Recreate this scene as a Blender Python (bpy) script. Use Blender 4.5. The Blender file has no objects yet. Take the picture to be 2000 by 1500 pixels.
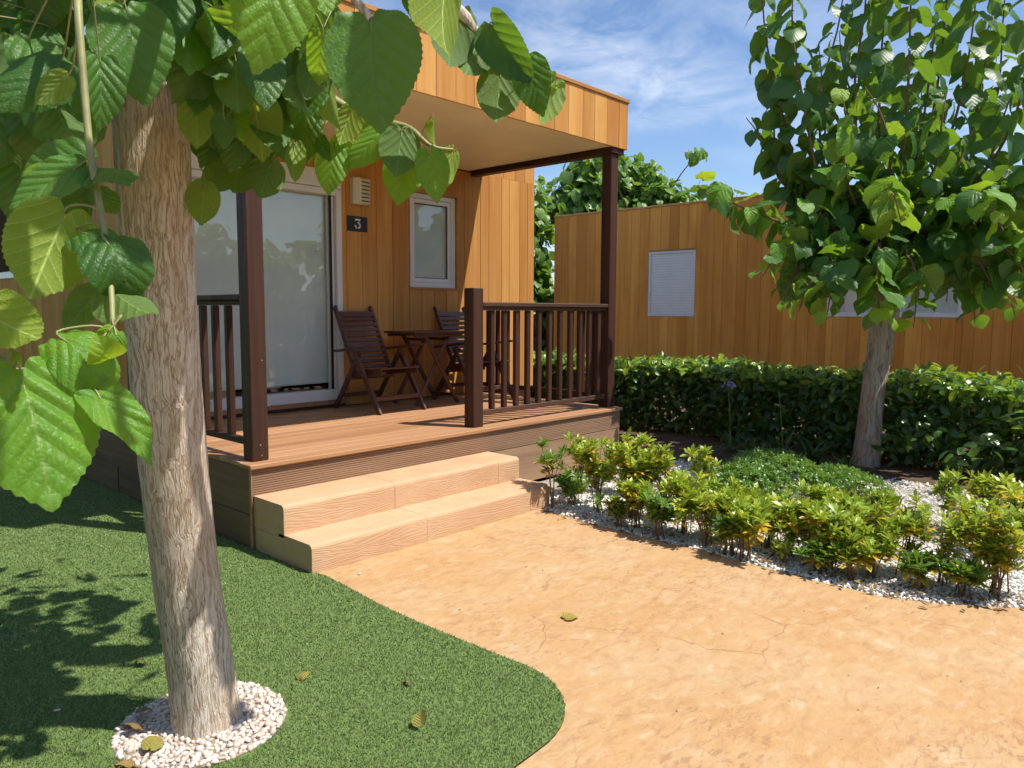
import bpy, bmesh, math, random
import numpy as np
from mathutils import Vector, Matrix

# ------------------------------------------------------------------ camera, sky, sun, exposure
scene = bpy.context.scene
SUN = Vector((0.235, -0.49, 1.0)).normalized()
CAM = Vector((-2.2398, -4.1822, 1.4596))
FOCAL = 1479.17 / 2000.0 * 36.0
_r, _u, _f = Vector((0.6770, -0.7360, 0.0049)), Vector((0.0676, 0.0689, 0.9953)), Vector((0.7327, 0.6737, -0.0964))
cd = bpy.data.cameras.new('camera')
cam = bpy.data.objects.new('camera', cd)
scene.collection.objects.link(cam)
cd.sensor_fit = 'HORIZONTAL'; cd.sensor_width = 36.0; cd.lens = FOCAL
cd.dof.use_dof = True; cd.dof.focus_distance = 4.6; cd.dof.aperture_fstop = 22.0
cd.clip_start = 0.05; cd.clip_end = 2000.0
cam.matrix_world = Matrix(((_r.x, _u.x, -_f.x, CAM.x), (_r.y, _u.y, -_f.y, CAM.y), (_r.z, _u.z, -_f.z, CAM.z), (0, 0, 0, 1)))
scene.camera = cam

world = bpy.data.worlds.new('World'); scene.world = world; world.use_nodes = True
wn, wl = world.node_tree.nodes, world.node_tree.links
wn.clear()
w_out = wn.new('ShaderNodeOutputWorld'); w_bg = wn.new('ShaderNodeBackground')
w_sky = wn.new('ShaderNodeTexSky'); w_sky.sky_type = 'NISHITA'; w_sky.sun_disc = False
w_sky.sun_elevation = math.asin(SUN.z); w_sky.sun_rotation = math.atan2(SUN.x, SUN.y)
w_sky.air_density = 1.0; w_sky.dust_density = 0.25; w_sky.ozone_density = 3.0
# thin fair-weather clouds: noise stretched on a plane far overhead
w_tc = wn.new('ShaderNodeTexCoord'); w_sep = wn.new('ShaderNodeSeparateXYZ'); wl.new(w_tc.outputs['Generated'], w_sep.inputs[0])
w_z = wn.new('ShaderNodeMath'); w_z.operation = 'MAXIMUM'; w_z.inputs[1].default_value = 0.02; wl.new(w_sep.outputs[2], w_z.inputs[0])
w_z2 = wn.new('ShaderNodeMath'); w_z2.operation = 'ADD'; w_z2.inputs[1].default_value = 0.12; wl.new(w_z.outputs[0], w_z2.inputs[0])
w_dx = wn.new('ShaderNodeMath'); w_dx.operation = 'DIVIDE'; wl.new(w_sep.outputs[0], w_dx.inputs[0]); wl.new(w_z2.outputs[0], w_dx.inputs[1])
w_dy = wn.new('ShaderNodeMath'); w_dy.operation = 'DIVIDE'; wl.new(w_sep.outputs[1], w_dy.inputs[0]); wl.new(w_z2.outputs[0], w_dy.inputs[1])
w_co = wn.new('ShaderNodeCombineXYZ'); wl.new(w_dx.outputs[0], w_co.inputs[0]); wl.new(w_dy.outputs[0], w_co.inputs[1])
w_n1 = wn.new('ShaderNodeTexNoise'); w_n1.inputs['Scale'].default_value = 0.55; w_n1.inputs['Detail'].default_value = 3.0; w_n1.inputs['Distortion'].default_value = 0.3
w_n2 = wn.new('ShaderNodeTexNoise'); w_n2.inputs['Scale'].default_value = 3.4; w_n2.inputs['Detail'].default_value = 9.0; w_n2.inputs['Roughness'].default_value = 0.62; w_n2.inputs['Distortion'].default_value = 0.5
wl.new(w_co.outputs[0], w_n1.inputs['Vector']); wl.new(w_co.outputs[0], w_n2.inputs['Vector'])
w_r1 = wn.new('ShaderNodeMapRange'); w_r1.inputs[1].default_value = 0.40; w_r1.inputs[2].default_value = 0.62; wl.new(w_n1.outputs[0], w_r1.inputs[0])
w_r2 = wn.new('ShaderNodeMapRange'); w_r2.inputs[1].default_value = 0.36; w_r2.inputs[2].default_value = 0.72; wl.new(w_n2.outputs[0], w_r2.inputs[0])
w_m = wn.new('ShaderNodeMath'); w_m.operation = 'MULTIPLY'; wl.new(w_r1.outputs[0], w_m.inputs[0]); wl.new(w_r2.outputs[0], w_m.inputs[1])
w_mm = wn.new('ShaderNodeMath'); w_mm.operation = 'MULTIPLY'; w_mm.inputs[1].default_value = 0.55; wl.new(w_m.outputs[0], w_mm.inputs[0])
w_mix = wn.new('ShaderNodeMixRGB'); wl.new(w_mm.outputs[0], w_mix.inputs[0]); w_tint = wn.new('ShaderNodeMixRGB'); w_tint.blend_type = 'MULTIPLY'; w_tint.inputs[0].default_value = 1.0; w_tint.inputs[2].default_value = (0.95, 1.0, 1.08, 1); wl.new(w_sky.outputs[0], w_tint.inputs[1]); wl.new(w_tint.outputs[0], w_mix.inputs[1]); w_mix.inputs[2].default_value = (8.2, 8.5, 9.0, 1)
wl.new(w_mix.outputs[0], w_bg.inputs[0]); w_bg.inputs[1].default_value = 0.125
wl.new(w_bg.outputs[0], w_out.inputs[0])

sd = bpy.data.lights.new('sun', 'SUN'); sd.energy = 5.0; sd.angle = math.radians(0.53); sd.color = (1.0, 0.94, 0.85)
sun = bpy.data.objects.new('sun', sd); scene.collection.objects.link(sun)
sun.rotation_euler = SUN.to_track_quat('Z', 'Y').to_euler()

scene.view_settings.view_transform = 'Standard'; scene.view_settings.look = 'None'
scene.view_settings.exposure = 0.26; scene.view_settings.gamma = 1.0
try: scene.view_settings.use_curve_mapping = False
except Exception: pass
scene.cycles.max_bounces = 5; scene.cycles.diffuse_bounces = 3; scene.cycles.glossy_bounces = 2
scene.cycles.transmission_bounces = 3; scene.cycles.transparent_max_bounces = 6
scene.cycles.caustics_reflective = False; scene.cycles.caustics_refractive = False
scene.cycles.use_denoising = True; scene.cycles.use_adaptive_sampling = True; scene.cycles.adaptive_threshold = 0.03; scene.cycles.adaptive_min_samples = 24

# ------------------------------------------------------------------ helpers
COL = scene.collection
rnd = random.Random(11)
NR = np.random.default_rng(7)

def link(o, parent=None):
    COL.objects.link(o)
    if parent is not None: o.parent = parent
    return o
def tag(o, label=None, cat=None, group=None, kind=None):
    if label: o['label'] = label
    if cat: o['category'] = cat
    if group: o['group'] = group
    if kind: o['kind'] = kind
    return o
def thing(name, label, cat, loc=(0, 0, 0), rz=0.0, group=None):
    o = bpy.data.objects.new(name, None); link(o)
    o.location = loc; o.rotation_euler = (0, 0, rz); o.empty_display_size = 0.1
    return tag(o, label, cat, group)
def obj(name, me, mat, parent=None, loc=None, rot=None):
    o = bpy.data.objects.new(name, me)
    if mat is not None and not me.materials: me.materials.append(mat)
    link(o, parent)
    if parent is not None and loc is None and parent.type == 'EMPTY' and tuple(parent.location) != (0, 0, 0): pass
    if loc is not None: o.location = loc
    if rot is not None: o.rotation_euler = rot
    return o
def np_mesh(name, V, F, uv=None, attr=None, smooth=True):
    V = np.asarray(V, dtype=np.float32); F = np.asarray(F, dtype=np.int32); k = F.shape[1]
    me = bpy.data.meshes.new(name)
    me.vertices.add(len(V)); me.vertices.foreach_set('co', V.ravel())
    me.loops.add(F.size); me.loops.foreach_set('vertex_index', F.ravel())
    me.polygons.add(len(F)); me.polygons.foreach_set('loop_start', np.arange(0, F.size, k, dtype=np.int32))
    me.update(calc_edges=True)
    if smooth: me.polygons.foreach_set('use_smooth', np.ones(len(F), dtype=bool))
    if uv is not None:
        l = me.uv_layers.new(name='UVMap'); l.data.foreach_set('uv', np.asarray(uv, dtype=np.float32)[F.ravel()].ravel())
    if attr is not None:
        a = me.attributes.new('rnd', 'FLOAT', 'POINT'); a.data.foreach_set('value', np.asarray(attr, dtype=np.float32))
    return me
def bm_mesh(name, bm, smooth=False):
    me = bpy.data.meshes.new(name); bm.normal_update(); bm.to_mesh(me); bm.free()
    if smooth: me.polygons.foreach_set('use_smooth', np.ones(len(me.polygons), dtype=bool))
    return me
def box_into(bm, x0, x1, y0, y1, z0, z1, bev=0.0, M=None):
    vs = [bm.verts.new((x, y, z)) for x in (x0, x1) for y in (y0, y1) for z in (z0, z1)]
    fs = [bm.faces.new([vs[i] for i in q]) for q in ((0, 1, 3, 2), (4, 6, 7, 5), (0, 4, 5, 1), (2, 3, 7, 6), (0, 2, 6, 4), (1, 5, 7, 3))]
    if bev > 0:
        es = list({e for f in fs for e in f.edges})
        r = bmesh.ops.bevel(bm, geom=es, offset=bev, segments=1, affect='EDGES')
        vs = list({v for f in r['faces'] for v in f.verts} | {v for v in vs if v.is_valid})
    if M is not None: bmesh.ops.transform(bm, matrix=M, verts=[v for v in vs if v.is_valid])
def box(name, x0, x1, y0, y1, z0, z1, mat, parent=None, bev=0.003):
    bm = bmesh.new(); box_into(bm, x0, x1, y0, y1, z0, z1, bev)
    return obj(name, bm_mesh(name, bm), mat, parent)
def boxes(name, L, mat, parent=None, bev=0.003):
    bm = bmesh.new()
    for b in L: box_into(bm, *b, bev)
    return obj(name, bm_mesh(name, bm), mat, parent)
def bar(name, a, b, w, t, mat, parent=None, side=(1, 0, 0), bev=0.003):
    """rectangular bar from a to b; w along `side`, t across"""
    a, b = Vector(a), Vector(b); d = b - a; L = d.length; z = d.normalized()
    x = Vector(side); x = (x - z * x.dot(z)).normalized(); y = z.cross(x)
    M = Matrix(((x.x, y.x, z.x, a.x), (x.y, y.y, z.y, a.y), (x.z, y.z, z.z, a.z), (0, 0, 0, 1)))
    bm = bmesh.new(); box_into(bm, -w / 2, w / 2, -t / 2, t / 2, 0, L, bev); bm.transform(M)
    return obj(name, bm_mesh(name, bm), mat, parent)
def smooth_path(pts, n=6):
    P = [Vector(p) for p in pts]; out = []
    for i in range(len(P) - 1):
        p0, p1, p2, p3 = P[max(i - 1, 0)], P[i], P[i + 1], P[min(i + 2, len(P) - 1)]
        for k in range(n):
            t = k / n
            out.append(0.5 * ((2 * p1) + (p2 - p0) * t + (2 * p0 - 5 * p1 + 4 * p2 - p3) * t * t + (3 * p1 - p0 - 3 * p2 + p3) * t ** 3))
    out.append(P[-1]); return out
def tube_arrays(pts, r0, r1, ns=8, jit=0.0, base=0):
    V, F = [], []; n = len(pts); ref = Vector((0.31, 0.22, 0.92))
    for i, p in enumerate(pts):
        d = (pts[min(i + 1, n - 1)] - pts[max(i - 1, 0)])
        d = d.normalized() if d.length > 1e-9 else Vector((0, 0, 1))
        x = d.cross(ref)
        x = x.normalized() if x.length > 1e-3 else d.orthogonal().normalized()
        y = d.cross(x); r = r0 + (r1 - r0) * i / max(n - 1, 1)
        for k in range(ns):
            a = 2 * math.pi * k / ns; rr = r * (1 + jit * (rnd.random() - .5))
            V.append(p + x * math.cos(a) * rr + y * math.sin(a) * rr)
    for i in range(n - 1):
        for k in range(ns):
            a, b = base + i * ns + k, base + i * ns + (k + 1) % ns
            F.append((a, b, b + ns, a + ns))
    return [tuple(v) for v in V], F
def tubes_mesh(name, L, ns=6):
    V, F = [], []
    for pts, r0, r1 in L:
        v, f = tube_arrays([Vector(p) for p in pts], r0, r1, ns, 0, len(V)); V += v; F += f
    return np_mesh(name, V, F)

# ------------------------------------------------------------------ materials
class NT:
    def __init__(s, name):
        s.m = bpy.data.materials.new(name); s.m.use_nodes = True; s.t = s.m.node_tree; s.n = s.t.nodes; s.n.clear()
        s.out = s.n.new('ShaderNodeOutputMaterial')
    def node(s, typ, **kw):
        o = s.n.new(typ)
        for k, v in kw.items(): setattr(o, k, v)
        return o
    def set(s, sock, v):
        if isinstance(v, bpy.types.NodeSocket): s.t.links.new(v, sock)
        elif isinstance(v, (tuple, list)):
            sock.default_value = (*v, 1.0) if len(v) == 3 and len(sock.default_value) == 4 else v
        else: sock.default_value = v
    def math(s, op, a, b=0.0, c=None, clamp=False):
        o = s.node('ShaderNodeMath', operation=op, use_clamp=clamp); s.set(o.inputs[0], a); s.set(o.inputs[1], b)
        if c is not None: s.set(o.inputs[2], c)
        return o.outputs[0]
    def vmath(s, op, a, b):
        o = s.node('ShaderNodeVectorMath', operation=op); s.set(o.inputs[0], a); s.set(o.inputs[1], b); return o.outputs[0]
    def mix(s, f, a, b, mode='MIX'):
        o = s.node('ShaderNodeMixRGB', blend_type=mode); s.set(o.inputs[0], f); s.set(o.inputs[1], a); s.set(o.inputs[2], b); return o.outputs[0]
    def rng(s, v, a, b, c=0.0, d=1.0, smooth=False):
        o = s.node('ShaderNodeMapRange'); 
        if smooth: o.interpolation_type = 'SMOOTHSTEP'
        s.set(o.inputs[0], v)
        for i, q in enumerate((a, b, c, d)): o.inputs[i + 1].default_value = q
        return o.outputs[0]
    def noise(s, vec, scale=1.0, detail=4.0, rough=0.55, dist=0.0, out=0):
        o = s.node('ShaderNodeTexNoise'); s.set(o.inputs['Vector'], vec); o.inputs['Scale'].default_value = scale
        o.inputs['Detail'].default_value = detail; o.inputs['Roughness'].default_value = rough; o.inputs['Distortion'].default_value = dist
        return o.outputs[out]
    def pos(s): return s.node('ShaderNodeNewGeometry').outputs['Position']
    def orand(s): return s.node('ShaderNodeObjectInfo').outputs['Random']
    def ramp(s, f, stops):
        o = s.node('ShaderNodeValToRGB'); s.set(o.inputs[0], f); e = o.color_ramp.elements
        while len(e) < len(stops): e.new(0.5)
        for q, (p, c) in zip(e, stops): q.position = p; q.color = (*c, 1)
        return o.outputs[0]
    def bump(s, h, strength=0.5, dist=0.01, normal=None):
        o = s.node('ShaderNodeBump'); s.set(o.inputs['Height'], h); o.inputs['Strength'].default_value = strength; o.inputs['Distance'].default_value = dist
        if normal is not None: s.set(o.inputs['Normal'], normal)
        return o.outputs[0]
    def principled(s, color, rough=0.5, normal=None, spec=0.5, metal=0.0):
        o = s.node('ShaderNodeBsdfPrincipled'); s.set(o.inputs['Base Color'], color); s.set(o.inputs['Roughness'], rough)
        o.inputs['Specular IOR Level'].default_value = spec; o.inputs['Metallic'].default_value = metal
        if normal is not None: s.set(o.inputs['Normal'], normal)
        return o.outputs[0]
    def done(s, sh): s.t.links.new(sh, s.out.inputs[0]); return s.m

def offset_pos(t, scale):
    p = t.pos(); r = t.orand()
    o = t.node('ShaderNodeCombineXYZ'); t.set(o.inputs[0], t.math('MULTIPLY', r, 37.0)); t.set(o.inputs[1], t.math('MULTIPLY', r, 91.0)); t.set(o.inputs[2], t.math('MULTIPLY', r, 53.0))
    return t.vmath('MULTIPLY', t.vmath('ADD', p, o.outputs[0]), scale), r, p

def wood(name, light, dark, axis='z', rough=0.55, var=0.35, grain=1.0, bump=0.15, streak=None, spec=0.35):
    t = NT(name); st, fn = 1.1, 34.0 * grain
    sc = {'z': (fn, fn, st), 'x': (st, fn, fn), 'y': (fn, st, fn)}[axis]
    v, r, p = offset_pos(t, sc)
    g = t.noise(v, 1.0, 5, 0.6, 0.4)
    sc2 = tuple(q * 0.16 if q == fn else 0.35 for q in sc)
    v2 = t.vmath('MULTIPLY', v, (sc2[0] / sc[0], sc2[1] / sc[1], sc2[2] / sc[2]))
    g2 = t.noise(v2, 1.0, 3, 0.5, 0.2)
    f = t.math('ADD', t.math('MULTIPLY', g, 0.55), t.math('MULTIPLY', g2, 0.6))
    col = t.ramp(f, [(0.38, dark), (0.72, light)])
    bt = t.rng(r, 0, 1, 1.0 - var, 1.0 + var * 0.35)
    col = t.mix(1.0, col, t.node('ShaderNodeCombineColor').outputs[0], 'MULTIPLY') if False else col
    cc = t.node('ShaderNodeCombineColor'); t.set(cc.inputs[0], bt); t.set(cc.inputs[1], t.math('POWER', bt, 1.35)); t.set(cc.inputs[2], t.math('POWER', bt, 1.5))
    col = t.mix(1.0, col, cc.outputs[0], 'MULTIPLY')
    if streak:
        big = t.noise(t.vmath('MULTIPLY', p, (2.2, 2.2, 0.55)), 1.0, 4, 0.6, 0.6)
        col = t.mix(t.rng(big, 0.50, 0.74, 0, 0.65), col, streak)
    nb = t.bump(g, bump, 0.004)
    return t.done(t.principled(col, t.rng(g, 0.3, 0.7, rough + 0.1, rough - 0.05), nb, spec))

M = {}
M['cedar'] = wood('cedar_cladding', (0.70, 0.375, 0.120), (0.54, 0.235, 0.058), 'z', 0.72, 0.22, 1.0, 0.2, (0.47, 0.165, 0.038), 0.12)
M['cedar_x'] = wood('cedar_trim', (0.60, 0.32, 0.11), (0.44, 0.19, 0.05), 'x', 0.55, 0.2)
M['cedar_far'] = wood('cedar_cladding_shade_lift', (0.92, 0.440, 0.098), (0.74, 0.285, 0.050), 'z', 0.72, 0.24, 1.0, 0.2, (0.58, 0.205, 0.042), 0.12)  # same cedar, colour brightened and warmed to lift the neighbour's shaded wall
M['deck'] = wood('deck_boards', (0.50, 0.275, 0.140), (0.33, 0.155, 0.070), 'x', 0.55, 0.18, 1.2, 0.35)
M['deck_fascia'] = wood('deck_fascia', (0.40, 0.255, 0.160), (0.26, 0.155, 0.092), 'x', 0.65, 0.12, 0.8, 0.3)
M['deck_side'] = wood('deck_skirt', (0.22, 0.130, 0.075), (0.14, 0.080, 0.046), 'y', 0.65, 0.15, 0.8, 0.3)  # skirt wood darkened to carry the shade of the deck's left side
M['stain'] = wood('dark_stained_wood', (0.085, 0.038, 0.024), (0.042, 0.018, 0.012), 'z', 0.52, 0.16, 1.0, 0.35, None, 0.25)
M['stain_x'] = wood('dark_stained_rail', (0.11, 0.058, 0.038), (0.058, 0.029, 0.020), 'x', 0.45, 0.12, 1.0, 0.35, None, 0.5)
M['chair'] = wood('dark_brown_furniture', (0.135, 0.055, 0.034), (0.075, 0.030, 0.020), 'x', 0.38, 0.18, 1.0, 0.25, None, 0.5)

def plain(name, col, rough=0.5, spec=0.5, nscale=8.0, amt=0.12, bump=0.0, bscale=120.0, metal=0.0):
    t = NT(name); p = t.pos(); n = t.noise(p, nscale, 5, 0.6)
    c = t.mix(t.rng(n, 0.3, 0.7, 0, 1), tuple(q * (1 - amt) for q in col), tuple(min(1, q * (1 + amt)) for q in col))
    nb = t.bump(t.noise(p, bscale, 3, 0.6), bump, 0.003) if bump else None
    return t.done(t.principled(c, rough, nb, spec, metal))
M['white'] = plain('white_upvc', (0.78, 0.78, 0.77), 0.3, 0.5, 4, 0.04)
M['shutter'] = plain('white_roller_shutter', (0.86, 0.84, 0.79), 0.4, 0.5, 4, 0.05)
M['soffit'] = plain('cream_soffit', (0.86, 0.73, 0.52), 0.5, 0.4, 2.0, 0.07)
M['cream'] = plain('cream_plastic', (0.72, 0.66, 0.50), 0.4, 0.5, 6, 0.05)
M['blind'] = plain('grey_blind', (0.88, 0.93, 0.92), 0.8, 0.2, 3.0, 0.06)
M['dark'] = plain('dark_interior', (0.015, 0.014, 0.013), 0.7, 0.2)
M['gasket'] = plain('black_gasket', (0.012, 0.012, 0.013), 0.5, 0.4)
M['plate'] = plain('number_plate', (0.018, 0.013, 0.014), 0.35, 0.5)
M['plate_white'] = plain('number_paint', (0.75, 0.73, 0.70), 0.5, 0.3)
M['backing'] = plain('wall_backing', (0.06, 0.028, 0.012), 0.9, 0.1)
M['soil'] = plain('garden_soil', (0.11, 0.075, 0.05), 0.95, 0.1, 3.0, 0.35, 0.8, 60)
M['metal'] = plain('steel_screw', (0.55, 0.53, 0.50), 0.35, 0.5, 30, 0.1, 0, 1, 0.9)
M['roof'] = plain('roof_membrane', (0.35, 0.33, 0.30), 0.8, 0.2)

t = NT('window_glass')
ge = t.node('ShaderNodeNewGeometry')
dt = t.node('ShaderNodeVectorMath', operation='DOT_PRODUCT'); t.set(dt.inputs[0], ge.outputs['Incoming']); t.set(dt.inputs[1], ge.outputs['Normal'])
fres = t.math('ADD', 0.05, t.math('MULTIPLY', t.math('POWER', t.math('SUBTRACT', 1.0, t.math('ABSOLUTE', dt.outputs['Value']), clamp=True), 5.0), 0.95))
gl = t.node('ShaderNodeBsdfGlossy'); gl.inputs['Roughness'].default_value = 0.004; gl.inputs['Color'].default_value = (0.95, 1.0, 1.0, 1)
wv = t.noise(t.pos(), 2.2, 2, 0.5)
t.set(gl.inputs['Normal'], t.bump(wv, 0.25, 0.01))
tr = t.node('ShaderNodeBsdfTransparent'); tr.inputs[0].default_value = (0.94, 0.97, 0.96, 1)
mx = t.node('ShaderNodeMixShader'); t.set(mx.inputs[0], fres); t.set(mx.inputs[1], tr.outputs[0]); t.set(mx.inputs[2], gl.outputs[0])
M['glass'] = t.done(mx.outputs[0])

# stamped sand-coloured concrete
t = NT('stamped_concrete'); p = t.pos()
warp = t.vmath('ADD', p, t.vmath('MULTIPLY', t.noise(p, 1.3, 4, 0.6, out=1), (0.55, 0.55, 0.0)))
n1 = t.noise(p, 1.6, 6, 0.62, 0.4); n2 = t.noise(t.vmath('MULTIPLY', p, (9, 16, 9)), 1.0, 6, 0.68, 0.6); n3 = t.noise(p, 70, 3, 0.6)
col = t.ramp(n1, [(0.28, (0.49, 0.275, 0.115)), (0.48, (0.51, 0.315, 0.150)), (0.72, (0.53, 0.365, 0.205))])
n4 = t.noise(t.vmath('MULTIPLY', p, (16, 34, 16)), 1.0, 5, 0.7, 0.8); patch = t.rng(t.noise(p, 1.1, 4, 0.6, 0.5), 0.42, 0.62)
col = t.mix(t.math('MULTIPLY', t.rng(n2, 0.52, 0.68), 0.55), col, (0.39, 0.205, 0.092))
col = t.mix(t.math('MULTIPLY', t.math('MULTIPLY', t.rng(n4, 0.53, 0.62), patch), 0.65), col, (0.30, 0.160, 0.082))
col = t.mix(t.math('MULTIPLY', t.rng(n2, 0.46, 0.30), 0.45), col, (0.70, 0.52, 0.36))
col = t.mix(t.math('MULTIPLY', t.rng(t.noise(p, 4.5, 5, 0.7, 0.8), 0.54, 0.70), 0.5), col, (0.42, 0.235, 0.11))
vo = t.node('ShaderNodeTexVoronoi', feature='DISTANCE_TO_EDGE'); t.set(vo.inputs['Vector'], warp); vo.inputs['Scale'].default_value = 1.05
wid = t.rng(t.noise(p, 5.0, 3, 0.6), 0.35, 0.7, 0.0005, 0.008)
ln = t.math('LESS_THAN', vo.outputs['Distance'], wid)
msk = t.rng(t.noise(p, 1.9, 3, 0.6), 0.49, 0.58)
crease = t.math('MULTIPLY', ln, msk)
col = t.mix(t.math('MULTIPLY', crease, 0.42), col, (0.25, 0.125, 0.06))
h = t.math('ADD', t.math('ADD', t.math('MULTIPLY', n2, 0.5), t.math('MULTIPLY', n3, 0.12)), t.math('MULTIPLY', crease, -0.5))
h = t.math('ADD', h, t.math('MULTIPLY', t.noise(p, 6.0, 4, 0.6, 0.5), 0.9))
M['concrete'] = t.done(t.principled(col, 0.72, t.bump(h, 0.7, 0.014), 0.25))

# wood-grain stamped concrete of the steps
t = NT('woodgrain_concrete'); p = t.pos()
sc = t.vmath('MULTIPLY', p, (1.1, 7.0, 7.0))
dist = t.noise(sc, 1.0, 3, 0.55, 0.4)
v = t.vmath('ADD', t.vmath('MULTIPLY', p, (0.0, 30.0, 30.0)), t.vmath('MULTIPLY', t.node('ShaderNodeCombineXYZ').outputs[0], (0, 0, 0)))
sx = t.node('ShaderNodeSeparateXYZ'); t.set(sx.inputs[0], p)
ph = t.math('ADD', t.math('MULTIPLY', t.math('ADD', sx.outputs[2], t.math('MULTIPLY', sx.outputs[1], 0.9)), 430.0), t.math('MULTIPLY', dist, 95.0))
wvs = t.math('SINE', ph)
fine = t.noise(t.vmath('MULTIPLY', p, (5, 120, 120)), 1.0, 3, 0.6)
hgt = t.math('ADD', t.math('MULTIPLY', wvs, 0.5), t.math('MULTIPLY', fine, 0.6))
big = t.noise(p, 3.2, 4, 0.6)
col = t.ramp(big, [(0.3, (0.56, 0.340, 0.190)), (0.7, (0.62, 0.415, 0.255))])
col = t.mix(t.math('MULTIPLY', t.rng(hgt, 0.25, -0.35), 0.26), col, (0.38, 0.21, 0.10))
M['step'] = t.done(t.principled(col, 0.7, t.bump(hgt, 0.25, 0.004), 0.25))

# bark
def bark(name, k, m):
    t = NT(name); tc = t.node('ShaderNodeTexCoord'); p = t.vmath('MULTIPLY', tc.outputs['Object'], (k, k, k))
    wp = t.vmath('ADD', p, t.vmath('MULTIPLY', t.noise(p, 9.0, 2, 0.5, out=1), (0.035, 0.035, 0.03)))
    f1 = t.noise(t.vmath('MULTIPLY', wp, (60, 60, 4.6)), 1.0, 3, 0.55, 0.12)
    f2 = t.noise(t.vmath('MULTIPLY', wp, (110, 110, 11)), 1.0, 3, 0.6, 0.15)
    r1 = t.noise(t.vmath('MULTIPLY', wp, (170, 170, 40)), 1.0, 5, 0.7, 0.4)
    c1 = t.rng(t.math('ABSOLUTE', t.math('SUBTRACT', f1, 0.5)), 0.0, 0.085, smooth=True)
    c2 = t.rng(t.math('ABSOLUTE', t.math('SUBTRACT', f2, 0.5)), 0.0, 0.06, 0.35, 1.0, smooth=True)
    ridge = t.math('ADD', t.math('MULTIPLY', t.math('MULTIPLY', c1, c2), 0.62), t.math('MULTIPLY', r1, 0.55))
    pale = t.noise(t.vmath('MULTIPLY', p, (5, 5, 2)), 1.0, 4, 0.6)
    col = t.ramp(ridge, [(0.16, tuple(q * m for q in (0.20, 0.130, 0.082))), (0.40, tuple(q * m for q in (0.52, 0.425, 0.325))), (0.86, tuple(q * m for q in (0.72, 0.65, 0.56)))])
    col = t.mix(t.math('MULTIPLY', t.rng(pale, 0.45, 0.66), 0.4), col, (0.48, 0.34, 0.22))
    lich = t.noise(p, 3.3, 3, 0.5)
    col = t.mix(t.math('MULTIPLY', t.rng(lich, 0.60, 0.70), 0.4), col, (0.50, 0.455, 0.42))
    return t.done(t.principled(col, 0.9, t.bump(ridge, 0.65, 0.006), 0.15))
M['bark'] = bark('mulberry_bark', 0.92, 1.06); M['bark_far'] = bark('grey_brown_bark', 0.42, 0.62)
M['bark2'] = plain('pale_cut_wood', (0.55, 0.32, 0.15), 0.8, 0.2, 30, 0.3, 0.6, 60)
M['twig'] = plain('green_twig', (0.30, 0.30, 0.12), 0.5, 0.4, 20, 0.25)
M['twig_brown'] = plain('brown_twig', (0.20, 0.13, 0.075), 0.8, 0.2, 30, 0.25)

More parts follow.
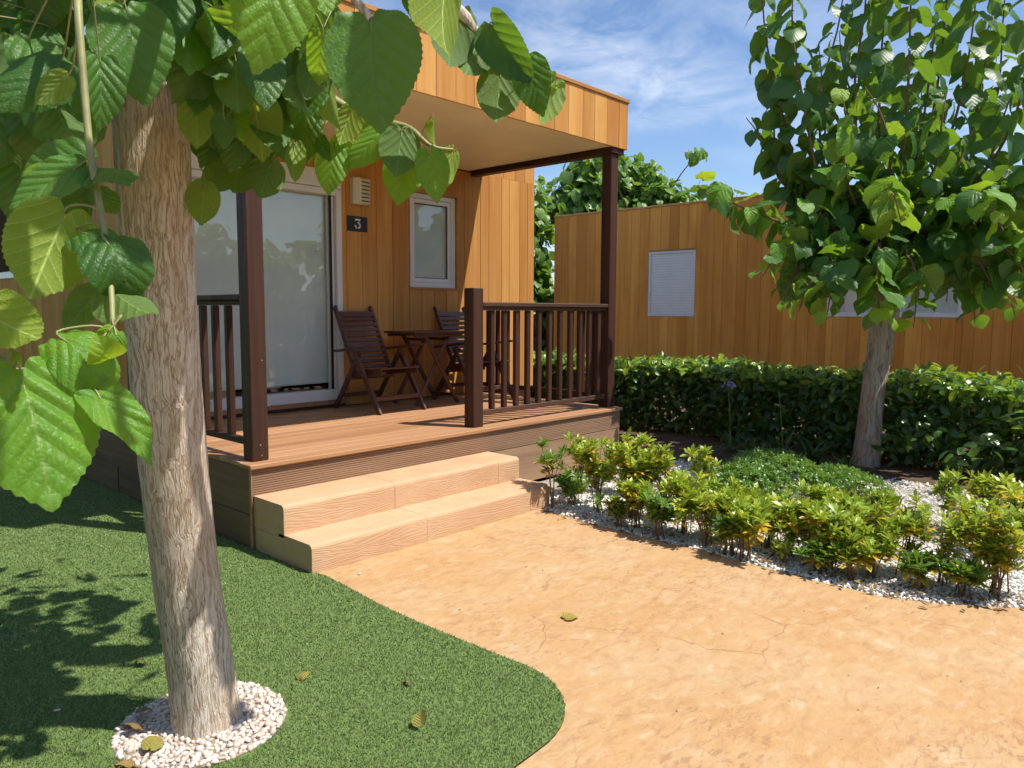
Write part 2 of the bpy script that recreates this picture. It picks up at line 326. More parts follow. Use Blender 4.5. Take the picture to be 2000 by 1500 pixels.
def leaf_mat(name, top, young, under, vein, rough=0.38, transl=0.33, bump=0.7, tcol=(0.30, 0.50, 0.03), sp=0.20, spec=0.5, fine=False):
    t = NT(name); uv = t.node('ShaderNodeUVMap'); s = t.node('ShaderNodeSeparateXYZ'); t.set(s.inputs[0], uv.outputs[0])
    x, y = s.outputs[0], s.outputs[1]; ax = t.math('ABSOLUTE', x)
    at = t.node('ShaderNodeAttribute'); at.attribute_name = 'rnd'
    r = t.math('FRACT', t.math('ADD', at.outputs['Fac'], t.orand()))
    sv = t.math('DIVIDE', t.math('SUBTRACT', y, t.math('SUBTRACT', t.math('MULTIPLY', ax, 1.15), t.math('MULTIPLY', t.math('MULTIPLY', ax, ax), 0.45))), sp)
    fr = t.math('ABSOLUTE', t.math('SUBTRACT', t.math('FRACT', sv), 0.5))          # 0.5 on a vein
    side = t.rng(fr, 0.455, 0.490, smooth=True); mid = t.rng(ax, 0.020, 0.006, smooth=True)
    vm = t.math('MAXIMUM', t.math('MULTIPLY', side, 0.8), mid)
    p2 = t.node('ShaderNodeCombineXYZ'); t.set(p2.inputs[0], t.math('ADD', x, t.math('MULTIPLY', r, 13.0))); t.set(p2.inputs[1], y)
    if fine:
        net = t.node('ShaderNodeTexVoronoi', feature='DISTANCE_TO_EDGE'); t.set(net.inputs['Vector'], p2.outputs[0]); net.inputs['Scale'].default_value = 16.0
    nz = t.noise(p2.outputs[0], 3.0, 3 if fine else 1, 0.6)
    c = t.mix(t.rng(r, 0.55, 1.0), top, young)
    c = t.mix(t.math('MULTIPLY', t.rng(nz, 0.4, 0.7), 0.35), c, tuple(q * 1.35 for q in young))
    c = t.mix(t.math('MULTIPLY', vm, 0.5), c, vein)
    cu = t.mix(t.math('MULTIPLY', vm, 0.85), t.mix(t.rng(nz, 0.3, 0.7), under, tuple(q * 0.8 for q in under)), tuple(min(1, q * 1.5) for q in vein))
    bf = t.node('ShaderNodeNewGeometry').outputs['Backfacing']
    c = t.mix(bf, c, cu)
    pil = t.math('SINE', t.math('MULTIPLY', t.math('SUBTRACT', 0.5, fr, clamp=True), 3.14159))
    h = t.math('ADD', pil, t.math('MULTIPLY', t.rng(net.outputs['Distance'], 0, 0.3), 0.42)) if fine else pil
    nb = t.bump(h, bump, 0.0035)
    pr = t.principled(c, t.math('ADD', rough, t.math('MULTIPLY', bf, 0.25)), nb, spec)
    tl = t.node('ShaderNodeBsdfTranslucent'); t.set(tl.inputs['Color'], t.mix(t.math('MULTIPLY', vm, 0.5), t.mix(r, tcol, tuple(q * 1.2 for q in tcol)), tuple(q * 0.45 for q in tcol))); t.set(tl.inputs['Normal'], nb)
    mx = t.node('ShaderNodeMixShader'); mx.inputs[0].default_value = transl
    t.set(mx.inputs[1], pr); t.set(mx.inputs[2], tl.outputs[0])
    return t.done(mx.outputs[0])
M['leaf0'] = leaf_mat('mulberry_leaf', (0.040, 0.118, 0.020), (0.068, 0.175, 0.024), (0.115, 0.195, 0.048), (0.12, 0.24, 0.06), 0.46, 0.30, 0.42, (0.27, 0.48, 0.03), spec=0.4, fine=True)
M['leaf1'] = leaf_mat('mulberry_leaf_bright', (0.105, 0.260, 0.024), (0.155, 0.33, 0.028), (0.21, 0.32, 0.07), (0.24, 0.40, 0.09), 0.46, 0.36, 0.42, (0.42, 0.64, 0.03), spec=0.4, fine=True)
M['leaf2'] = leaf_mat('mulberry_leaf_young', (0.20, 0.36, 0.026), (0.29, 0.45, 0.03), (0.24, 0.34, 0.05), (0.40, 0.52, 0.13), 0.5, 0.45, 0.42, (0.50, 0.66, 0.03), spec=0.4, fine=True)
M['leaf_in'] = leaf_mat('mulberry_leaf_inner_shade', (0.038, 0.110, 0.017), (0.065, 0.165, 0.021), (0.10, 0.18, 0.045), (0.12, 0.22, 0.05), 0.42, 0.30, 0.3, (0.27, 0.48, 0.03))  # darker green puts the crown's inner shade into the leaf colour
M['hedge'] = leaf_mat('hedge_leaf', (0.030, 0.078, 0.012), (0.060, 0.125, 0.016), (0.08, 0.13, 0.035), (0.10, 0.17, 0.04), 0.30, 0.20, 0.25, (0.20, 0.32, 0.03), 0.3, 0.5)  # leaf colour darkened to hold the shade of the hedge face
M['hedge_young_lit'] = leaf_mat('hedge_new_lit_leaf', (0.13, 0.26, 0.022), (0.31, 0.42, 0.032), (0.16, 0.24, 0.05), (0.26, 0.36, 0.08), 0.30, 0.30, 0.25, (0.46, 0.60, 0.03), 0.3, 0.5)  # new top growth, brightened further to paint the sunlit hedge top
M['far_leaf'] = leaf_mat('background_leaf', (0.085, 0.185, 0.030), (0.19, 0.31, 0.045), (0.15, 0.23, 0.06), (0.22, 0.32, 0.10), 0.40, 0.30, 0.3)
M['pit'] = leaf_mat('shrub_leaf', (0.23, 0.36, 0.030), (0.46, 0.50, 0.034), (0.22, 0.32, 0.06), (0.32, 0.42, 0.11), 0.33, 0.28, 0.15, (0.46, 0.56, 0.03), 0.5)
M['pit_dark'] = leaf_mat('shrub_leaf_dark', (0.085, 0.195, 0.028), (0.15, 0.28, 0.030), (0.15, 0.24, 0.05), (0.2, 0.32, 0.09), 0.33, 0.25, 0.15, (0.30, 0.46, 0.03), 0.5)
M['pit_yellow'] = leaf_mat('shrub_leaf_yellowing', (0.62, 0.46, 0.030), (0.70, 0.40, 0.030), (0.52, 0.42, 0.07), (0.6, 0.48, 0.14), 0.4, 0.35, 0.15, (0.75, 0.56, 0.03), 0.5)
M['strap'] = leaf_mat('strap_leaf', (0.035, 0.085, 0.018), (0.055, 0.12, 0.022), (0.06, 0.11, 0.03), (0.09, 0.15, 0.04), 0.35, 0.2, 0.1, (0.16, 0.3, 0.03), 0.9)
M['dead'] = leaf_mat('dry_leaf', (0.20, 0.12, 0.045), (0.30, 0.19, 0.06), (0.24, 0.16, 0.08), (0.32, 0.22, 0.10), 0.7, 0.1, 0.6, (0.3, 0.2, 0.05))
M['fading'] = leaf_mat('fading_leaf', (0.26, 0.24, 0.05), (0.36, 0.28, 0.05), (0.3, 0.27, 0.09), (0.42, 0.36, 0.14), 0.6, 0.15, 0.6, (0.4, 0.35, 0.05))
M['petal'] = plain('lilac_petal', (0.42, 0.40, 0.72), 0.5, 0.3, 40, 0.15)
M['stalk'] = plain('flower_stalk', (0.14, 0.22, 0.06), 0.5, 0.4, 20, 0.15)

def stone(name, a, b, spec=0.3):
    t = NT(name); at = t.node('ShaderNodeAttribute'); at.attribute_name = 'rnd'
    r = t.math('FRACT', t.math('ADD', at.outputs['Fac'], t.orand())); p = t.pos()
    c = t.mix(r, a, b); c = t.mix(t.math('MULTIPLY', t.rng(t.noise(p, 45, 4, 0.6), 0.45, 0.75), 0.35), c, tuple(q * 0.7 for q in b))
    return t.done(t.principled(c, 0.7, t.bump(t.noise(p, 160, 3, 0.6), 0.4, 0.003), spec))
M['pebble'] = stone('white_marble_pebble', (0.74, 0.68, 0.62), (0.66, 0.52, 0.43))
M['gravel'] = stone('white_gravel', (0.88, 0.86, 0.82), (0.80, 0.75, 0.68))

t = NT('turf_blade'); at = t.node('ShaderNodeAttribute'); at.attribute_name = 'rnd'; p = t.pos()
c = t.ramp(at.outputs['Fac'], [(0.0, (0.135, 0.205, 0.062)), (0.55, (0.180, 0.262, 0.088)), (0.86, (0.240, 0.320, 0.125)), (1.0, (0.38, 0.40, 0.20))])
c = t.mix(t.rng(t.noise(p, 2.4, 4, 0.6), 0.35, 0.65, 0, 0.35), c, (0.23, 0.30, 0.105))
tl = t.node('ShaderNodeBsdfTranslucent'); t.set(tl.inputs[0], c); mx = t.node('ShaderNodeMixShader'); mx.inputs[0].default_value = 0.2
t.set(mx.inputs[1], t.principled(c, 0.42, None, 0.4)); t.set(mx.inputs[2], tl.outputs[0])
M['blade'] = t.done(mx.outputs[0])
M['turf'] = plain('turf_backing', (0.145, 0.215, 0.066), 0.9, 0.1, 90.0, 0.25, 0.8, 300)

# ------------------------------------------------------------------ ground, path, lawn, planting bed
def sheet(name, pts, z, mat):
    bm = bmesh.new(); f = bm.faces.new([bm.verts.new((x, y, z)) for x, y in pts])
    bmesh.ops.triangulate(bm, faces=[f])
    o = obj(name, bm_mesh(name, bm), mat); tag(o, kind='structure'); return o
ground = sheet('ground', [(-300, -300), (300, -300), (300, 300), (-300, 300)], -0.03, M['soil'])

def arc(cx, cy, r, a0, a1, n):
    return [(cx + r * math.cos(math.radians(a0 + (a1 - a0) * i / n)), cy + r * math.sin(math.radians(a0 + (a1 - a0) * i / n))) for i in range(n + 1)]
TURF_EDGE = [(0.03, -0.60), (0.05, -0.70), (0.0, -1.2), (-0.012, -1.5), (0.0, -2.02)] + arc(-0.42, -2.20, 0.43, 8, -88, 14)[0:] + [(-0.9, -2.66), (-1.8, -2.72), (-4.0, -2.80), (-12, -2.9)]
BED_EDGE = [(1.96, -0.50), (1.95, -0.70), (1.90, -1.1), (1.885, -1.5), (1.89, -2.0), (1.86, -2.3), (1.84, -2.7), (1.85, -3.0), (1.93, -3.25), (2.10, -3.5), (2.30, -3.75), (2.65, -4.05), (3.4, -4.4), (6.0, -4.7)]
sheet('path', [(-12, -20), (12, -20), (12, -4.7)] + [(x, y) for x, y in reversed(BED_EDGE)] + [(1.96, 0.0), (0.03, 0.0)] + TURF_EDGE + [(-12, -2.95)], 0.0, M['concrete'])
lawn_pts = [(-12, -2.9)] + [(x, y) for x, y in reversed(TURF_EDGE[:-1])] + [(0.03, 0.02), (0.03, 9.0), (-12, 9.0)]
lawn = sheet('lawn', lawn_pts, 0.006, M['turf'])

def in_poly(px, py, poly):
    n = len(poly); c = np.zeros(px.shape, bool); j = n - 1
    for i in range(n):
        xi, yi = poly[i]; xj, yj = poly[j]
        if yi != yj: c ^= ((yi > py) != (yj > py)) & (px < (xj - xi) * (py - yi) / (yj - yi) + xi)
        j = i
    return c
RING = (-1.10, -1.66, 0.285)
# turf pile: short blades, denser near the viewer
def turf(n, x0, x1, y0, y1):
    x = NR.uniform(x0, x1, n); y = NR.uniform(y0, y1, n)
    d = np.sqrt((x - CAM.x) ** 2 + (y - CAM.y) ** 2 + 2.0)
    ring_r = RING[2] + 0.012 * np.sin(7 * np.arctan2(y - RING[1], x - RING[0]))
    k = in_poly(x, y, lawn_pts) & ((x - RING[0]) ** 2 + (y - RING[1]) ** 2 > ring_r ** 2) & (NR.random(n) < (2.2 / d) ** 1.6)
    x, y, d = x[k], y[k], d[k]; n = len(x)
    a = NR.uniform(0, 2 * np.pi, n); h = NR.uniform(0.007, 0.014, n); le = NR.uniform(0.0, 0.9, n); b = NR.uniform(0, 2 * np.pi, n)
    w = 0.0022 * (d / 2.6) ** 0.8 * NR.uniform(0.7, 1.3, n)
    z0 = np.full(n, 0.004)
    P0 = np.stack([x - np.cos(a) * w, y - np.sin(a) * w, z0], 1); P1 = np.stack([x + np.cos(a) * w, y + np.sin(a) * w, z0], 1)
    P2 = np.stack([x + np.cos(b) * h * le, y + np.sin(b) * h * le, z0 + h], 1)
    V = np.stack([P0, P1, P2], 1).reshape(-1, 3)
    return V, np.repeat(NR.random(n) ** 1.2, 3)
V, ra = turf(1500000, -4.2, 0.08, -2.78, 3.4)
F = np.arange(len(V)).reshape(-1, 3)
g = obj('turf_pile', np_mesh('turf_pile', V, F, None, ra, False), M['blade'])
tag(g, 'short green artificial grass covering the lawn', 'grass', kind='stuff')

# planting bed of white gravel
bed_pts = [(x, y) for x, y in BED_EDGE] + [(9.5, -4.7), (9.5, 6.0), (3.88, 6.0), (3.88, -0.0), (1.96, 0.0)]
bed = sheet('planting_bed', bed_pts, -0.012, plain('bed_soil', (0.36, 0.32, 0.27), 0.95, 0.1, 9, 0.4, 0.8, 80))
sheet('hedge_shade_soil', [(5.0, -4.68), (9.48, -4.68), (9.48, 5.98), (4.6, 5.98), (4.3, -0.3), (4.45, -1.3), (4.9, -2.2)], -0.006, M['soil'])  # dark soil under the hedge, carried forward to stand for its shade
def rock_templates(n, sub=1, seed=3):
    R = np.random.default_rng(seed); out = []
    for _ in range(n):
        bm = bmesh.new(); bmesh.ops.create_icosphere(bm, subdivisions=sub, radius=1.0)
        V = np.array([v.co[:] for v in bm.verts]); F = np.array([[v.index for v in f.verts] for f in bm.faces]); bm.free()
        for _k in range(10):
            d = R.normal(size=3); d /= np.linalg.norm(d); c = R.uniform(0.38, 0.72); s = V @ d
            V = V - np.outer(np.maximum(s - c, 0), d)
        V *= R.uniform(0.75, 1.2, 3) * np.array([1.1, 1.0, 0.8]); V += R.normal(size=V.shape) * 0.03
        out.append((V.astype(np.float32), F))
    return out
ROCKS = rock_templates(8)
def scatter_rocks(px, py, pz, size):
    n = len(px); Vs, Fs, As = [], [], []; base = 0; kind = NR.integers(0, len(ROCKS), n)
    for k, (RV, RF) in enumerate(ROCKS):
        idx = np.where(kind == k)[0]
        if not len(idx): continue
        a = NR.uniform(0, 6.283, len(idx)); b = NR.normal(0, 0.5, len(idx)); c, s = np.cos(a), np.sin(a); cb, sb = np.cos(b), np.sin(b)
        Rm = np.stack([np.stack([c, -s * cb, s * sb], 1), np.stack([s, c * cb, -c * sb], 1), np.stack([0 * c, sb, cb], 1)], 1)
        W = np.einsum('nij,vj->nvi', Rm, RV) * size[idx][:, None, None] + np.stack([px[idx], py[idx], pz[idx]], 1)[:, None, :]
        Vs.append(W.reshape(-1, 3)); nv = len(RV)
        Fs.append((RF[None] + (np.arange(len(idx)) * nv)[:, None, None]).reshape(-1, 3) + base); base += nv * len(idx)
        As.append(np.repeat(NR.random(len(idx)), nv))
    return np.concatenate(Vs), np.concatenate(Fs), np.concatenate(As)
n = 13000
gx = NR.uniform(1.82, 5.2, n); gy = NR.uniform(-4.3, -0.2, n); k = in_poly(gx, gy, bed_pts); gx, gy = gx[k], gy[k]
gx2 = NR.uniform(1.82, 3.0, 12000); gy2 = NR.uniform(-3.8, -0.3, 12000); k = in_poly(gx2, gy2, bed_pts); gx, gy = np.concatenate([gx, gx2[k]]), np.concatenate([gy, gy2[k]])
k = ~((gx > 4.35 + 0.08 * np.sin(9 * gy)) & (gy > -1.75) | (gx > 4.9)); gx, gy = gx[k], gy[k]
V, F, A_ = scatter_rocks(gx, gy, NR.uniform(-0.012, 0.004, len(gx)), NR.uniform(0.008, 0.017, len(gx)))
g = obj('gravel', np_mesh('gravel', V, F, None, A_, False), M['gravel'])
tag(g, 'white crushed gravel spread under the shrubs of the planting bed', 'gravel', kind='stuff')

# ring of white pebbles round the near trunk: every larger pebble a piece of its own
ring = thing('pebble_ring', 'round bed of white pebbles at the foot of the near tree trunk', 'pebbles', (RING[0], RING[1], 0))
rock_me = []
for i, (RV, RF) in enumerate(ROCKS):
    rock_me.append(np_mesh('pebble_shape', RV, RF, None, None, False)); rock_me[-1].materials.append(M['pebble'])
placed = []; tries = 0
while len(placed) < 560 and tries < 20000:
    tries += 1
    r = RING[2] * math.sqrt(rnd.random()); a = rnd.uniform(0, 6.283); x, y = r * math.cos(a), r * math.sin(a)
    if math.hypot(x - 0.0, y + 0.0) < 0.100 or r > RING[2] - 0.006: continue
    s = rnd.uniform(0.0115, 0.0205)
    if any((x - q[0]) ** 2 + (y - q[1]) ** 2 < (0.50 * (s + q[2])) ** 2 for q in placed): continue
    placed.append((x, y, s))
dist = lambda q: (Vector((RING[0] + q[0], RING[1] + q[1], 0)) - CAM).length - q[2] * 30
placed.sort(key=dist)
for x, y, s in placed[:298]:
    o = obj('pebble', rock_me[rnd.randrange(len(rock_me))], None, ring, (x, y, 0.006 + rnd.uniform(0, 0.008)), (rnd.uniform(-.5, .5), rnd.uniform(-.5, .5), rnd.uniform(0, 6.28)))
    o.scale = (s, s, s)
rest = placed[298:]
n2 = 420; ex = NR.uniform(-1, 1, (n2, 2)) * RING[2]; ex = ex[np.hypot(ex[:, 0], ex[:, 1]) < RING[2] - 0.012]
px = np.concatenate([np.array([q[0] for q in rest]), ex[:, 0]]); py = np.concatenate([np.array([q[1] for q in rest]), ex[:, 1]])
pz = np.concatenate([np.full(len(rest), 0.008), np.full(len(ex), -0.002)]); ps = np.concatenate([np.array([q[2] for q in rest]), np.full(len(ex), 0.012)])
V, F, A_ = scatter_rocks(px, py, pz, ps)
tag(obj('small_pebbles', np_mesh('small_pebbles', V, F, None, A_, False), M['pebble'], ring), kind='stuff')
bm = bmesh.new(); bmesh.ops.create_circle(bm, cap_ends=True, radius=RING[2] - 0.002, segments=40); bm.transform(Matrix.Translation((0, 0, 0.010 - 0.002)))
obj('gravel_base', bm_mesh('gravel_base', bm), plain('pebble_bed', (0.34, 0.27, 0.21), 0.9, 0.1, 60, 0.3), ring)
for (x, y, s, lb) in ((-1.428, -1.215, 0.011, 'stray white pebble lying on the shaded lawn'), (0.19, -0.807, 0.012, 'stray white pebble on the path near the lowest step')):
    o = obj('stray_pebble', rock_me[rnd.randrange(8)], None, None, (x, y, s * 0.6 + (0.012 if x < 0 else 0))); o.scale = (s, s, s * .8); tag(o, lb, 'pebble')

# ------------------------------------------------------------------ cabin
ZD, YW, XS, XW = 0.53, 1.975, 0.075, 4.845
RZ0, RZ1, RY0, RX1, RX0 = 2.99, 3.455, 0.03, 3.955, -0.12
cabin = thing('cabin', 'timber cabin with vertical cedar boards, flat porch roof and sliding door', 'cabin', (0, 0, 0))
WIN = (2.875, 3.575, 1.70, 2.70); DOOR = (0.32, 2.045, 0.60, 2.76)
boxes('wall_core', [(XS + 0.02, DOOR[0], YW + 0.022, YW + 0.20, 0.05, 3.40), (DOOR[1], WIN[0], YW + 0.022, YW + 0.20, 0.05, 3.40), (WIN[1], XW - 0.02, YW + 0.022, YW + 0.20, 0.05, 3.40),
                    (DOOR[0], DOOR[1], YW + 0.022, YW + 0.20, DOOR[3], 3.40), (WIN[0], WIN[1], YW + 0.022, YW + 0.20, 0.05, WIN[2]), (WIN[0], WIN[1], YW + 0.022, YW + 0.20, WIN[3], 3.40),
                    (XS + 0.022, XS + 0.2, YW + 0.2, 9.0, 0.05, 3.40), (XW - 0.2, XW - 0.022, YW + 0.2, 9.0, 0.05, 3.40), (XS + 0.2, XW - 0.2, 8.8, 9.0, 0.05, 3.40)], M['backing'], cabin, 0)
GAP = 0.0035
def boards_x(xs, y0, y1, zfun, mat, parent, holes=()):
    for a, b in zip(xs[:-1], xs[1:]):
        z0, z1 = zfun
        segs = [(a, b, z0, z1)]
        for hx0, hx1, hz0, hz1 in holes:
            new = []
            for s in segs:
                if s[1] <= hx0 + 1e-4 or s[0] >= hx1 - 1e-4: new.append(s); continue
                if s[0] < hx0 - 0.004: new.append((s[0], hx0, s[2], s[3]))
                if s[1] > hx1 + 0.004: new.append((hx1, s[1], s[2], s[3]))
                c0, c1 = max(s[0], hx0), min(s[1], hx1)
                if s[2] < hz0 - 0.01: new.append((c0, c1, s[2], hz0))
                if s[3] > hz1 + 0.01: new.append((c0, c1, hz1, s[3]))
            segs = new
        for s in segs:
            d = rnd.uniform(0, 0.0025)
            box('board', s[0] + GAP / 2, s[1] - GAP / 2, y0 - d, y1, s[2], s[3], mat, parent, 0.0025)
def boards_y(ys, x0, x1, z0, z1, mat, parent, holes=(), outward=-1):
    for a, b in zip(ys[:-1], ys[1:]):
        segs = [(a, b, z0, z1)]
        for h0, h1, hz0, hz1 in holes:
            new = []
            for s in segs:
                if s[1] <= h0 + 1e-4 or s[0] >= h1 - 1e-4: new.append(s); continue
                if s[0] < h0 - 0.004: new.append((s[0], h0, s[2], s[3]))
                if s[1] > h1 + 0.004: new.append((h1, s[1], s[2], s[3]))
                c0, c1 = max(s[0], h0), min(s[1], h1)
                if s[2] < hz0 - 0.01: new.append((c0, c1, s[2], hz0))
                if s[3] > hz1 + 0.01: new.append((c0, c1, hz1, s[3]))
            segs = new
        for s in segs:
            d = rnd.uniform(0, 0.0025)
            box('board', x0 - d, x1, s[0] + GAP / 2, s[1] - GAP / 2, s[2], s[3], mat, parent, 0.0025)
wx = [XS] + [0.32] + [0.32 + (2.045 - 0.32) * i / 9 for i in range(1, 10)] + [2.10, 2.283, 2.463, 2.662, 2.875, 3.05, 3.22, 3.40, 3.575, 3.665, 3.92, 4.055, 4.268, 4.40, 4.58, 4.72, 4.845]
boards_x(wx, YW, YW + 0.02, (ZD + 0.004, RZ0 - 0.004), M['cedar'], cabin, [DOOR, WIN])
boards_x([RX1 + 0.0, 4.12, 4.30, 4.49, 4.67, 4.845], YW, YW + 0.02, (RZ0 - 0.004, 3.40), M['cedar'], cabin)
ys = [YW + 0.004 + 0.19 * i for i in range(0, 22)]
boards_y(ys, XS, XS + 0.02, ZD + 0.02, 3.40, M['cedar'], cabin, [(4.72, 6.3, 1.77, 2.75)])
# window reveal boards
boxes('window_reveal', [(WIN[1] - 0.018, WIN[1], YW - 0.004, YW + 0.09, WIN[2], WIN[3]), (WIN[0], WIN[0] + 0.014, YW - 0.004, YW + 0.09, WIN[2], WIN[3]),
                        (WIN[0] + 0.014, WIN[1] - 0.018, YW - 0.006, YW + 0.09, WIN[3] - 0.02, WIN[3]), (WIN[0] - 0.012, WIN[1] + 0.012, YW - 0.012, YW + 0.09, WIN[2] - 0.022, WIN[2] - 0.001)], M['cedar_x'], cabin, 0.002)
def frame_boxes(x0, x1, z0, z1, y0, y1, w):
    return [(x0, x0 + w, y0, y1, z0, z1), (x1 - w, x1, y0, y1, z0, z1), (x0 + w, x1 - w, y0, y1, z0, z0 + w), (x0 + w, x1 - w, y0, y1, z1 - w, z1)]
fx0, fx1, fz0, fz1 = WIN[0] + 0.014, WIN[1] - 0.019, WIN[2] + 0.0, WIN[3] - 0.021
win = boxes('window', frame_boxes(fx0, fx1, fz0, fz1, YW + 0.03, YW + 0.10, 0.052), M['white'], cabin, 0.004)
boxes('sash', frame_boxes(fx0 + 0.054, fx1 - 0.054, fz0 + 0.054, fz1 - 0.054, YW + 0.042, YW + 0.095, 0.045), M['white'], win, 0.004)
boxes('gasket', frame_boxes(fx0 + 0.100, fx1 - 0.100, fz0 + 0.100, fz1 - 0.100, YW + 0.056, YW + 0.066, 0.006), M['gasket'], win, 0)
box('pane', fx0 + 0.099, fx1 - 0.099, YW + 0.068, YW + 0.072, fz0 + 0.099, fz1 - 0.099, M['glass'], win, 0)
box('blind', fx0 + 0.06, fx1 - 0.06, YW + 0.082, YW + 0.086, fz0 + 0.05, fz1 - 0.05, plain('pale_blind', (0.80, 0.84, 0.83), 0.8, 0.2, 3, 0.05), win, 0)
# sliding door
door = boxes('sliding_door', [(DOOR[0], DOOR[0] + 0.07, YW - 0.012, YW + 0.11, DOOR[2], 2.59), (DOOR[1] - 0.062, DOOR[1], YW - 0.012, YW + 0.11, DOOR[2], 2.59),
                              (DOOR[0] + 0.07, DOOR[1] - 0.062, YW - 0.010, YW + 0.11, 2.53, 2.59), (DOOR[0] + 0.07, DOOR[1] - 0.062, YW - 0.02, YW + 0.11, DOOR[2], 0.70)], M['white'], cabin, 0.005)
box('shutter_box', DOOR[0], DOOR[1], YW - 0.016, YW + 0.11, 2.594, DOOR[3], M['white'], door, 0.006)
dx0, dx1 = DOOR[0] + 0.072, DOOR[1] - 0.064
for a, b, yy in ((dx0, 1.14, YW + 0.035), (1.09, dx1 - 0.03, YW + 0.065)):
    boxes('door_leaf', [(a, a + 0.022, yy, yy + 0.028, 0.701, 2.529), (b - 0.022, b, yy, yy + 0.028, 0.701, 2.529)], M['gasket'] if b < 1.5 else M['white'], door, 0.002)
    box('pane', a + 0.022, b - 0.022, yy + 0.010, yy + 0.014, 0.701, 2.529, M['glass'], door, 0)
box('door_jamb', dx1 - 0.028, dx1, YW + 0.03, YW + 0.10, 0.701, 2.529, M['white'], door, 0.003)
box('gasket', dx1 - 0.052, dx1 - 0.031, YW + 0.02, YW + 0.034, 0.701, 2.529, M['gasket'], door, 0)
box('blind', dx0, dx1 - 0.03, YW + 0.115, YW + 0.121, 0.772, 2.53, M['blind'], door, 0)
box('blind_rail', dx0, dx1 - 0.03, YW + 0.108, YW + 0.128, 0.755, 0.771, M['white'], door, 0.003)
box('room_floor', DOOR[0], DOOR[1], YW + 0.20, YW + 1.6, 0.55, 0.56, M['deck'], door, 0)
boxes('room_wall', [(DOOR[0], DOOR[1], YW + 1.6, YW + 1.62, 0.5, 2.8), (DOOR[0] - 0.03, DOOR[0] - 0.01, YW + 0.2, YW + 1.6, 0.5, 2.8), (DOOR[1] + 0.01, DOOR[1] + 0.03, YW + 0.2, YW + 1.6, 0.5, 2.8), (DOOR[0], DOOR[1], YW + 0.2, YW + 1.6, 2.8, 2.82)], M['dark'], door, 0)
box('door_sill', DOOR[0] - 0.02, DOOR[1] + 0.012, YW - 0.035, YW + 0.02, ZD + 0.03, DOOR[2] - 0.001, M['deck'], door, 0.004)
box('sill_board', DOOR[0] - 0.02, DOOR[1] + 0.012, YW - 0.012, YW + 0.02, ZD + 0.002, ZD + 0.029, M['stain_x'], door, 0.002)
# side window
sw = boxes('window', [(XS - 0.012, XS + 0.08, 4.72, 4.79, 1.77, 2.75), (XS - 0.012, XS + 0.08, 6.23, 6.30, 1.77, 2.75), (XS - 0.012, XS + 0.08, 4.79, 6.23, 1.77, 1.84), (XS - 0.012, XS + 0.08, 4.79, 6.23, 2.68, 2.75)], M['white'], cabin, 0.004)
box('pane', XS + 0.03, XS + 0.034, 4.79, 6.23, 1.84, 2.68, M['glass'], sw, 0)
box('blind', XS + 0.09, XS + 0.095, 4.74, 6.28, 1.79, 2.73, M['blind'], sw, 0)
# porch roof
fb = [RX0, 0.06, 0.25, 0.44, 0.63, 0.82, 1.01, 1.18, 1.34, 1.524, 1.717, 1.904, 2.09, 2.28, 2.486, 2.675, 2.862, 3.05, 3.251, 3.426, 3.618, 3.808, RX1]
for a, b in zip(fb[:-1], fb[1:]):
    d = rnd.uniform(0, 0.002); box('fascia_board', a + 0.0015, b - 0.0015, RY0 - d, RY0 + 0.02, RZ0, RZ1 - 0.035, M['cedar'], cabin, 0.002)
for i in range(10):
    a, b = RY0 + 0.022 + 0.195 * i, RY0 + 0.022 + 0.195 * (i + 1)
    box('fascia_board', RX1 - 0.02, RX1, a + 0.0015, min(b, YW) - 0.0015, RZ0, RZ1 - 0.035, M['cedar'], cabin, 0.002)
    box('fascia_board', RX0, RX0 + 0.02, a + 0.0015, min(b, YW) - 0.0015, RZ0, RZ1 - 0.035, M['cedar'], cabin, 0.002)
boxes('roof_trim', [(RX0 - 0.012, RX1 + 0.012, RY0 - 0.014, RY0 + 0.06, RZ1 - 0.034, RZ1), (RX1 - 0.06, RX1 + 0.012, RY0 + 0.06, YW, RZ1 - 0.034, RZ1 - 0.001)], M['cedar_x'], cabin, 0.003)
box('roof', RX0 + 0.02, RX1 - 0.02, RY0 + 0.02, YW, RZ0 + 0.03, RZ1 - 0.04, M['roof'], cabin, 0)
box('roof', XS, XW, YW, 9.0, 3.40, RZ1, M['roof'], cabin, 0.003)
sx = [RX0 + 0.021, 1.20, 2.42, 3.60, 3.735]
for a, b in zip(sx[:-1], sx[1:]): box('soffit_panel', a + 0.0012, b - 0.0012, RY0 + 0.021, YW - 0.002, RZ0 + 0.006, RZ0 + 0.028, M['soffit'], cabin, 0.0015)
box('soffit_panel', 3.737, RX1 - 0.021, RY0 + 0.021, YW - 0.002, RZ0 + 0.008, RZ0 + 0.028, M['stain_x'], cabin, 0.0015)
box('beam', 3.756, 3.862, 0.19, YW - 0.001, RZ0 - 0.048, RZ0 + 0.006, M['stain'], cabin, 0.004)

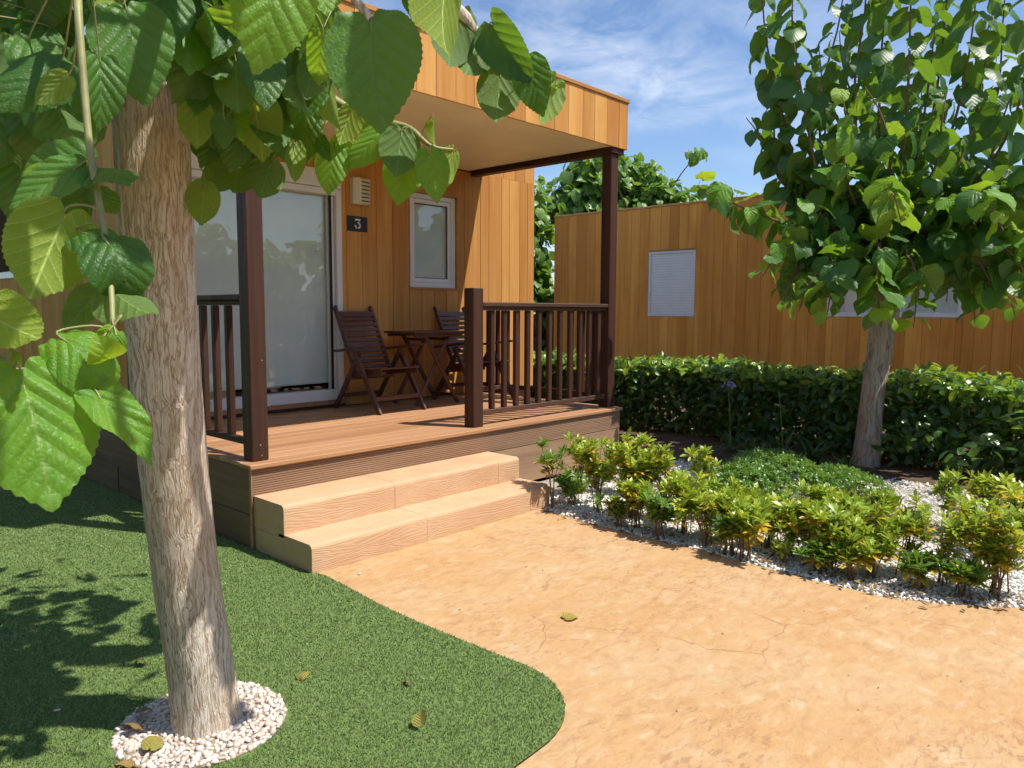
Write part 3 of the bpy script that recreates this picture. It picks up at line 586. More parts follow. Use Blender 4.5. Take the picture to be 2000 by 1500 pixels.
# wall lamp and number plate
lamp = thing('wall_lamp', 'cream louvred wall lamp on the cabin wall above the number plate', 'lamp', (2.245, YW - 0.004, 2.595))
def curved_plate(w, d, z0, z1, x0=-1.0, x1=1.0, th=0.006, n=12):
    bm = bmesh.new(); rows = []
    for i in range(n + 1):
        u = x0 + (x1 - x0) * i / n; x = u * w / 2; y = -d * (1 - 0.35 * u * u)
        rows.append([bm.verts.new(q) for q in ((x, y, z0), (x, y, z1), (x, y + th, z1), (x, y + th, z0))])
    for a, b in zip(rows[:-1], rows[1:]):
        for k in range(4): bm.faces.new((a[k], b[k], b[(k + 1) % 4], a[(k + 1) % 4]))
    bm.faces.new(rows[0][::-1]); bm.faces.new(rows[-1]); bmesh.ops.recalc_face_normals(bm, faces=bm.faces); return bm
boxes('lamp_back', [(-0.098, 0.098, -0.012, 0.0, -0.122, 0.122), (-0.101, -0.095, -0.055, -0.012, -0.122, 0.122), (0.095, 0.101, -0.055, -0.012, -0.122, 0.122), (-0.095, 0.095, -0.075, -0.012, 0.117, 0.122)], M['cream'], lamp, 0.002)
for k in range(7):
    z = 0.105 - k * 0.036
    obj('louvre', bm_mesh('louvre', curved_plate(0.2, 0.088, z - 0.012, z + 0.012), True), M['cream'], lamp)
obj('lamp_cover', bm_mesh('lamp_cover', curved_plate(0.2, 0.090, -0.122, 0.122, -1.0, -0.25)), M['cream'], lamp)
box('lamp_glass', -0.085, 0.085, -0.05, -0.014, -0.11, 0.11, plain('opal_glass', (0.30, 0.27, 0.20), 0.4, 0.4), lamp, 0.004)
plate = thing('number_plate', 'dark house number plate reading 3 beside the sliding door', 'sign', (2.226, YW - 0.003, 2.289))
box('plate', -0.118, 0.118, -0.010, 0.0, -0.072, 0.072, M['plate'], plate, 0.003)
# figure 3, flat top, stencil breaks
bm = bmesh.new()
def flat(pts, y=-0.0125, th=0.002):
    a = [bm.verts.new((x, y, z)) for x, z in pts]; b = [bm.verts.new((x, y + th, z)) for x, z in pts]
    bm.faces.new(a); bm.faces.new(b[::-1])
    for i in range(len(pts)): bm.faces.new((a[i], b[i], b[(i + 1) % len(pts)], a[(i + 1) % len(pts)]))
flat([(-0.030, 0.048), (0.032, 0.048), (0.032, 0.040), (0.024, 0.030), (-0.024, 0.030), (-0.030, 0.020)])
flat([(0.020, 0.027), (0.032, 0.034), (0.010, 0.010), (0.0, 0.010)])
def bowl(a0, a1, n=10):
    o, i_ = [], []
    for k in range(n + 1):
        a = math.radians(a0 + (a1 - a0) * k / n); th = 0.5 + 0.5 * math.cos(a)
        o.append((0.036 * math.cos(a), -0.016 + 0.032 * math.sin(a))); ri = 0.58 - 0.16 * max(0, math.cos(a))
        i_.append((0.036 * ri * math.cos(a), -0.016 + 0.032 * (ri + 0.14) * math.sin(a)))
    flat(o + i_[::-1])
bowl(100, 12); bowl(4, -92); bowl(-102, -168)
flat([(-0.036, -0.012), (-0.020, -0.012), (-0.016, -0.022), (-0.026, -0.028), (-0.038, -0.022)])
bmesh.ops.recalc_face_normals(bm, faces=bm.faces); obj('figure', bm_mesh('figure', bm), M['plate_white'], plate)

# ------------------------------------------------------------------ deck
deck = thing('deck', 'raised brown timber deck in front of the cabin door', 'deck', (0, 0, 0))
nb = 14; bw = (YW - 0.0 + 0.02) / nb
for i in range(nb):
    y0 = -0.022 + i * bw
    if i == 0: box('deck_board', -0.018, 3.885, y0, y0 + bw - 0.006, ZD - 0.028, ZD, M['deck'], deck, 0.004)
    else: box('deck_board', -0.006, 3.872, y0, y0 + bw - 0.006, ZD - 0.027, ZD - 0.0005 * (i % 2), M['deck'], deck, 0.003)
# ribbed fascia board
bm = bmesh.new(); prof = []; z = ZD - 0.030; nrib = 12; hz = 0.172
for k in range(nrib):
    za = z - hz * k / nrib; zb_ = z - hz * (k + 1) / nrib; dz = za - zb_
    prof += [(0.0, za - dz * 0.04), (0.0, za - dz * 0.66), (0.0045, za - dz * 0.74), (0.0045, za - dz * 0.96)]
L_, R_ = [bm.verts.new((0.0, y, z)) for y, z in prof], [bm.verts.new((3.868, y, z)) for y, z in prof]
for i in range(len(prof) - 1): bm.faces.new((L_[i], L_[i + 1], R_[i + 1], R_[i]))
bl = [bm.verts.new((x, 0.022, zz)) for x in (0.0, 3.868) for zz in (prof[0][1], prof[-1][1])]
bm.faces.new((L_[0], R_[0], bl[2], bl[0])); bm.faces.new((L_[-1], bl[1], bl[3], R_[-1])); bm.faces.new(L_[::-1] + [bl[0], bl[1]][0:2]); bm.faces.new(R_ + [bl[3], bl[2]])
bmesh.ops.recalc_face_normals(bm, faces=bm.faces)
obj('ribbed_fascia', bm_mesh('ribbed_fascia', bm), M['deck_fascia'], deck)
box('fascia_board', 0.0, 3.868, 0.003, 0.022, 0.012, ZD - 0.205, M['deck_fascia'], deck, 0.003)
for z0, z1, ya, yb in ((ZD - 0.028 - 0.285, ZD - 0.031, 0.001, 1.30), (ZD - 0.028 - 0.285, ZD - 0.031, 1.304, 3.9), (0.012, ZD - 0.318, 0.001, 2.1), (0.012, ZD - 0.318, 2.104, 3.9), (0.012, ZD - 0.031, 3.904, 8.9)):
    box('skirt_board', -0.002, 0.018, ya + 0.022, yb, z0, z1, M['deck_side'], deck, 0.003)
for z0, z1 in ((0.22, ZD - 0.031), (0.012, 0.216)): box('skirt_board', 3.85, 3.869, 0.023, YW, z0, z1, M['deck_side'], deck, 0.003)
box('corner_strip', -0.006, 0.0, -0.003, 0.024, 0.012, ZD - 0.029, M['deck'], deck, 0.001)
boxes('deck_frame', [(0.03, 3.84, 0.03, 0.075, 0.02, ZD - 0.03), (0.03, 3.84, YW - 0.05, YW, 0.02, ZD - 0.03), (0.03, 0.075, 0.08, YW - 0.06, 0.02, ZD - 0.03), (3.79, 3.84, 0.08, YW - 0.06, 0.02, ZD - 0.03)], M['backing'], deck, 0)

def screws(pts, parent):
    for x, y, z in pts:
        bm = bmesh.new(); bmesh.ops.create_circle(bm, cap_ends=True, radius=0.005, segments=8); bm.transform(Matrix.Translation((x, y, z)) @ Matrix.Rotation(math.pi / 2, 4, 'X'))
        obj('screw', bm_mesh('screw', bm), M['metal'], parent)
PY, PW = 0.068, 0.112
def post(x, y, z1, label):
    t_ = thing('porch_post', label, 'post', (x, y, ZD))
    box('shaft', 0, PW, 0, PW, 0, z1 - ZD, M['stain'], t_, 0.006); return t_
p1 = post(0.045, PY, RZ0 + 0.005, 'tall dark brown porch post between the near tree and the steps')
screws([(0.056, -0.0015, 0.10), (0.062, -0.0015, 0.035), (0.08, -0.0015, 0.62)], p1)
p2 = post(3.754, PY, RZ0 - 0.05, 'tall dark brown porch post at the far right corner of the deck')
boxes('bracket', [(-0.02, PW + 0.06, -0.02, PW - 0.002, RZ0 - 0.05 - ZD, RZ0 - ZD)], M['stain'], p2, 0.003)
def railing(label, a, b, top, balusters, z0, z1, end_posts):
    """a,b: (x,y) centre line ends"""
    A, B = Vector((a[0], a[1], 0)), Vector((b[0], b[1], 0)); d = (B - A); L = d.length; ang = math.atan2(d.y, d.x)
    t_ = thing('railing', label, 'railing', (a[0], a[1], ZD), ang)
    m = M['stain_x'] if abs(d.x) > abs(d.y) else M['stain']
    box('top_rail', 0, L, -0.052, 0.052, z1 - 0.036, z1, m, t_, 0.006)
    box('under_rail', 0, L, -0.02, 0.02, z1 - 0.066, z1 - 0.037, m, t_, 0.002)
    box('bottom_rail', 0, L, -0.022, 0.022, z0, z0 + 0.042, m, t_, 0.004)
    bmesh_ = None
    for s in balusters:
        bm = bmesh.new(); box_into(bm, -0.023, 0.023, -0.021, 0.021, 0, z1 - 0.067 - z0 - 0.042, 0.006)
        obj('baluster', bm_mesh('baluster', bm), M['stain'], t_, (s, rnd.uniform(-0.002, 0.002), z0 + 0.042))
    for s, h in end_posts: box('newel_post', s, s + PW, -PW / 2, PW / 2, 0, h, M['stain'], t_, 0.007)
    return t_
ym = PY + PW / 2
railing('dark brown railing with newel post on the right of the steps', (2.0495, ym), (3.753, ym), None, [0.15 + 0.146 * i for i in range(11)], 0.085, 0.998, [(-PW, 1.107)])
railing('dark brown side railing at the right end of the deck', (3.812, PY + PW + 0.002), (3.812, YW - 0.005), None, [0.10 + 0.146 * i for i in range(12)], 0.085, 0.998, [])
railing('dark brown side railing half hidden behind the near tree trunk', (0.101, PY + PW + 0.002), (0.101, YW - 0.12), None, [0.245 + 0.175 * i for i in range(9)], 0.085, 1.022, [(1.675, 1.10)])

# ------------------------------------------------------------------ steps
steps = thing('concrete_steps', 'two sand-coloured concrete steps with stamped wood grain', 'steps', (0, 0, 0))
def block(x0, x1, y0, y1, z0, z1, nose):
    bm = bmesh.new(); n = 5; prof = [(y1, z0), (y0, z0)]
    for k in range(n + 1):
        a = math.radians(180 - 90 * k / n); prof.append((y0 + nose + nose * math.cos(a), z1 - nose + nose * math.sin(a)))
    prof.append((y1, z1))
    nx = max(2, int((x1 - x0) / 0.10)); rows = []
    for i in range(nx + 1):
        x = x0 + (x1 - x0) * i / nx; rows.append([bm.verts.new((x, y + rnd.uniform(-.0012, .0012) * (0 < j < len(prof) - 1), z + rnd.uniform(-.0012, .0012) * (j > 1))) for j, (y, z) in enumerate(prof)])
    for a, b in zip(rows[:-1], rows[1:]):
        for k in range(len(prof)): bm.faces.new((a[k], a[(k + 1) % len(prof)], b[(k + 1) % len(prof)], b[k]))
    bm.faces.new(rows[0][::-1]); bm.faces.new(rows[-1]); bmesh.ops.recalc_face_normals(bm, faces=bm.faces)
    e = [e_ for e_ in bm.edges if len(e_.link_faces) == 2 and e_.calc_face_angle(0) > 1.2 and abs((e_.verts[0].co - e_.verts[1].co).x) < 1e-6]
    bmesh.ops.bevel(bm, geom=e, offset=0.0012, segments=1, affect='EDGES')
    me = bm_mesh('step_block', bm, True); me.set_sharp_from_angle(angle=math.radians(24)); return obj('step_block', me, M['step'], steps)
Y1, Y2, Z1, Z2 = -0.336, -0.62, 0.166, 0.338
for a, b in ((0.010, 0.8195), (0.8205, 1.7995), (1.8005, 2.03)): block(a, b, Y1, 0.001, Z1 - 0.02, Z2, 0.030)
for a, b in ((0.010, 0.8475), (0.8485, 1.8435), (1.8445, 2.06)): block(a, b, Y2, Y1 + 0.06, 0.0, Z1, 0.030)
box('step_base', 0.0115, 2.027, Y1 + 0.01, 0.0, 0.0, Z1 - 0.021, M['step'], steps, 0.004)

# ------------------------------------------------------------------ chairs and table
def make_chair():
    c = thing('folding_chair', 'x', 'chair', (0, 0, 0), 0, 'folding chairs on the deck'); m = M['chair']
    for s in (-1, 1):
        x = s * 0.262
        bar('leg', (x, -0.355, 0.0), (x, 0.012, 0.55), 0.024, 0.050, m, c); bar('leg', (x - s * 0.027, 0.355, 0.0), (x - s * 0.027, -0.035, 0.545), 0.024, 0.050, m, c)
        bar('armrest', (x, 0.31, 0.545), (x, -0.33, 0.615), 0.055, 0.022, m, c)
        bar('back_upright', (x - s * 0.055, 0.055, 0.315), (x - s * 0.055, 0.385, 0.965), 0.024, 0.045, m, c)
        bar('seat_rail', (x - s * 0.055, 0.13, 0.335), (x - s * 0.055, -0.325, 0.375), 0.022, 0.045, m, c)
    d = Vector((0, 0.33, 0.65)); a = Vector((0, 0.055, 0.315)); n_ = Vector((0, -0.65, 0.33)).normalized() * 0.012
    for k in range(12):
        q = a + d * (0.05 + 0.075 * k) + n_
        bar('back_slat', (-0.205, q.y, q.z), (0.205, q.y, q.z), 0.036 if k < 11 else 0.055, 0.014, m, c, side=d.normalized())
    d2 = Vector((0, -0.455, 0.04)); a2 = Vector((0, 0.13, 0.335))
    for k in range(8):
        q = a2 + d2 * (0.06 + 0.128 * k) + Vector((0, 0, 0.030))
        bar('seat_slat', (-0.23, q.y, q.z), (0.23, q.y, q.z), 0.046, 0.014, m, c, side=d2.normalized())
    bar('stretcher', (-0.262, -0.285, 0.135), (0.262, -0.285, 0.135), 0.040, 0.02, m, c, side=(0, 0, 1))
    bar('stretcher', (-0.235, 0.275, 0.125), (0.235, 0.275, 0.125), 0.040, 0.02, m, c, side=(0, 0, 1))
    bar('crossbar', (-0.262, 0.10, 0.30), (0.262, 0.10, 0.30), 0.03, 0.022, m, c, side=(0, 0, 1))
    return c
def copy_tree(o, parent=None):
    c = o.copy(); COL.objects.link(c); c.parent = parent
    for ch in list(o.children): copy_tree(ch, c)
    return c
ch1 = make_chair(); ch1['label'] = 'dark slatted folding chair in front of the sliding door glass'; ch1.location = (2.140, 1.555, ZD); ch1.rotation_euler = (0, 0, 0.01)
ch2 = copy_tree(ch1); ch2['label'] = 'dark slatted folding chair behind the newel post below the window'; ch2.location = (3.385, 1.545, ZD); ch2.rotation_euler = (0, 0, -0.02)
tb = thing('folding_table', 'dark wooden folding table with crossed legs between the two chairs', 'table', (2.765, 1.60, ZD))
for k in range(7): box('table_slat', -0.335, 0.335, -0.235 + 0.068 * k, -0.172 + 0.068 * k, 0.705, 0.725, M['chair'], tb, 0.003)
for y in (-0.205, 0.205): box('apron', -0.31, 0.31, y - 0.01, y + 0.01, 0.672, 0.7045, M['chair'], tb, 0.002)
for y in (-0.165, 0.165):
    bar('leg', (-0.265, y, 0.0), (0.175, y, 0.70), 0.02, 0.042, M['chair'], tb, side=(0, 1, 0)); bar('leg', (0.265, y - 0.021, 0.0), (-0.175, y - 0.021, 0.70), 0.02, 0.042, M['chair'], tb, side=(0, 1, 0))
for x, z in ((-0.215, 0.08), (0.215, 0.08), (0.14, 0.645), (-0.14, 0.645)): bar('stretcher', (x, -0.19, z), (x, 0.17, z), 0.03, 0.02, M['chair'], tb, side=(0, 0, 1))

# ------------------------------------------------------------------ neighbouring cabin
HX = 10.3
nbr = thing('neighbour_cabin', 'long orange cedar-clad cabin behind the hedge on the right', 'cabin', (0, 0, 0))
box('wall_core', HX + 0.022, HX + 3.0, -8.0, 6.13, 0.0, 3.40, M['backing'], nbr, 0)
W1 = (2.81, 3.81, 1.365, 2.615); W2 = (-1.53, 0.42, 1.385, 2.30)
ys = [-7.9]
ednear = [6.146]
while ednear[-1] > -7.7: ednear.append(ednear[-1] - rnd.choice((0.19, 0.2, 0.22, 0.24, 0.26)))
ys = sorted(ednear)
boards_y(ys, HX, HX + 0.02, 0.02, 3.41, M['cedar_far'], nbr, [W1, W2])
boxes('roof_trim', [(HX - 0.012, HX + 0.05, -8.0, 6.16, 3.412, 3.45), (HX + 0.05, HX + 3.0, 6.11, 6.16, 3.412, 3.449)], M['cedar_x'], nbr, 0.003)
box('roof', HX + 0.02, HX + 3.0, -8.0, 6.12, 3.405, 3.42, M['roof'], nbr, 0)
def fr_y(h, x0, x1, w): a, b, c, d = h; return [(x0, x1, a, a + w, c, d), (x0, x1, b - w, b, c, d), (x0, x1, a + w, b - w, c, c + w), (x0, x1, a + w, b - w, d - w, d)]
q = (W1[0] + 0.004, W1[1] - 0.004, W1[2] + 0.004, W1[3] - 0.03)
w1 = boxes('window', fr_y(q, HX - 0.006, HX + 0.07, 0.045), M['white'], nbr, 0.004)
bm = bmesh.new(); zz = q[2] + 0.10
box_into(bm, HX + 0.012, HX + 0.03, q[0] + 0.047, q[1] - 0.047, q[2] + 0.047, q[2] + 0.098, 0.003)
while zz < q[3] - 0.08: box_into(bm, HX + 0.016, HX + 0.03, q[0] + 0.047, q[1] - 0.047, zz, zz + 0.0475, 0.003); zz += 0.049
obj('roller_shutter', bm_mesh('roller_shutter', bm), M['shutter'], w1)
box('reveal', HX - 0.01, HX + 0.06, W1[0], W1[1], W1[3] - 0.028, W1[3] + 0.0, M['cedar_x'], w1, 0.002)
q = W2
w2 = boxes('window', fr_y((W2[0] + 0.004, W2[1] - 0.004, W2[2] + 0.004, W2[3] - 0.004), HX - 0.006, HX + 0.07, 0.07) + [(HX - 0.002, HX + 0.07, -0.60, -0.50, W2[2] + 0.075, W2[3] - 0.075)], M['white'], nbr, 0.004)
for a, b in ((W2[0] + 0.075, -0.601), (-0.499, W2[1] - 0.075)): box('pane', HX + 0.006, HX + 0.009, a, b, W2[2] + 0.075, W2[3] - 0.075, M['glass'], w2, 0)
box('blind', HX + 0.012, HX + 0.018, W2[0] + 0.01, W2[1] - 0.01, W2[2] + 0.01, W2[3] - 0.01, M['shutter'], w2, 0)
box('core_recess', HX + 0.021, HX + 0.0215, 0, 0.01, 0.1, 0.2, M['backing'], nbr, 0)

# ------------------------------------------------------------------ plant layout tables (metres)
LEFT_TWIGS=[
 (0.035,0.012,[(-1.219,-1.726,2.217),(-1.115,-1.941,2.328),(-0.983,-2.229,2.363),(-0.819,-2.482,2.358),(-0.701,-2.542,2.31),(-0.625,-2.56,2.248),(-0.584,-2.612,2.195),(-0.531,-2.675,2.158)]),
 (0.02,0.004,[(-1.115,-1.941,2.328),(-0.963,-2.08,2.203),(-0.843,-2.167,2.092),(-0.75,-2.261,2.04),(-0.693,-2.326,2.017),(-0.672,-2.402,1.956),(-0.614,-2.437,1.95)]),
 (0.009,0.004,[(-1.219,-1.726,2.217),(-1.43,-2.121,2.307),(-1.678,-2.541,2.155),(-1.747,-2.713,1.987),(-1.761,-2.762,1.846),(-1.769,-2.803,1.706),(-1.772,-2.841,1.627),(-1.78,-2.892,1.526),(-1.802,-2.957,1.427)]),
 (0.03,0.006,[(-1.219,-1.726,2.217),(-1.272,-1.972,2.482),(-1.419,-2.567,2.39),(-1.495,-2.967,2.128),(-1.483,-3.068,2.027),(-1.459,-3.153,1.925)]),
 (0.014,0.004,[(-1.219,-1.726,2.217),(-1.272,-1.519,2.53),(-1.454,-1.464,2.577),(-1.704,-1.661,2.403),(-1.873,-2.297,1.865),(-1.968,-2.758,1.553),(-1.972,-2.874,1.432),(-1.933,-2.955,1.375)]),
 (0.03,0.006,[(-1.219,-1.726,2.217),(-1.063,-1.697,2.356),(-0.891,-1.668,2.307),(-0.845,-1.815,2.154),(-0.903,-1.999,1.984)]),
 (0.03,0.008,[(-1.219,-1.726,2.217),(-1.107,-1.522,2.727),(-0.994,-1.422,3.25)]),
 (0.03,0.008,[(-1.219,-1.726,2.217),(-1.119,-1.206,2.773),(-1.134,-0.806,3.377)]),
 (0.03,0.008,[(-1.219,-1.726,2.217),(-0.872,-1.474,2.775),(-0.616,-1.543,3.201)]),
]
SHOOTS=[
[(5.635,-1.893,1.78),(5.118,-1.371,2.33),(4.963,-1.078,3.201),(4.894,-0.871,4.12),(4.93,-0.786,4.992)],
[(5.635,-1.893,1.78),(4.987,-1.509,2.448),(4.891,-1.27,3.388),(4.872,-1.141,4.142),(4.949,-1.144,4.707)],
[(5.635,-1.893,1.78),(5.669,-1.363,2.43),(5.703,-1.101,3.478),(6.013,-1.151,4.45),(6.142,-1.17,5.291)],
[(5.635,-1.893,1.78),(5.218,-1.746,2.543),(5.112,-1.648,3.456),(5.225,-1.665,4.199),(5.31,-1.645,4.989)],
[(5.635,-1.893,1.78),(5.864,-1.674,2.773),(6.151,-1.535,3.844),(6.278,-1.517,4.933),(6.344,-1.486,5.658)],
[(5.635,-1.893,1.78),(5.339,-2.015,2.622),(5.338,-2.034,3.521),(5.403,-2,4.253),(5.484,-1.983,4.986)],
[(5.635,-1.893,1.78),(6.094,-1.945,2.623),(6.414,-1.996,3.663),(6.546,-2.008,4.584),(6.637,-1.989,5.402)],
[(5.635,-1.893,1.78),(5.6,-2.167,2.499),(5.731,-2.347,3.275),(5.759,-2.425,3.981),(5.855,-2.425,4.714)],
[(5.635,-1.893,1.78),(6.259,-2.139,2.524),(6.783,-2.426,3.461),(6.915,-2.438,4.382),(7.006,-2.419,5.2)],
[(5.635,-1.893,1.78),(5.605,-2.343,2.346),(5.758,-2.719,2.954),(5.838,-2.856,3.643),(5.952,-2.866,4.443)],
[(5.635,-1.893,1.78),(6.2,-2.254,2.311),(6.708,-2.734,2.812),(7.027,-2.98,3.511),(7.217,-3.072,4.309)],
[(5.635,-1.893,1.78),(5.396,-2.442,2.14),(5.364,-2.821,2.37),(5.345,-3.059,2.635),(5.513,-3.187,3.012)],
[(5.635,-1.893,1.78),(5.13,-1.568,2.08),(4.718,-1.244,2.257),(4.315,-0.93,2.429),(3.988,-0.702,2.574)],
[(5.635,-1.893,1.78),(5.28,-1.412,2.244),(5.15,-1.041,2.801),(5.004,-0.833,3.148),(4.909,-0.702,3.347)],
[(5.635,-1.893,1.78),(5.052,-1.646,1.977),(4.635,-1.473,2.098),(4.34,-1.322,1.952),(4.236,-1.234,1.771)],
[(5.635,-1.893,1.78),(4.976,-1.72,1.924),(4.508,-1.666,1.858),(4.287,-1.606,1.632),(4.23,-1.57,1.457)],
[(5.635,-1.893,1.78),(4.968,-1.854,1.963),(4.421,-1.87,1.847),(4.23,-1.842,1.628),(4.185,-1.827,1.395)],
[(5.635,-1.893,1.78),(5.067,-1.949,2.056),(4.617,-2.071,1.934),(4.49,-2.124,1.63),(4.49,-2.167,1.334)],
[(5.635,-1.893,1.78),(5.201,-2.108,1.965),(4.927,-2.27,1.856),(4.813,-2.333,1.591),(4.781,-2.335,1.333)],
[(5.635,-1.893,1.78),(5.393,-2.16,2.019),(5.291,-2.355,1.959),(5.227,-2.46,1.774),(5.212,-2.475,1.552)],
[(5.635,-1.893,1.78),(5.348,-2.254,2.058),(5.248,-2.6,1.989),(5.235,-2.767,1.767),(5.262,-2.832,1.509)],
[(5.635,-1.893,1.78),(5.41,-2.321,2.058),(5.256,-2.746,2.068),(5.181,-2.987,1.883),(5.218,-3.069,1.592)],
[(5.635,-1.893,1.78),(5.148,-1.998,2.331),(4.696,-2.083,2.451),(4.304,-2.258,2.39),(4.222,-2.348,2.176)],
[(5.635,-1.893,1.78),(5.332,-2.204,2.286),(5.104,-2.531,2.411),(4.924,-2.793,2.327),(4.875,-2.92,2.111)],
[(5.635,-1.893,1.78),(5.765,-1.631,2.318),(5.996,-1.237,2.681),(6.14,-0.902,3.002)],
[(5.635,-1.893,1.78),(6.157,-1.892,2.434),(6.78,-1.748,2.989),(7.082,-1.686,3.641),(7.128,-1.64,4.312)],
[(5.635,-1.893,1.78),(6.355,-2.129,2.282),(7.046,-2.241,2.596),(7.559,-2.459,2.902)],
[(5.635,-1.893,1.78),(5.173,-1.725,2.355),(4.791,-1.702,2.721),(4.728,-1.728,3.102),(4.704,-1.657,3.413)],
[(5.635,-1.893,1.78),(5.232,-1.925,2.436),(4.967,-2.025,2.838),(4.822,-1.969,3.166),(4.748,-1.857,3.385)],
[(5.635,-1.893,1.78),(5.387,-2.1,2.391),(5.233,-2.327,2.751),(5.174,-2.363,3.082),(5.221,-2.377,3.344)],
[(5.635,-1.893,1.78),(5.764,-2.222,2.323),(5.968,-2.534,2.737),(6.132,-2.637,3.256),(6.253,-2.716,3.634)],
[(5.635,-1.893,1.78),(5.377,-1.524,2.196),(5.13,-1.213,2.489),(4.986,-1.008,2.831),(5.003,-0.921,3.568),(4.989,-0.864,3.862)],
[(5.635,-1.893,1.78),(5.24,-1.661,2.272),(5.013,-1.483,2.824),(5.123,-1.37,3.417),(5.126,-1.298,3.942)],
[(5.635,-1.893,1.78),(5.558,-1.692,2.394),(5.575,-1.605,3.13),(5.378,-1.453,3.736),(5.372,-1.39,4.124)],
[(5.635,-1.893,1.78),(5.799,-1.939,2.494),(5.833,-2.03,3.158),(5.945,-2.055,3.837),(6.011,-2.057,4.322)],
[(5.635,-1.893,1.78),(5.959,-2.128,2.397),(6.24,-2.334,3.086),(6.383,-2.399,3.725),(6.49,-2.431,4.315)],
[(5.635,-1.893,1.78),(5.519,-2.297,2.02),(5.384,-2.618,1.864),(5.436,-2.848,1.685),(5.492,-2.947,1.423)],
[(5.635,-1.893,1.78),(5.56,-2.322,2.16),(5.382,-2.714,2.209),(5.341,-2.988,2.06),(5.436,-3.134,1.764)],
[(5.635,-1.893,1.78),(5.598,-2.35,2.253),(5.436,-2.722,2.559),(5.375,-2.952,2.569),(5.382,-3.141,2.344)],
[(5.635,-1.893,1.78),(5.629,-2.273,1.981),(5.547,-2.509,1.785),(5.479,-2.616,1.555),(5.482,-2.645,1.375)],
[(5.635,-1.893,1.78),(5.019,-1.611,1.977),(4.688,-1.414,1.875),(4.482,-1.366,1.685),(4.438,-1.345,1.502)],
[(5.635,-1.893,1.78),(5.783,-2.271,2.132),(5.917,-2.689,2.302),(6.083,-3.012,2.337),(6.291,-3.259,2.202)],
[(5.635,-1.893,1.78),(5.425,-1.753,1.993),(5.09,-1.675,2.072),(4.712,-1.524,2.327),(4.49,-1.427,2.359)]]
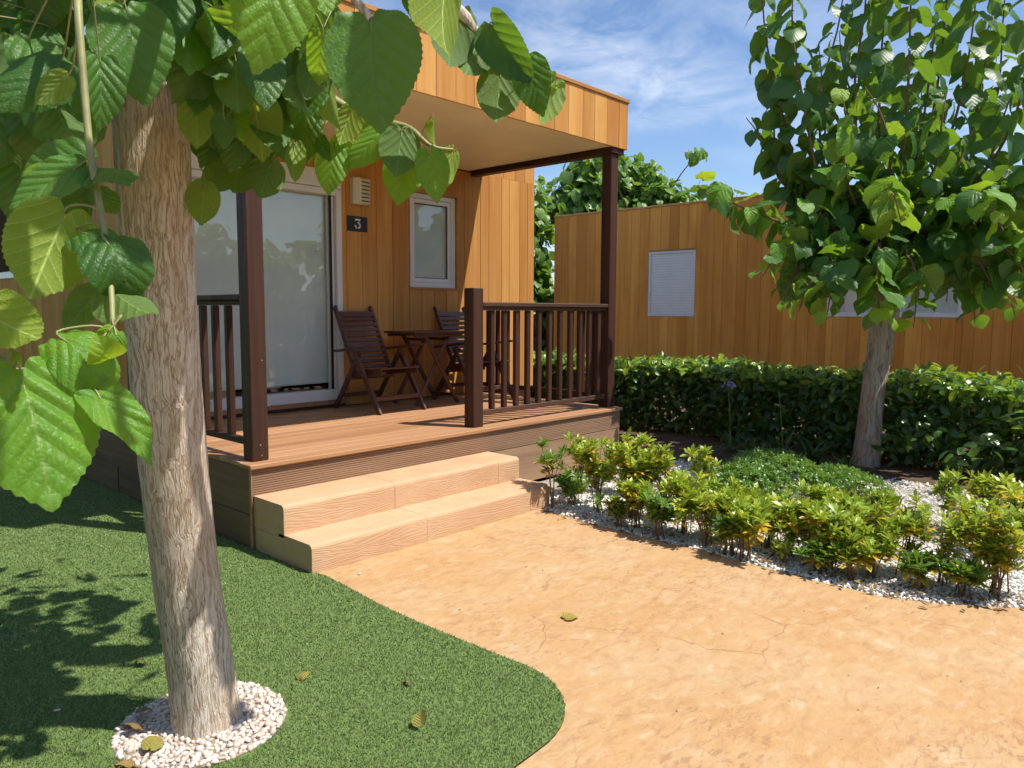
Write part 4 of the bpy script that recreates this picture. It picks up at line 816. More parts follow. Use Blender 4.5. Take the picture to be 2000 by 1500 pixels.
HANGING_LEAVES=[
(-1.462,-3.158,1.906,-1.482,-3.2,1.743,-0.68,-0.72,-0.141,0.877,0,0),
(-1.57,-3.058,1.992,-1.613,-3.074,1.831,-0.406,-0.913,-0.037,0.774,1,1),
(-1.438,-2.972,2.055,-1.458,-3.029,1.973,-0.362,-0.922,0.139,0.86,2,1),
(-1.003,-2.83,2.201,-1.064,-2.859,2.006,0.291,0.948,0.13,0.645,3,2),
(-0.944,-2.653,2.289,-0.959,-2.649,2.196,-0.855,-0.514,-0.075,0.774,4,0),
(-0.699,-2.554,2.287,-0.777,-2.564,2.104,0.467,0.876,0.12,0.688,1,0),
(-0.631,-2.562,2.236,-0.709,-2.567,2.086,0.574,0.726,0.378,0.731,5,0),
(-0.593,-2.617,2.135,-0.647,-2.649,1.977,0.667,0.638,0.385,0.74,0,0),
(-0.633,-2.631,2.252,-0.616,-2.74,2.094,-0.975,0.043,0.218,0.645,3,0),
(-0.575,-2.709,2.152,-0.595,-2.776,2.004,-0.893,-0.433,0.127,0.671,2,0),
(-0.495,-2.728,2.108,-0.58,-2.722,1.973,0.348,0.856,0.381,0.602,4,1),
(-0.469,-2.675,2.159,-0.491,-2.729,2.084,0.288,0.945,0.157,0.774,1,2),
(-0.733,-2.337,1.984,-0.779,-2.361,1.845,0.54,0.821,0.188,0.817,0,0),
(-0.7,-2.322,1.927,-0.758,-2.333,1.787,-0.619,-0.763,0.188,0.843,5,1),
(-0.711,-2.444,1.912,-0.724,-2.49,1.778,-0.538,-0.757,0.372,0.688,2,1),
(-0.619,-2.436,1.933,-0.661,-2.434,1.822,0.282,0.957,0.065,0.602,1,2),
(-0.663,-2.4,2.022,-0.655,-2.391,1.956,0.128,0.992,0.013,0.516,3,2),
(-0.775,-2.29,1.996,-0.872,-2.255,1.884,-0.49,-0.835,0.25,0.619,4,1),
(-0.725,-2.257,2.046,-0.789,-2.195,2.002,0.517,0.853,-0.076,0.688,2,2),
(-0.874,-2.19,1.94,-0.922,-2.211,1.811,-0.639,-0.765,-0.077,0.74,5,1),
(-0.824,-2.163,1.98,-0.82,-2.208,1.882,0.332,0.94,0.083,0.774,0,2),
(-0.928,-2.201,1.96,-0.935,-2.243,1.897,-0.918,-0.345,0.198,0.602,1,0),
(-0.931,-2.248,2.104,-0.928,-2.272,1.958,0.003,0.986,0.168,0.602,3,2),
(-0.829,-2.217,2.054,-0.869,-2.188,1.955,0.252,0.949,0.191,0.774,4,2),
(-1.125,-1.858,1.83,-1.154,-1.884,1.707,0.344,0.939,0.021,0.757,0,1),
(-1.019,-1.886,1.937,-1.066,-1.922,1.795,0.512,0.769,0.383,0.903,1,0),
(-0.956,-1.958,1.911,-1.013,-1.981,1.795,0.385,0.834,0.396,0.86,2,0),
(-1.045,-1.786,1.92,-1.079,-1.832,1.811,0.612,0.788,0.059,0.774,3,0),
(-0.958,-2.101,1.942,-0.998,-2.143,1.815,0.278,0.948,0.153,0.473,4,1),
(-0.922,-2.118,2.048,-0.939,-2.119,1.903,-0.682,-0.702,0.203,0.688,5,0),
(-0.989,-2.116,2.11,-1.035,-2.156,1.958,-0.499,-0.85,0.171,0.731,0,0),
(-0.977,-2.187,2.179,-0.976,-2.206,2.051,0.143,0.98,0.141,0.688,1,0),
(-0.926,-2.238,2.209,-0.945,-2.237,2.074,0.774,0.602,0.195,0.645,2,0),
(-0.985,-1.749,2.112,-1.025,-1.8,1.928,0.439,0.849,0.295,0.817,3,0),
(-0.937,-1.879,2.086,-0.962,-1.943,1.927,0.396,0.872,0.287,0.731,4,0),
(-1.245,-2.2,2.174,-1.269,-2.267,1.996,0.354,0.935,-0.021,0.688,5,0),
(-1.12,-2.178,2.199,-1.148,-2.169,2.045,-0.303,-0.953,0.019,0.731,0,0),
(-1.524,-2.351,2.105,-1.526,-2.43,1.912,-0.49,-0.861,0.137,0.817,0,0),
(-1.527,-2.265,2.168,-1.537,-2.341,2.037,-0.064,0.995,0.079,0.516,1,2),
(-1.391,-2.257,2.221,-1.429,-2.304,2.075,-0.301,-0.953,-0.019,0.774,2,0),
(-1.612,-2.42,1.966,-1.621,-2.456,1.835,-0.035,-0.999,-0.028,0.602,3,0),
(-1.731,-2.531,1.921,-1.838,-2.563,1.825,-0.054,-0.839,0.542,0.731,4,0),
(-1.738,-2.435,1.971,-1.705,-2.554,1.862,-0.027,-0.926,0.376,0.688,5,0),
(-1.737,-2.59,1.881,-1.776,-2.556,1.834,0.117,0.991,-0.063,0.688,0,1),
(-1.697,-2.421,1.859,-1.694,-2.506,1.765,0.14,0.986,0.085,0.688,1,0),
(-1.787,-2.78,1.689,-1.884,-2.764,1.624,-0.085,-0.773,0.629,0.619,2,0),
(-1.765,-2.733,1.713,-1.845,-2.646,1.708,-0.084,-0.632,0.77,0.688,3,0),
(-1.752,-2.79,1.693,-1.753,-2.9,1.68,-0.212,-0.888,0.407,0.774,4,0),
(-1.742,-2.765,1.658,-1.729,-2.787,1.609,-0.019,0.99,-0.142,0.774,5,0),
(-1.821,-2.815,1.597,-1.885,-2.845,1.467,0.158,0.987,0.004,0.86,0,2),
(-1.711,-2.192,1.759,-1.726,-2.192,1.645,-0.165,-0.983,0.077,0.774,1,0),
(-1.781,-2.894,1.561,-1.767,-2.998,1.504,-0.275,-0.62,0.735,0.903,6,0),
(-1.795,-2.843,1.579,-1.756,-2.942,1.565,-0.248,-0.596,0.764,0.774,6,0),
(-1.78,-2.903,1.488,-1.756,-2.991,1.431,0.219,0.85,-0.478,0.774,3,0),
(-1.792,-2.856,1.481,-1.827,-2.827,1.421,0.17,0.841,-0.514,0.688,4,0),
(-1.966,-2.924,1.461,-1.902,-3.031,1.388,0.133,0.914,-0.382,0.568,5,2),
(-1.869,-2.966,1.412,-1.833,-3.08,1.366,-0.268,-0.668,0.694,0.688,6,1),
(-1.824,-2.987,1.39,-1.825,-3.046,1.353,0.465,0.799,-0.38,0.817,7,2),
(-1.93,-2.983,1.351,-1.925,-3.078,1.199,-0.132,-0.718,0.684,0.929,8,1),
(-1.842,-3.003,1.332,-1.794,-3.094,1.256,-0.131,-0.81,0.572,0.533,9,1),
(-1.809,-2.966,1.429,-1.836,-2.967,1.407,-0.196,-0.863,0.465,0.688,7,2),
(-1.804,-2.973,1.422,-1.806,-3.001,1.394,-0.223,-0.891,0.396,0.688,7,1),
(-1.926,-2.93,1.393,-1.922,-2.937,1.372,0.143,0.934,-0.327,0.602,4,2),
(-0.988,-0.915,2.75,-1.002,-0.978,2.649,0.157,-0.987,0.024,0.729,3,0),
(-1.127,-1.993,2.396,-1.126,-1.979,2.308,-0.123,-0.878,-0.464,0.833,1,0),
(-1.014,-1.839,2.51,-1.076,-1.865,2.38,-0.941,-0.336,0.022,0.741,1,1),
(-1.366,-1.362,2.326,-1.377,-1.384,2.206,-0.355,-0.847,0.397,0.724,5,1),
(-1.368,-2.026,2.223,-1.387,-2.027,2.087,0.124,0.987,0.104,0.817,5,0),
(-0.727,-1.274,2.274,-0.791,-1.253,2.106,0.787,0.525,0.323,0.764,3,0),
(-1.108,-2.486,2.133,-1.091,-2.429,2.029,-0.687,-0.595,-0.417,0.685,4,1),
(-1.309,-0.842,2.4,-1.337,-0.849,2.315,-0.136,-0.779,0.612,0.668,5,1),
(-1.544,-2.035,2.063,-1.58,-2.078,1.961,0.229,0.878,-0.421,0.788,2,1),
(-1.269,-2.281,1.946,-1.258,-2.274,1.87,-0.174,-0.792,0.586,0.836,4,0),
(-1.141,-2.086,2.203,-1.159,-2.212,2.044,0.642,0.747,0.173,0.656,1,0),
(-0.986,-1.812,2.187,-1.021,-1.726,2.09,-0.778,-0.491,0.391,0.805,4,1),
(-1.51,-1.976,2.084,-1.481,-1.871,2.017,0.528,0.797,0.294,0.659,2,0),
(-1.043,-1.816,2.188,-1.029,-1.814,2.072,0.247,0.759,-0.602,0.687,0,0),
(-1.204,-0.736,2.435,-1.192,-0.646,2.349,0.033,-0.99,0.136,0.73,0,1),
(-1.374,-1.793,2.374,-1.378,-1.754,2.276,-0.143,-0.983,-0.113,0.674,4,0),
(-0.587,-1.693,2.607,-0.617,-1.723,2.504,0.265,0.964,0.011,0.699,4,1),
(-0.984,-2.294,2.347,-0.961,-2.273,2.227,0.024,0.981,-0.191,0.728,2,0),
(-1.183,-2.303,2.145,-1.233,-2.268,2.002,-0.19,-0.913,-0.36,0.818,5,0),
(-1.278,-2.253,2.212,-1.303,-2.346,2.095,-0.055,-0.954,-0.294,0.646,3,0),
(-1.174,-0.82,2.293,-1.224,-0.872,2.17,-0.106,-0.812,-0.574,0.773,4,0),
(-0.831,-1.73,2.138,-0.838,-1.743,2.03,0.775,0.607,0.177,0.7,5,1),
(-0.82,-1.111,2.586,-0.802,-1.068,2.484,0.063,-0.979,0.192,0.757,0,0),
(-0.671,-1.28,2.72,-0.686,-1.324,2.616,0.823,0.505,0.259,0.707,2,0),
(-1.196,-1.187,2.261,-1.285,-1.087,2.128,0.14,-0.964,0.226,0.672,2,0),
(-0.881,-2.132,2.355,-0.856,-2.147,2.263,-0.011,0.981,0.192,0.841,1,0),
(-1.503,-1.799,2.273,-1.48,-1.779,2.145,0.201,0.968,0.15,0.743,4,0),
(-1.4,-0.608,2.217,-1.389,-0.662,2.105,0.443,0.871,-0.211,0.743,3,0),
(-0.888,-1.035,2.698,-0.921,-0.958,2.591,0.034,0.999,0.038,0.851,5,0),
(-0.881,-1.866,2.197,-0.909,-1.916,2.109,0.678,0.593,-0.435,0.667,0,0),
(-1.009,-2.227,2.309,-1.048,-2.316,2.13,0.758,0.422,-0.497,0.816,1,0),
(-1.076,-2.408,2.117,-1.088,-2.379,2.011,0.652,0.709,-0.27,0.792,3,0),
(-0.63,-1.453,2.469,-0.675,-1.426,2.375,0.292,0.665,0.688,0.792,2,0),
(-0.851,-2.034,2.212,-0.862,-2.027,2.079,0.022,0.946,0.322,0.722,2,0),
(-0.886,-2.004,2.406,-0.945,-1.942,2.267,0.944,0.072,0.321,0.645,2,0),
(-0.932,-1.834,2.536,-0.926,-1.877,2.416,-0.545,-0.602,-0.583,0.765,1,0),
(-0.772,-1.507,2.203,-0.827,-1.565,2.06,-0.55,-0.413,-0.726,0.652,4,0),
(-1.374,-1.448,2.214,-1.356,-1.481,2.068,-0.359,-0.863,0.354,0.653,4,0),
(-1.034,-1.733,2.219,-1.078,-1.774,2.127,-0.674,-0.738,0.022,0.691,0,1),
(-1.439,-1.208,2.141,-1.402,-1.232,2.041,-0.01,-0.951,-0.309,0.858,1,0),
(-1.494,-1.399,2.334,-1.449,-1.604,2.19,-0.389,-0.608,0.692,0.749,3,0),
(-1.383,-1.78,2.15,-1.394,-1.871,2.055,-0.18,-0.804,0.567,0.817,1,0),
(-0.921,-1.934,2.059,-0.981,-1.915,1.912,-0.42,-0.907,0.002,0.756,2,0),
(-1.387,-0.98,2.556,-1.371,-0.962,2.421,0.324,0.923,0.207,0.651,0,0),
(-1.4,-2.15,2.278,-1.412,-2.202,2.172,-0.558,-0.711,0.428,0.73,4,0),
(-1.078,-1.887,2.456,-1.088,-1.964,2.305,0.049,-0.999,0.023,0.846,5,0),
(-1.465,-1.994,2.308,-1.504,-1.997,2.188,-0.176,-0.92,0.35,0.65,5,0),
(-0.848,-1.669,2.601,-0.838,-1.653,2.483,-0.559,-0.74,-0.374,0.847,4,1),
(-1.165,-1.826,2.329,-1.139,-1.796,2.229,0.706,0.62,0.343,0.79,0,1),
(-1.367,-0.905,2.33,-1.355,-0.957,2.232,-0.242,-0.928,-0.285,0.838,5,0),
(-1.581,-1.943,2.263,-1.557,-1.921,2.16,0.159,0.975,0.157,0.764,4,0),
(-1.313,-1.721,2.416,-1.399,-1.759,2.257,0.37,0.922,-0.116,0.835,4,0),
(-1.277,-1.835,2.331,-1.282,-1.873,2.228,-0.13,-0.973,0.188,0.766,3,0),
(-1.21,-2.079,2.124,-1.215,-2.07,1.975,0.036,0.998,0.042,0.842,1,1),
(-1.3,-1.897,2.343,-1.257,-1.845,2.222,-0.308,-0.879,-0.364,0.767,5,0),
(-1.006,-1.383,2.41,-1.01,-1.501,2.233,0.818,0.483,0.311,0.806,4,0),
(-0.815,-1.951,2.495,-0.829,-1.886,2.396,-0.772,-0.625,-0.111,0.827,4,0),
(-1.537,-1.772,2.067,-1.51,-1.731,1.971,0.403,0.894,-0.194,0.765,0,0),
(-1.369,-0.603,2.337,-1.353,-0.549,2.224,0.902,0.354,-0.248,0.728,0,0),
(-1.592,-1.447,2.335,-1.586,-1.527,2.163,0.062,-0.985,-0.161,0.685,2,0),
(-1.653,-1.768,2.227,-1.648,-1.744,2.125,0.499,0.856,-0.134,0.711,4,1),
(-1.503,-1.737,2.237,-1.52,-1.808,2.095,-0.076,-0.965,0.251,0.685,0,0),
(-0.835,-1.439,2.464,-0.848,-1.437,2.318,-0.351,-0.919,-0.178,0.832,2,0),
(-1.591,-1.777,2.051,-1.591,-1.69,1.956,-0.26,-0.854,0.451,0.739,2,0),
(-1.613,-1.652,2.239,-1.597,-1.623,2.172,0.01,-0.942,-0.336,0.759,2,0),
(-0.619,-1.737,2.618,-0.628,-1.747,2.51,0.313,0.656,-0.687,0.851,3,1),
(-0.627,-1.504,2.361,-0.658,-1.539,2.232,-0.594,-0.769,-0.236,0.742,5,0),
(-1,-2.278,2.098,-1.073,-2.264,1.98,-0.782,-0.582,-0.222,0.773,5,0),
(-0.728,-1.576,2.594,-0.782,-1.651,2.432,-0.6,-0.798,-0.053,0.803,2,0),
(-1.134,-2.102,2.373,-1.142,-2.165,2.248,0.277,0.937,0.21,0.813,0,0),
(-1.535,-1.113,2.379,-1.561,-1.172,2.228,0.479,0.867,-0.136,0.823,2,0),
(-0.756,-1.205,2.656,-0.732,-1.255,2.567,-0.037,-0.998,0.054,0.835,1,1),
(-1.299,-1.52,2.194,-1.332,-1.455,2.092,0.992,-0.102,0.076,0.665,3,0),
(-0.807,-1.676,2.174,-0.802,-1.761,2.041,0.854,0.366,0.37,0.717,3,1),
(-1.302,-1.588,2.213,-1.313,-1.603,2.107,-0.268,-0.932,0.244,0.682,3,0),
(-1.297,-2.182,1.987,-1.27,-2.142,1.89,0.447,0.706,-0.549,0.838,5,1),
(-0.841,-1.997,2.24,-0.898,-1.972,2.124,-0.59,-0.786,-0.186,0.734,0,0),
(-1.08,-1.619,2.469,-1.071,-1.581,2.384,-0.116,-0.902,0.417,0.837,5,1),
(-0.752,-1.812,2.327,-0.724,-1.817,2.217,-0.642,-0.755,-0.132,0.736,4,0),
(-1.018,-1.617,2.035,-0.99,-1.574,1.959,-0.93,-0.249,-0.271,0.758,3,0),
(-1.05,-1.791,2.454,-1.034,-1.801,2.368,-0.16,-0.987,0.021,0.73,4,0),
(-1.399,-1.442,2.271,-1.379,-1.379,2.162,0.21,0.946,0.246,0.803,4,0),
(-0.814,-1.955,2.259,-0.805,-1.981,2.132,-0.445,-0.817,0.367,0.78,3,0),
(-1.306,-0.687,2.534,-1.27,-0.57,2.462,-0.011,0.99,-0.142,0.766,5,0),
(-1.215,-2.093,2.271,-1.27,-2.165,2.08,-0.974,-0.149,-0.169,0.695,3,0),
(-0.807,-1.134,2.608,-0.836,-1.178,2.431,0.708,0.531,0.465,0.662,5,0),
(-1.57,-1.348,2.136,-1.596,-1.454,1.963,0.601,0.764,-0.235,0.791,4,1),
(-0.878,-2.088,2.383,-0.878,-2.057,2.281,0.417,0.829,0.373,0.854,5,0),
(-1.022,-1.951,2.377,-0.988,-1.939,2.309,-0.217,-0.975,-0.035,0.671,2,1),
(-1.196,-2.34,2.114,-1.214,-2.402,1.966,-0.266,-0.903,-0.337,0.714,2,0),
(-0.776,-1.559,2.11,-0.81,-1.654,1.948,0.05,-0.988,-0.149,0.802,1,0),
(-1.097,-1.277,2.467,-1.074,-1.349,2.341,0.383,0.656,0.651,0.682,0,0),
(-1.179,-1.911,2.359,-1.141,-1.887,2.273,0.512,0.846,-0.149,0.803,5,1),
(-1.491,-1.561,2.3,-1.485,-1.506,2.226,-0.467,-0.884,-0.002,0.657,5,0),
(-0.553,-1.652,2.629,-0.549,-1.612,2.544,0.795,0.288,-0.534,0.664,3,1),
(-1.111,-0.982,2.365,-1.13,-0.939,2.258,-0.72,-0.46,-0.52,0.796,1,0),
(-0.901,-2.201,2.329,-0.971,-2.187,2.184,0.585,0.73,0.354,0.781,1,0),
(-1.046,-2.081,2.207,-1.04,-2.12,2.103,-0.619,-0.775,0.129,0.75,2,0),
(-1.186,-1.83,2.294,-1.232,-1.849,2.179,0.853,0.131,0.505,0.741,1,0),
(-0.926,-2.037,2.084,-0.986,-2.071,1.954,-0.449,-0.852,-0.267,0.793,4,0),
(-1.108,-1.07,2.527,-1.092,-1.069,2.413,-0.075,-0.985,-0.153,0.738,3,0),
(-1.182,-1.778,2.3,-1.164,-1.795,2.185,-0.597,-0.782,0.178,0.671,4,0),
(-1.573,-1.886,2.258,-1.562,-1.891,2.119,0.684,0.664,-0.302,0.859,3,0),
(-1.451,-1.049,2.501,-1.427,-1.04,2.415,0.424,0.877,-0.225,0.724,3,0),
(-1.351,-1.096,2.191,-1.328,-1.15,2.088,0.148,0.935,-0.323,0.789,2,1),
(-1.191,-1.238,2.498,-1.16,-1.21,2.414,0.92,0.342,-0.19,0.796,1,0),
(-1.603,-1.525,2.213,-1.612,-1.389,2.13,0.356,0.836,-0.417,0.782,3,1),
(-1.577,-1.961,2.151,-1.616,-2.003,2.05,-0.252,-0.962,0.102,0.803,2,0),
(-1.6,-1.941,2.177,-1.626,-1.929,2.076,0.247,-0.969,-0.023,0.812,3,0),
(-1.478,-0.822,2.229,-1.45,-0.847,2.133,0.742,0.649,-0.168,0.823,0,0),
(-1.533,-1.906,2.317,-1.536,-1.926,2.197,-0.323,-0.945,0.05,0.766,0,1),
(-0.971,-1.838,2.071,-0.914,-1.796,1.942,-0.474,-0.876,0.089,0.708,3,0),
(-1.309,-0.992,2.625,-1.273,-1.126,2.503,-0.061,0.989,-0.136,0.651,0,0),
(-1.33,-2.18,2.219,-1.358,-2.321,2.065,-0.18,-0.983,-0.039,0.857,4,1),
(-1.561,-1.144,2.199,-1.555,-1.121,2.1,0.003,-0.734,0.68,0.788,4,0),
(-0.622,-1.667,2.62,-0.596,-1.612,2.519,-0.347,-0.936,-0.058,0.843,3,0),
(-0.937,-1.748,2.354,-0.913,-1.725,2.246,-0.307,-0.947,0.092,0.767,2,0),
(-1.073,-1.919,2.197,-1.131,-2.073,2.051,-0.768,-0.43,0.475,0.654,2,0),
(-1.203,-1.166,2.411,-1.222,-1.259,2.293,0.548,0.678,-0.49,0.703,5,0),
(-1.534,-1.373,2.137,-1.52,-1.403,2.019,-0.506,-0.663,0.551,0.661,1,0),
(-1.279,-0.653,2.331,-1.234,-0.684,2.204,0.177,-0.919,0.351,0.706,3,0),
(-0.888,-1.447,2.354,-0.94,-1.442,2.244,-0.104,-0.719,0.687,0.673,2,0),
(-1.257,-2.302,2.172,-1.286,-2.172,2.119,0.454,0.891,0.018,0.809,5,1),
(-0.846,-1.449,2.208,-0.906,-1.388,2.124,-0.28,-0.803,0.526,0.732,1,0),
(-1.374,-0.569,2.305,-1.396,-0.695,2.179,0.29,-0.949,0.128,0.785,4,1),
(-1.256,-1.803,2.422,-1.244,-1.788,2.313,-0.304,-0.931,0.2,0.687,1,0),
(-0.982,-1.014,2.583,-0.93,-1.01,2.495,0.931,0.214,0.294,0.826,4,0),
(-1.135,-1.505,2.512,-1.067,-1.607,2.406,-0.115,0.973,-0.199,0.813,0,0),
(-0.801,-1.476,2.339,-0.839,-1.598,2.219,-0.611,-0.781,0.131,0.681,3,0),
(-0.74,-1.731,2.414,-0.72,-1.806,2.295,-0.595,-0.64,-0.486,0.805,0,1),
(-0.804,-1.734,2.077,-0.852,-1.703,1.958,0.558,0.83,-0.007,0.841,4,0),
(-0.824,-1.199,2.479,-0.913,-1.281,2.331,-0.166,0.969,0.183,0.656,1,0),
(-1.598,-1.911,2.046,-1.597,-1.85,1.944,0.383,0.827,-0.411,0.852,0,0),
(-1.404,-1.425,2.321,-1.427,-1.476,2.192,-0.473,-0.45,0.758,0.659,4,0),
(-1.345,-1.773,2.255,-1.368,-1.817,2.112,-0.666,-0.583,-0.465,0.663,4,0),
(-0.703,-1.269,2.652,-0.668,-1.268,2.51,-0.802,-0.597,0.025,0.858,5,0),
(-1.351,-0.644,2.346,-1.299,-0.578,2.244,-0.048,-0.947,0.317,0.713,1,1),
(-1.202,-0.693,2.692,-1.27,-0.729,2.529,0.576,0.467,-0.67,0.814,4,1),
(-1.158,-1.549,2.424,-1.17,-1.688,2.276,-0.087,0.894,-0.44,0.735,5,1),
(-1.278,-0.816,2.346,-1.271,-0.794,2.266,0.947,0.181,-0.266,0.808,4,0),
(-1.343,-0.704,2.342,-1.385,-0.685,2.218,-0.372,-0.928,-0.028,0.802,0,0),
(-1.241,-2.297,2.074,-1.245,-2.31,1.944,0.57,0.796,0.206,0.846,1,0),
(-1.13,-2.081,2.036,-1.08,-2.024,1.9,-0.771,-0.442,0.459,0.746,3,0),
(-1.27,-0.66,2.686,-1.362,-0.597,2.534,-0.468,-0.585,-0.663,0.821,1,0),
(-0.849,-1.394,2.088,-0.864,-1.446,1.97,0.79,0.342,-0.509,0.774,3,1),
(-1.488,-1.122,2.549,-1.499,-1.177,2.454,0.876,0.374,0.305,0.659,4,1),
(-0.83,-1.735,2.458,-0.79,-1.766,2.349,0.458,0.707,-0.539,0.829,5,0),
(-0.978,-1.869,2.299,-1.003,-1.912,2.167,0.489,0.831,-0.266,0.729,5,0),
(-1.618,-1.775,2.276,-1.616,-1.883,2.132,0.481,0.87,-0.106,0.805,4,0),
(-1.238,-2.128,2.13,-1.228,-2.172,1.965,0.343,0.939,-0.004,0.729,1,0),
(-1.133,-2.314,2.29,-1.156,-2.328,2.179,-0.158,-0.913,-0.377,0.771,0,0),
(-1.191,-2.174,2.024,-1.197,-2.206,1.916,-0.871,-0.308,-0.382,0.847,4,1),
(-0.968,-2.035,2.41,-0.998,-2,2.277,-0.304,0.952,-0.028,0.651,1,1),
(-0.697,-1.78,2.617,-0.71,-1.81,2.501,-0.658,-0.734,0.17,0.669,4,0),
(-1.09,-2.35,2.051,-1.105,-2.4,1.939,-0.193,0.967,-0.169,0.768,3,0),
(-0.997,-1.836,2.418,-1.025,-1.812,2.26,-0.262,-0.832,0.489,0.767,3,0),
(-1.061,-2.409,2.169,-1.071,-2.355,2.083,0.751,0.642,0.151,0.86,3,1),
(-1.108,-1.921,2.008,-1.172,-1.95,1.885,-0.458,-0.857,-0.235,0.663,1,0),
(-1.015,-1.634,2.133,-1,-1.631,2.031,-0.999,-0.013,-0.038,0.701,5,1),
(-1.051,-2.362,2.284,-1.057,-2.286,2.154,-0.255,-0.957,-0.14,0.765,3,0),
(-1.048,-1.774,2.264,-1.068,-1.732,2.17,-0.825,-0.524,-0.213,0.756,4,1),
(-0.865,-1.784,2.244,-0.845,-1.839,2.087,-0.174,0.982,-0.073,0.853,0,0),
(-0.649,-1.365,2.488,-0.671,-1.358,2.384,-0.346,-0.842,0.413,0.669,3,0),
(-0.729,-1.517,2.688,-0.8,-1.478,2.604,0.072,-0.983,0.167,0.823,4,1),
(-0.765,-1.842,2.448,-0.765,-1.799,2.362,-0.847,-0.488,0.21,0.758,3,1),
(-0.937,-1.433,2.617,-0.955,-1.401,2.504,0.571,0.801,0.181,0.648,4,0),
(-1.163,-2.267,2.28,-1.146,-2.266,2.179,0.595,0.539,0.596,0.814,3,0),
(-0.723,-1.619,2.083,-0.712,-1.647,2.004,-0.28,-0.651,0.705,0.849,2,0),
(-1.149,-2.155,2.108,-1.166,-2.208,1.945,0.053,-0.868,0.493,0.822,1,0),
(-0.731,-1.312,2.659,-0.758,-1.319,2.566,0.037,-0.998,-0.058,0.786,4,0),
(-0.705,-1.615,2.157,-0.676,-1.637,2.035,0.608,0.786,0.115,0.685,1,0),
(-0.607,-1.607,2.649,-0.616,-1.647,2.527,0.074,0.983,-0.169,0.672,5,0),
(-0.862,-1.912,2.139,-0.887,-1.877,2.038,0.035,-0.913,0.406,0.813,5,0),
(-1.071,-2.125,2.025,-1.098,-2.257,1.905,-0.258,-0.936,0.239,0.758,0,0),
(-0.801,-1.239,2.36,-0.837,-1.303,2.233,-0.852,-0.465,0.241,0.841,2,0),
(-1.209,-2.248,2.299,-1.2,-2.237,2.228,0.051,0.979,-0.198,0.857,3,0),
(-0.747,-1.583,2.48,-0.703,-1.681,2.339,-0.607,-0.707,-0.362,0.647,4,0),
(-0.961,-1.63,2.46,-0.983,-1.687,2.334,-0.049,-0.996,-0.077,0.793,5,1),
(-0.501,-1.472,2.551,-0.443,-1.422,2.447,-0.203,-0.965,-0.168,0.719,0,0),
(-1.06,-1.703,2.253,-1.085,-1.682,2.127,-0.381,-0.903,0.199,0.748,3,0),
(-0.985,-1.759,2.122,-0.994,-1.734,2.008,-0.939,-0.293,-0.179,0.826,0,0),
(-1.119,-1.96,2.032,-1.188,-1.978,1.924,0.257,0.954,0.156,0.757,3,0),
(-0.837,-1.885,2.419,-0.798,-1.919,2.308,0.485,0.847,0.217,0.716,1,0),
(-0.733,-1.565,2.467,-0.704,-1.602,2.32,-0.21,-0.975,0.075,0.744,0,0),
(-1.095,-1.913,2.366,-1.103,-1.954,2.216,-0.993,0.03,0.112,0.697,2,0),
(-1.066,-2.169,2.21,-1.048,-2.078,2.138,-0.855,-0.283,0.435,0.843,3,0),
(-0.947,-1.468,2.41,-0.912,-1.597,2.274,-0.144,0.989,0.024,0.782,1,0),
(-1.208,-2.088,2.15,-1.256,-2.162,2.015,0.285,0.79,-0.543,0.693,0,0),
(-1.052,-1.66,2.186,-1.023,-1.667,2.085,0.89,0.426,-0.165,0.733,3,0),
(-0.81,-1.24,2.721,-0.798,-1.255,2.627,-0.072,-0.994,0.087,0.767,4,0),
(-1.085,-1.707,2.521,-1.083,-1.709,2.389,0.3,0.852,0.43,0.82,1,0),
(-1.001,-2.027,2.1,-1.01,-2.035,2.005,-0.511,-0.859,0.021,0.646,2,0),
(-0.69,-1.707,2.585,-0.699,-1.74,2.443,-0.087,0.993,0.084,0.786,2,0),
(-0.901,-1.949,2.129,-0.914,-1.917,2.03,-0.916,-0.286,-0.281,0.718,0,0),
(-0.648,-1.787,2.36,-0.662,-1.708,2.278,0.905,0.271,0.329,0.715,0,1),
(-0.808,-1.927,2.245,-0.811,-1.855,2.137,0.272,0.918,-0.29,0.8,0,0),
(-0.955,-1.496,2.401,-0.998,-1.558,2.244,0.106,0.974,0.198,0.7,3,1),
(-0.809,-1.458,2.42,-0.792,-1.499,2.265,0.977,0.137,0.164,0.803,4,0),
(-1.111,-1.869,2.22,-1.081,-1.758,2.132,-0.771,-0.479,0.419,0.669,3,0),
(-1.047,-2.102,2.076,-1.037,-2.093,1.93,-0.755,-0.6,-0.265,0.665,3,0),
(-1.146,-2.105,2.343,-1.158,-2.149,2.247,0.799,0.573,0.18,0.672,3,0),
(-1.188,-2.202,2.174,-1.257,-2.26,2.07,0.521,0.81,-0.269,0.813,4,0),
(-1.249,-2.189,2.317,-1.248,-2.285,2.15,-0.991,-0.015,0.136,0.647,5,0),
(-1.053,-1.84,2.202,-1.061,-1.845,2.072,0.73,0.683,-0.019,0.684,2,0),
(-0.663,-1.751,2.395,-0.635,-1.754,2.274,0.57,0.821,0.021,0.673,2,0),
(-1.106,-2.271,2.149,-1.091,-2.192,1.999,0.11,-0.992,0.065,0.742,5,0),
(-0.754,-1.516,2.195,-0.695,-1.487,2.129,-0.306,-0.7,0.645,0.788,2,0),
(-0.824,-1.359,2.487,-0.891,-1.329,2.361,0.355,0.878,-0.321,0.791,5,0),
(-0.687,-1.559,2.229,-0.781,-1.614,2.09,-0.443,-0.84,-0.314,0.733,5,0),
(-0.473,-1.567,2.613,-0.437,-1.523,2.532,0.038,0.998,-0.046,0.687,3,0),
(-1.054,-2.291,2.338,-1.025,-2.305,2.224,-0.138,-0.957,-0.257,0.764,4,0),
(-1.147,-2.213,2.024,-1.074,-2.13,1.901,0.515,0.742,-0.43,0.812,5,1),
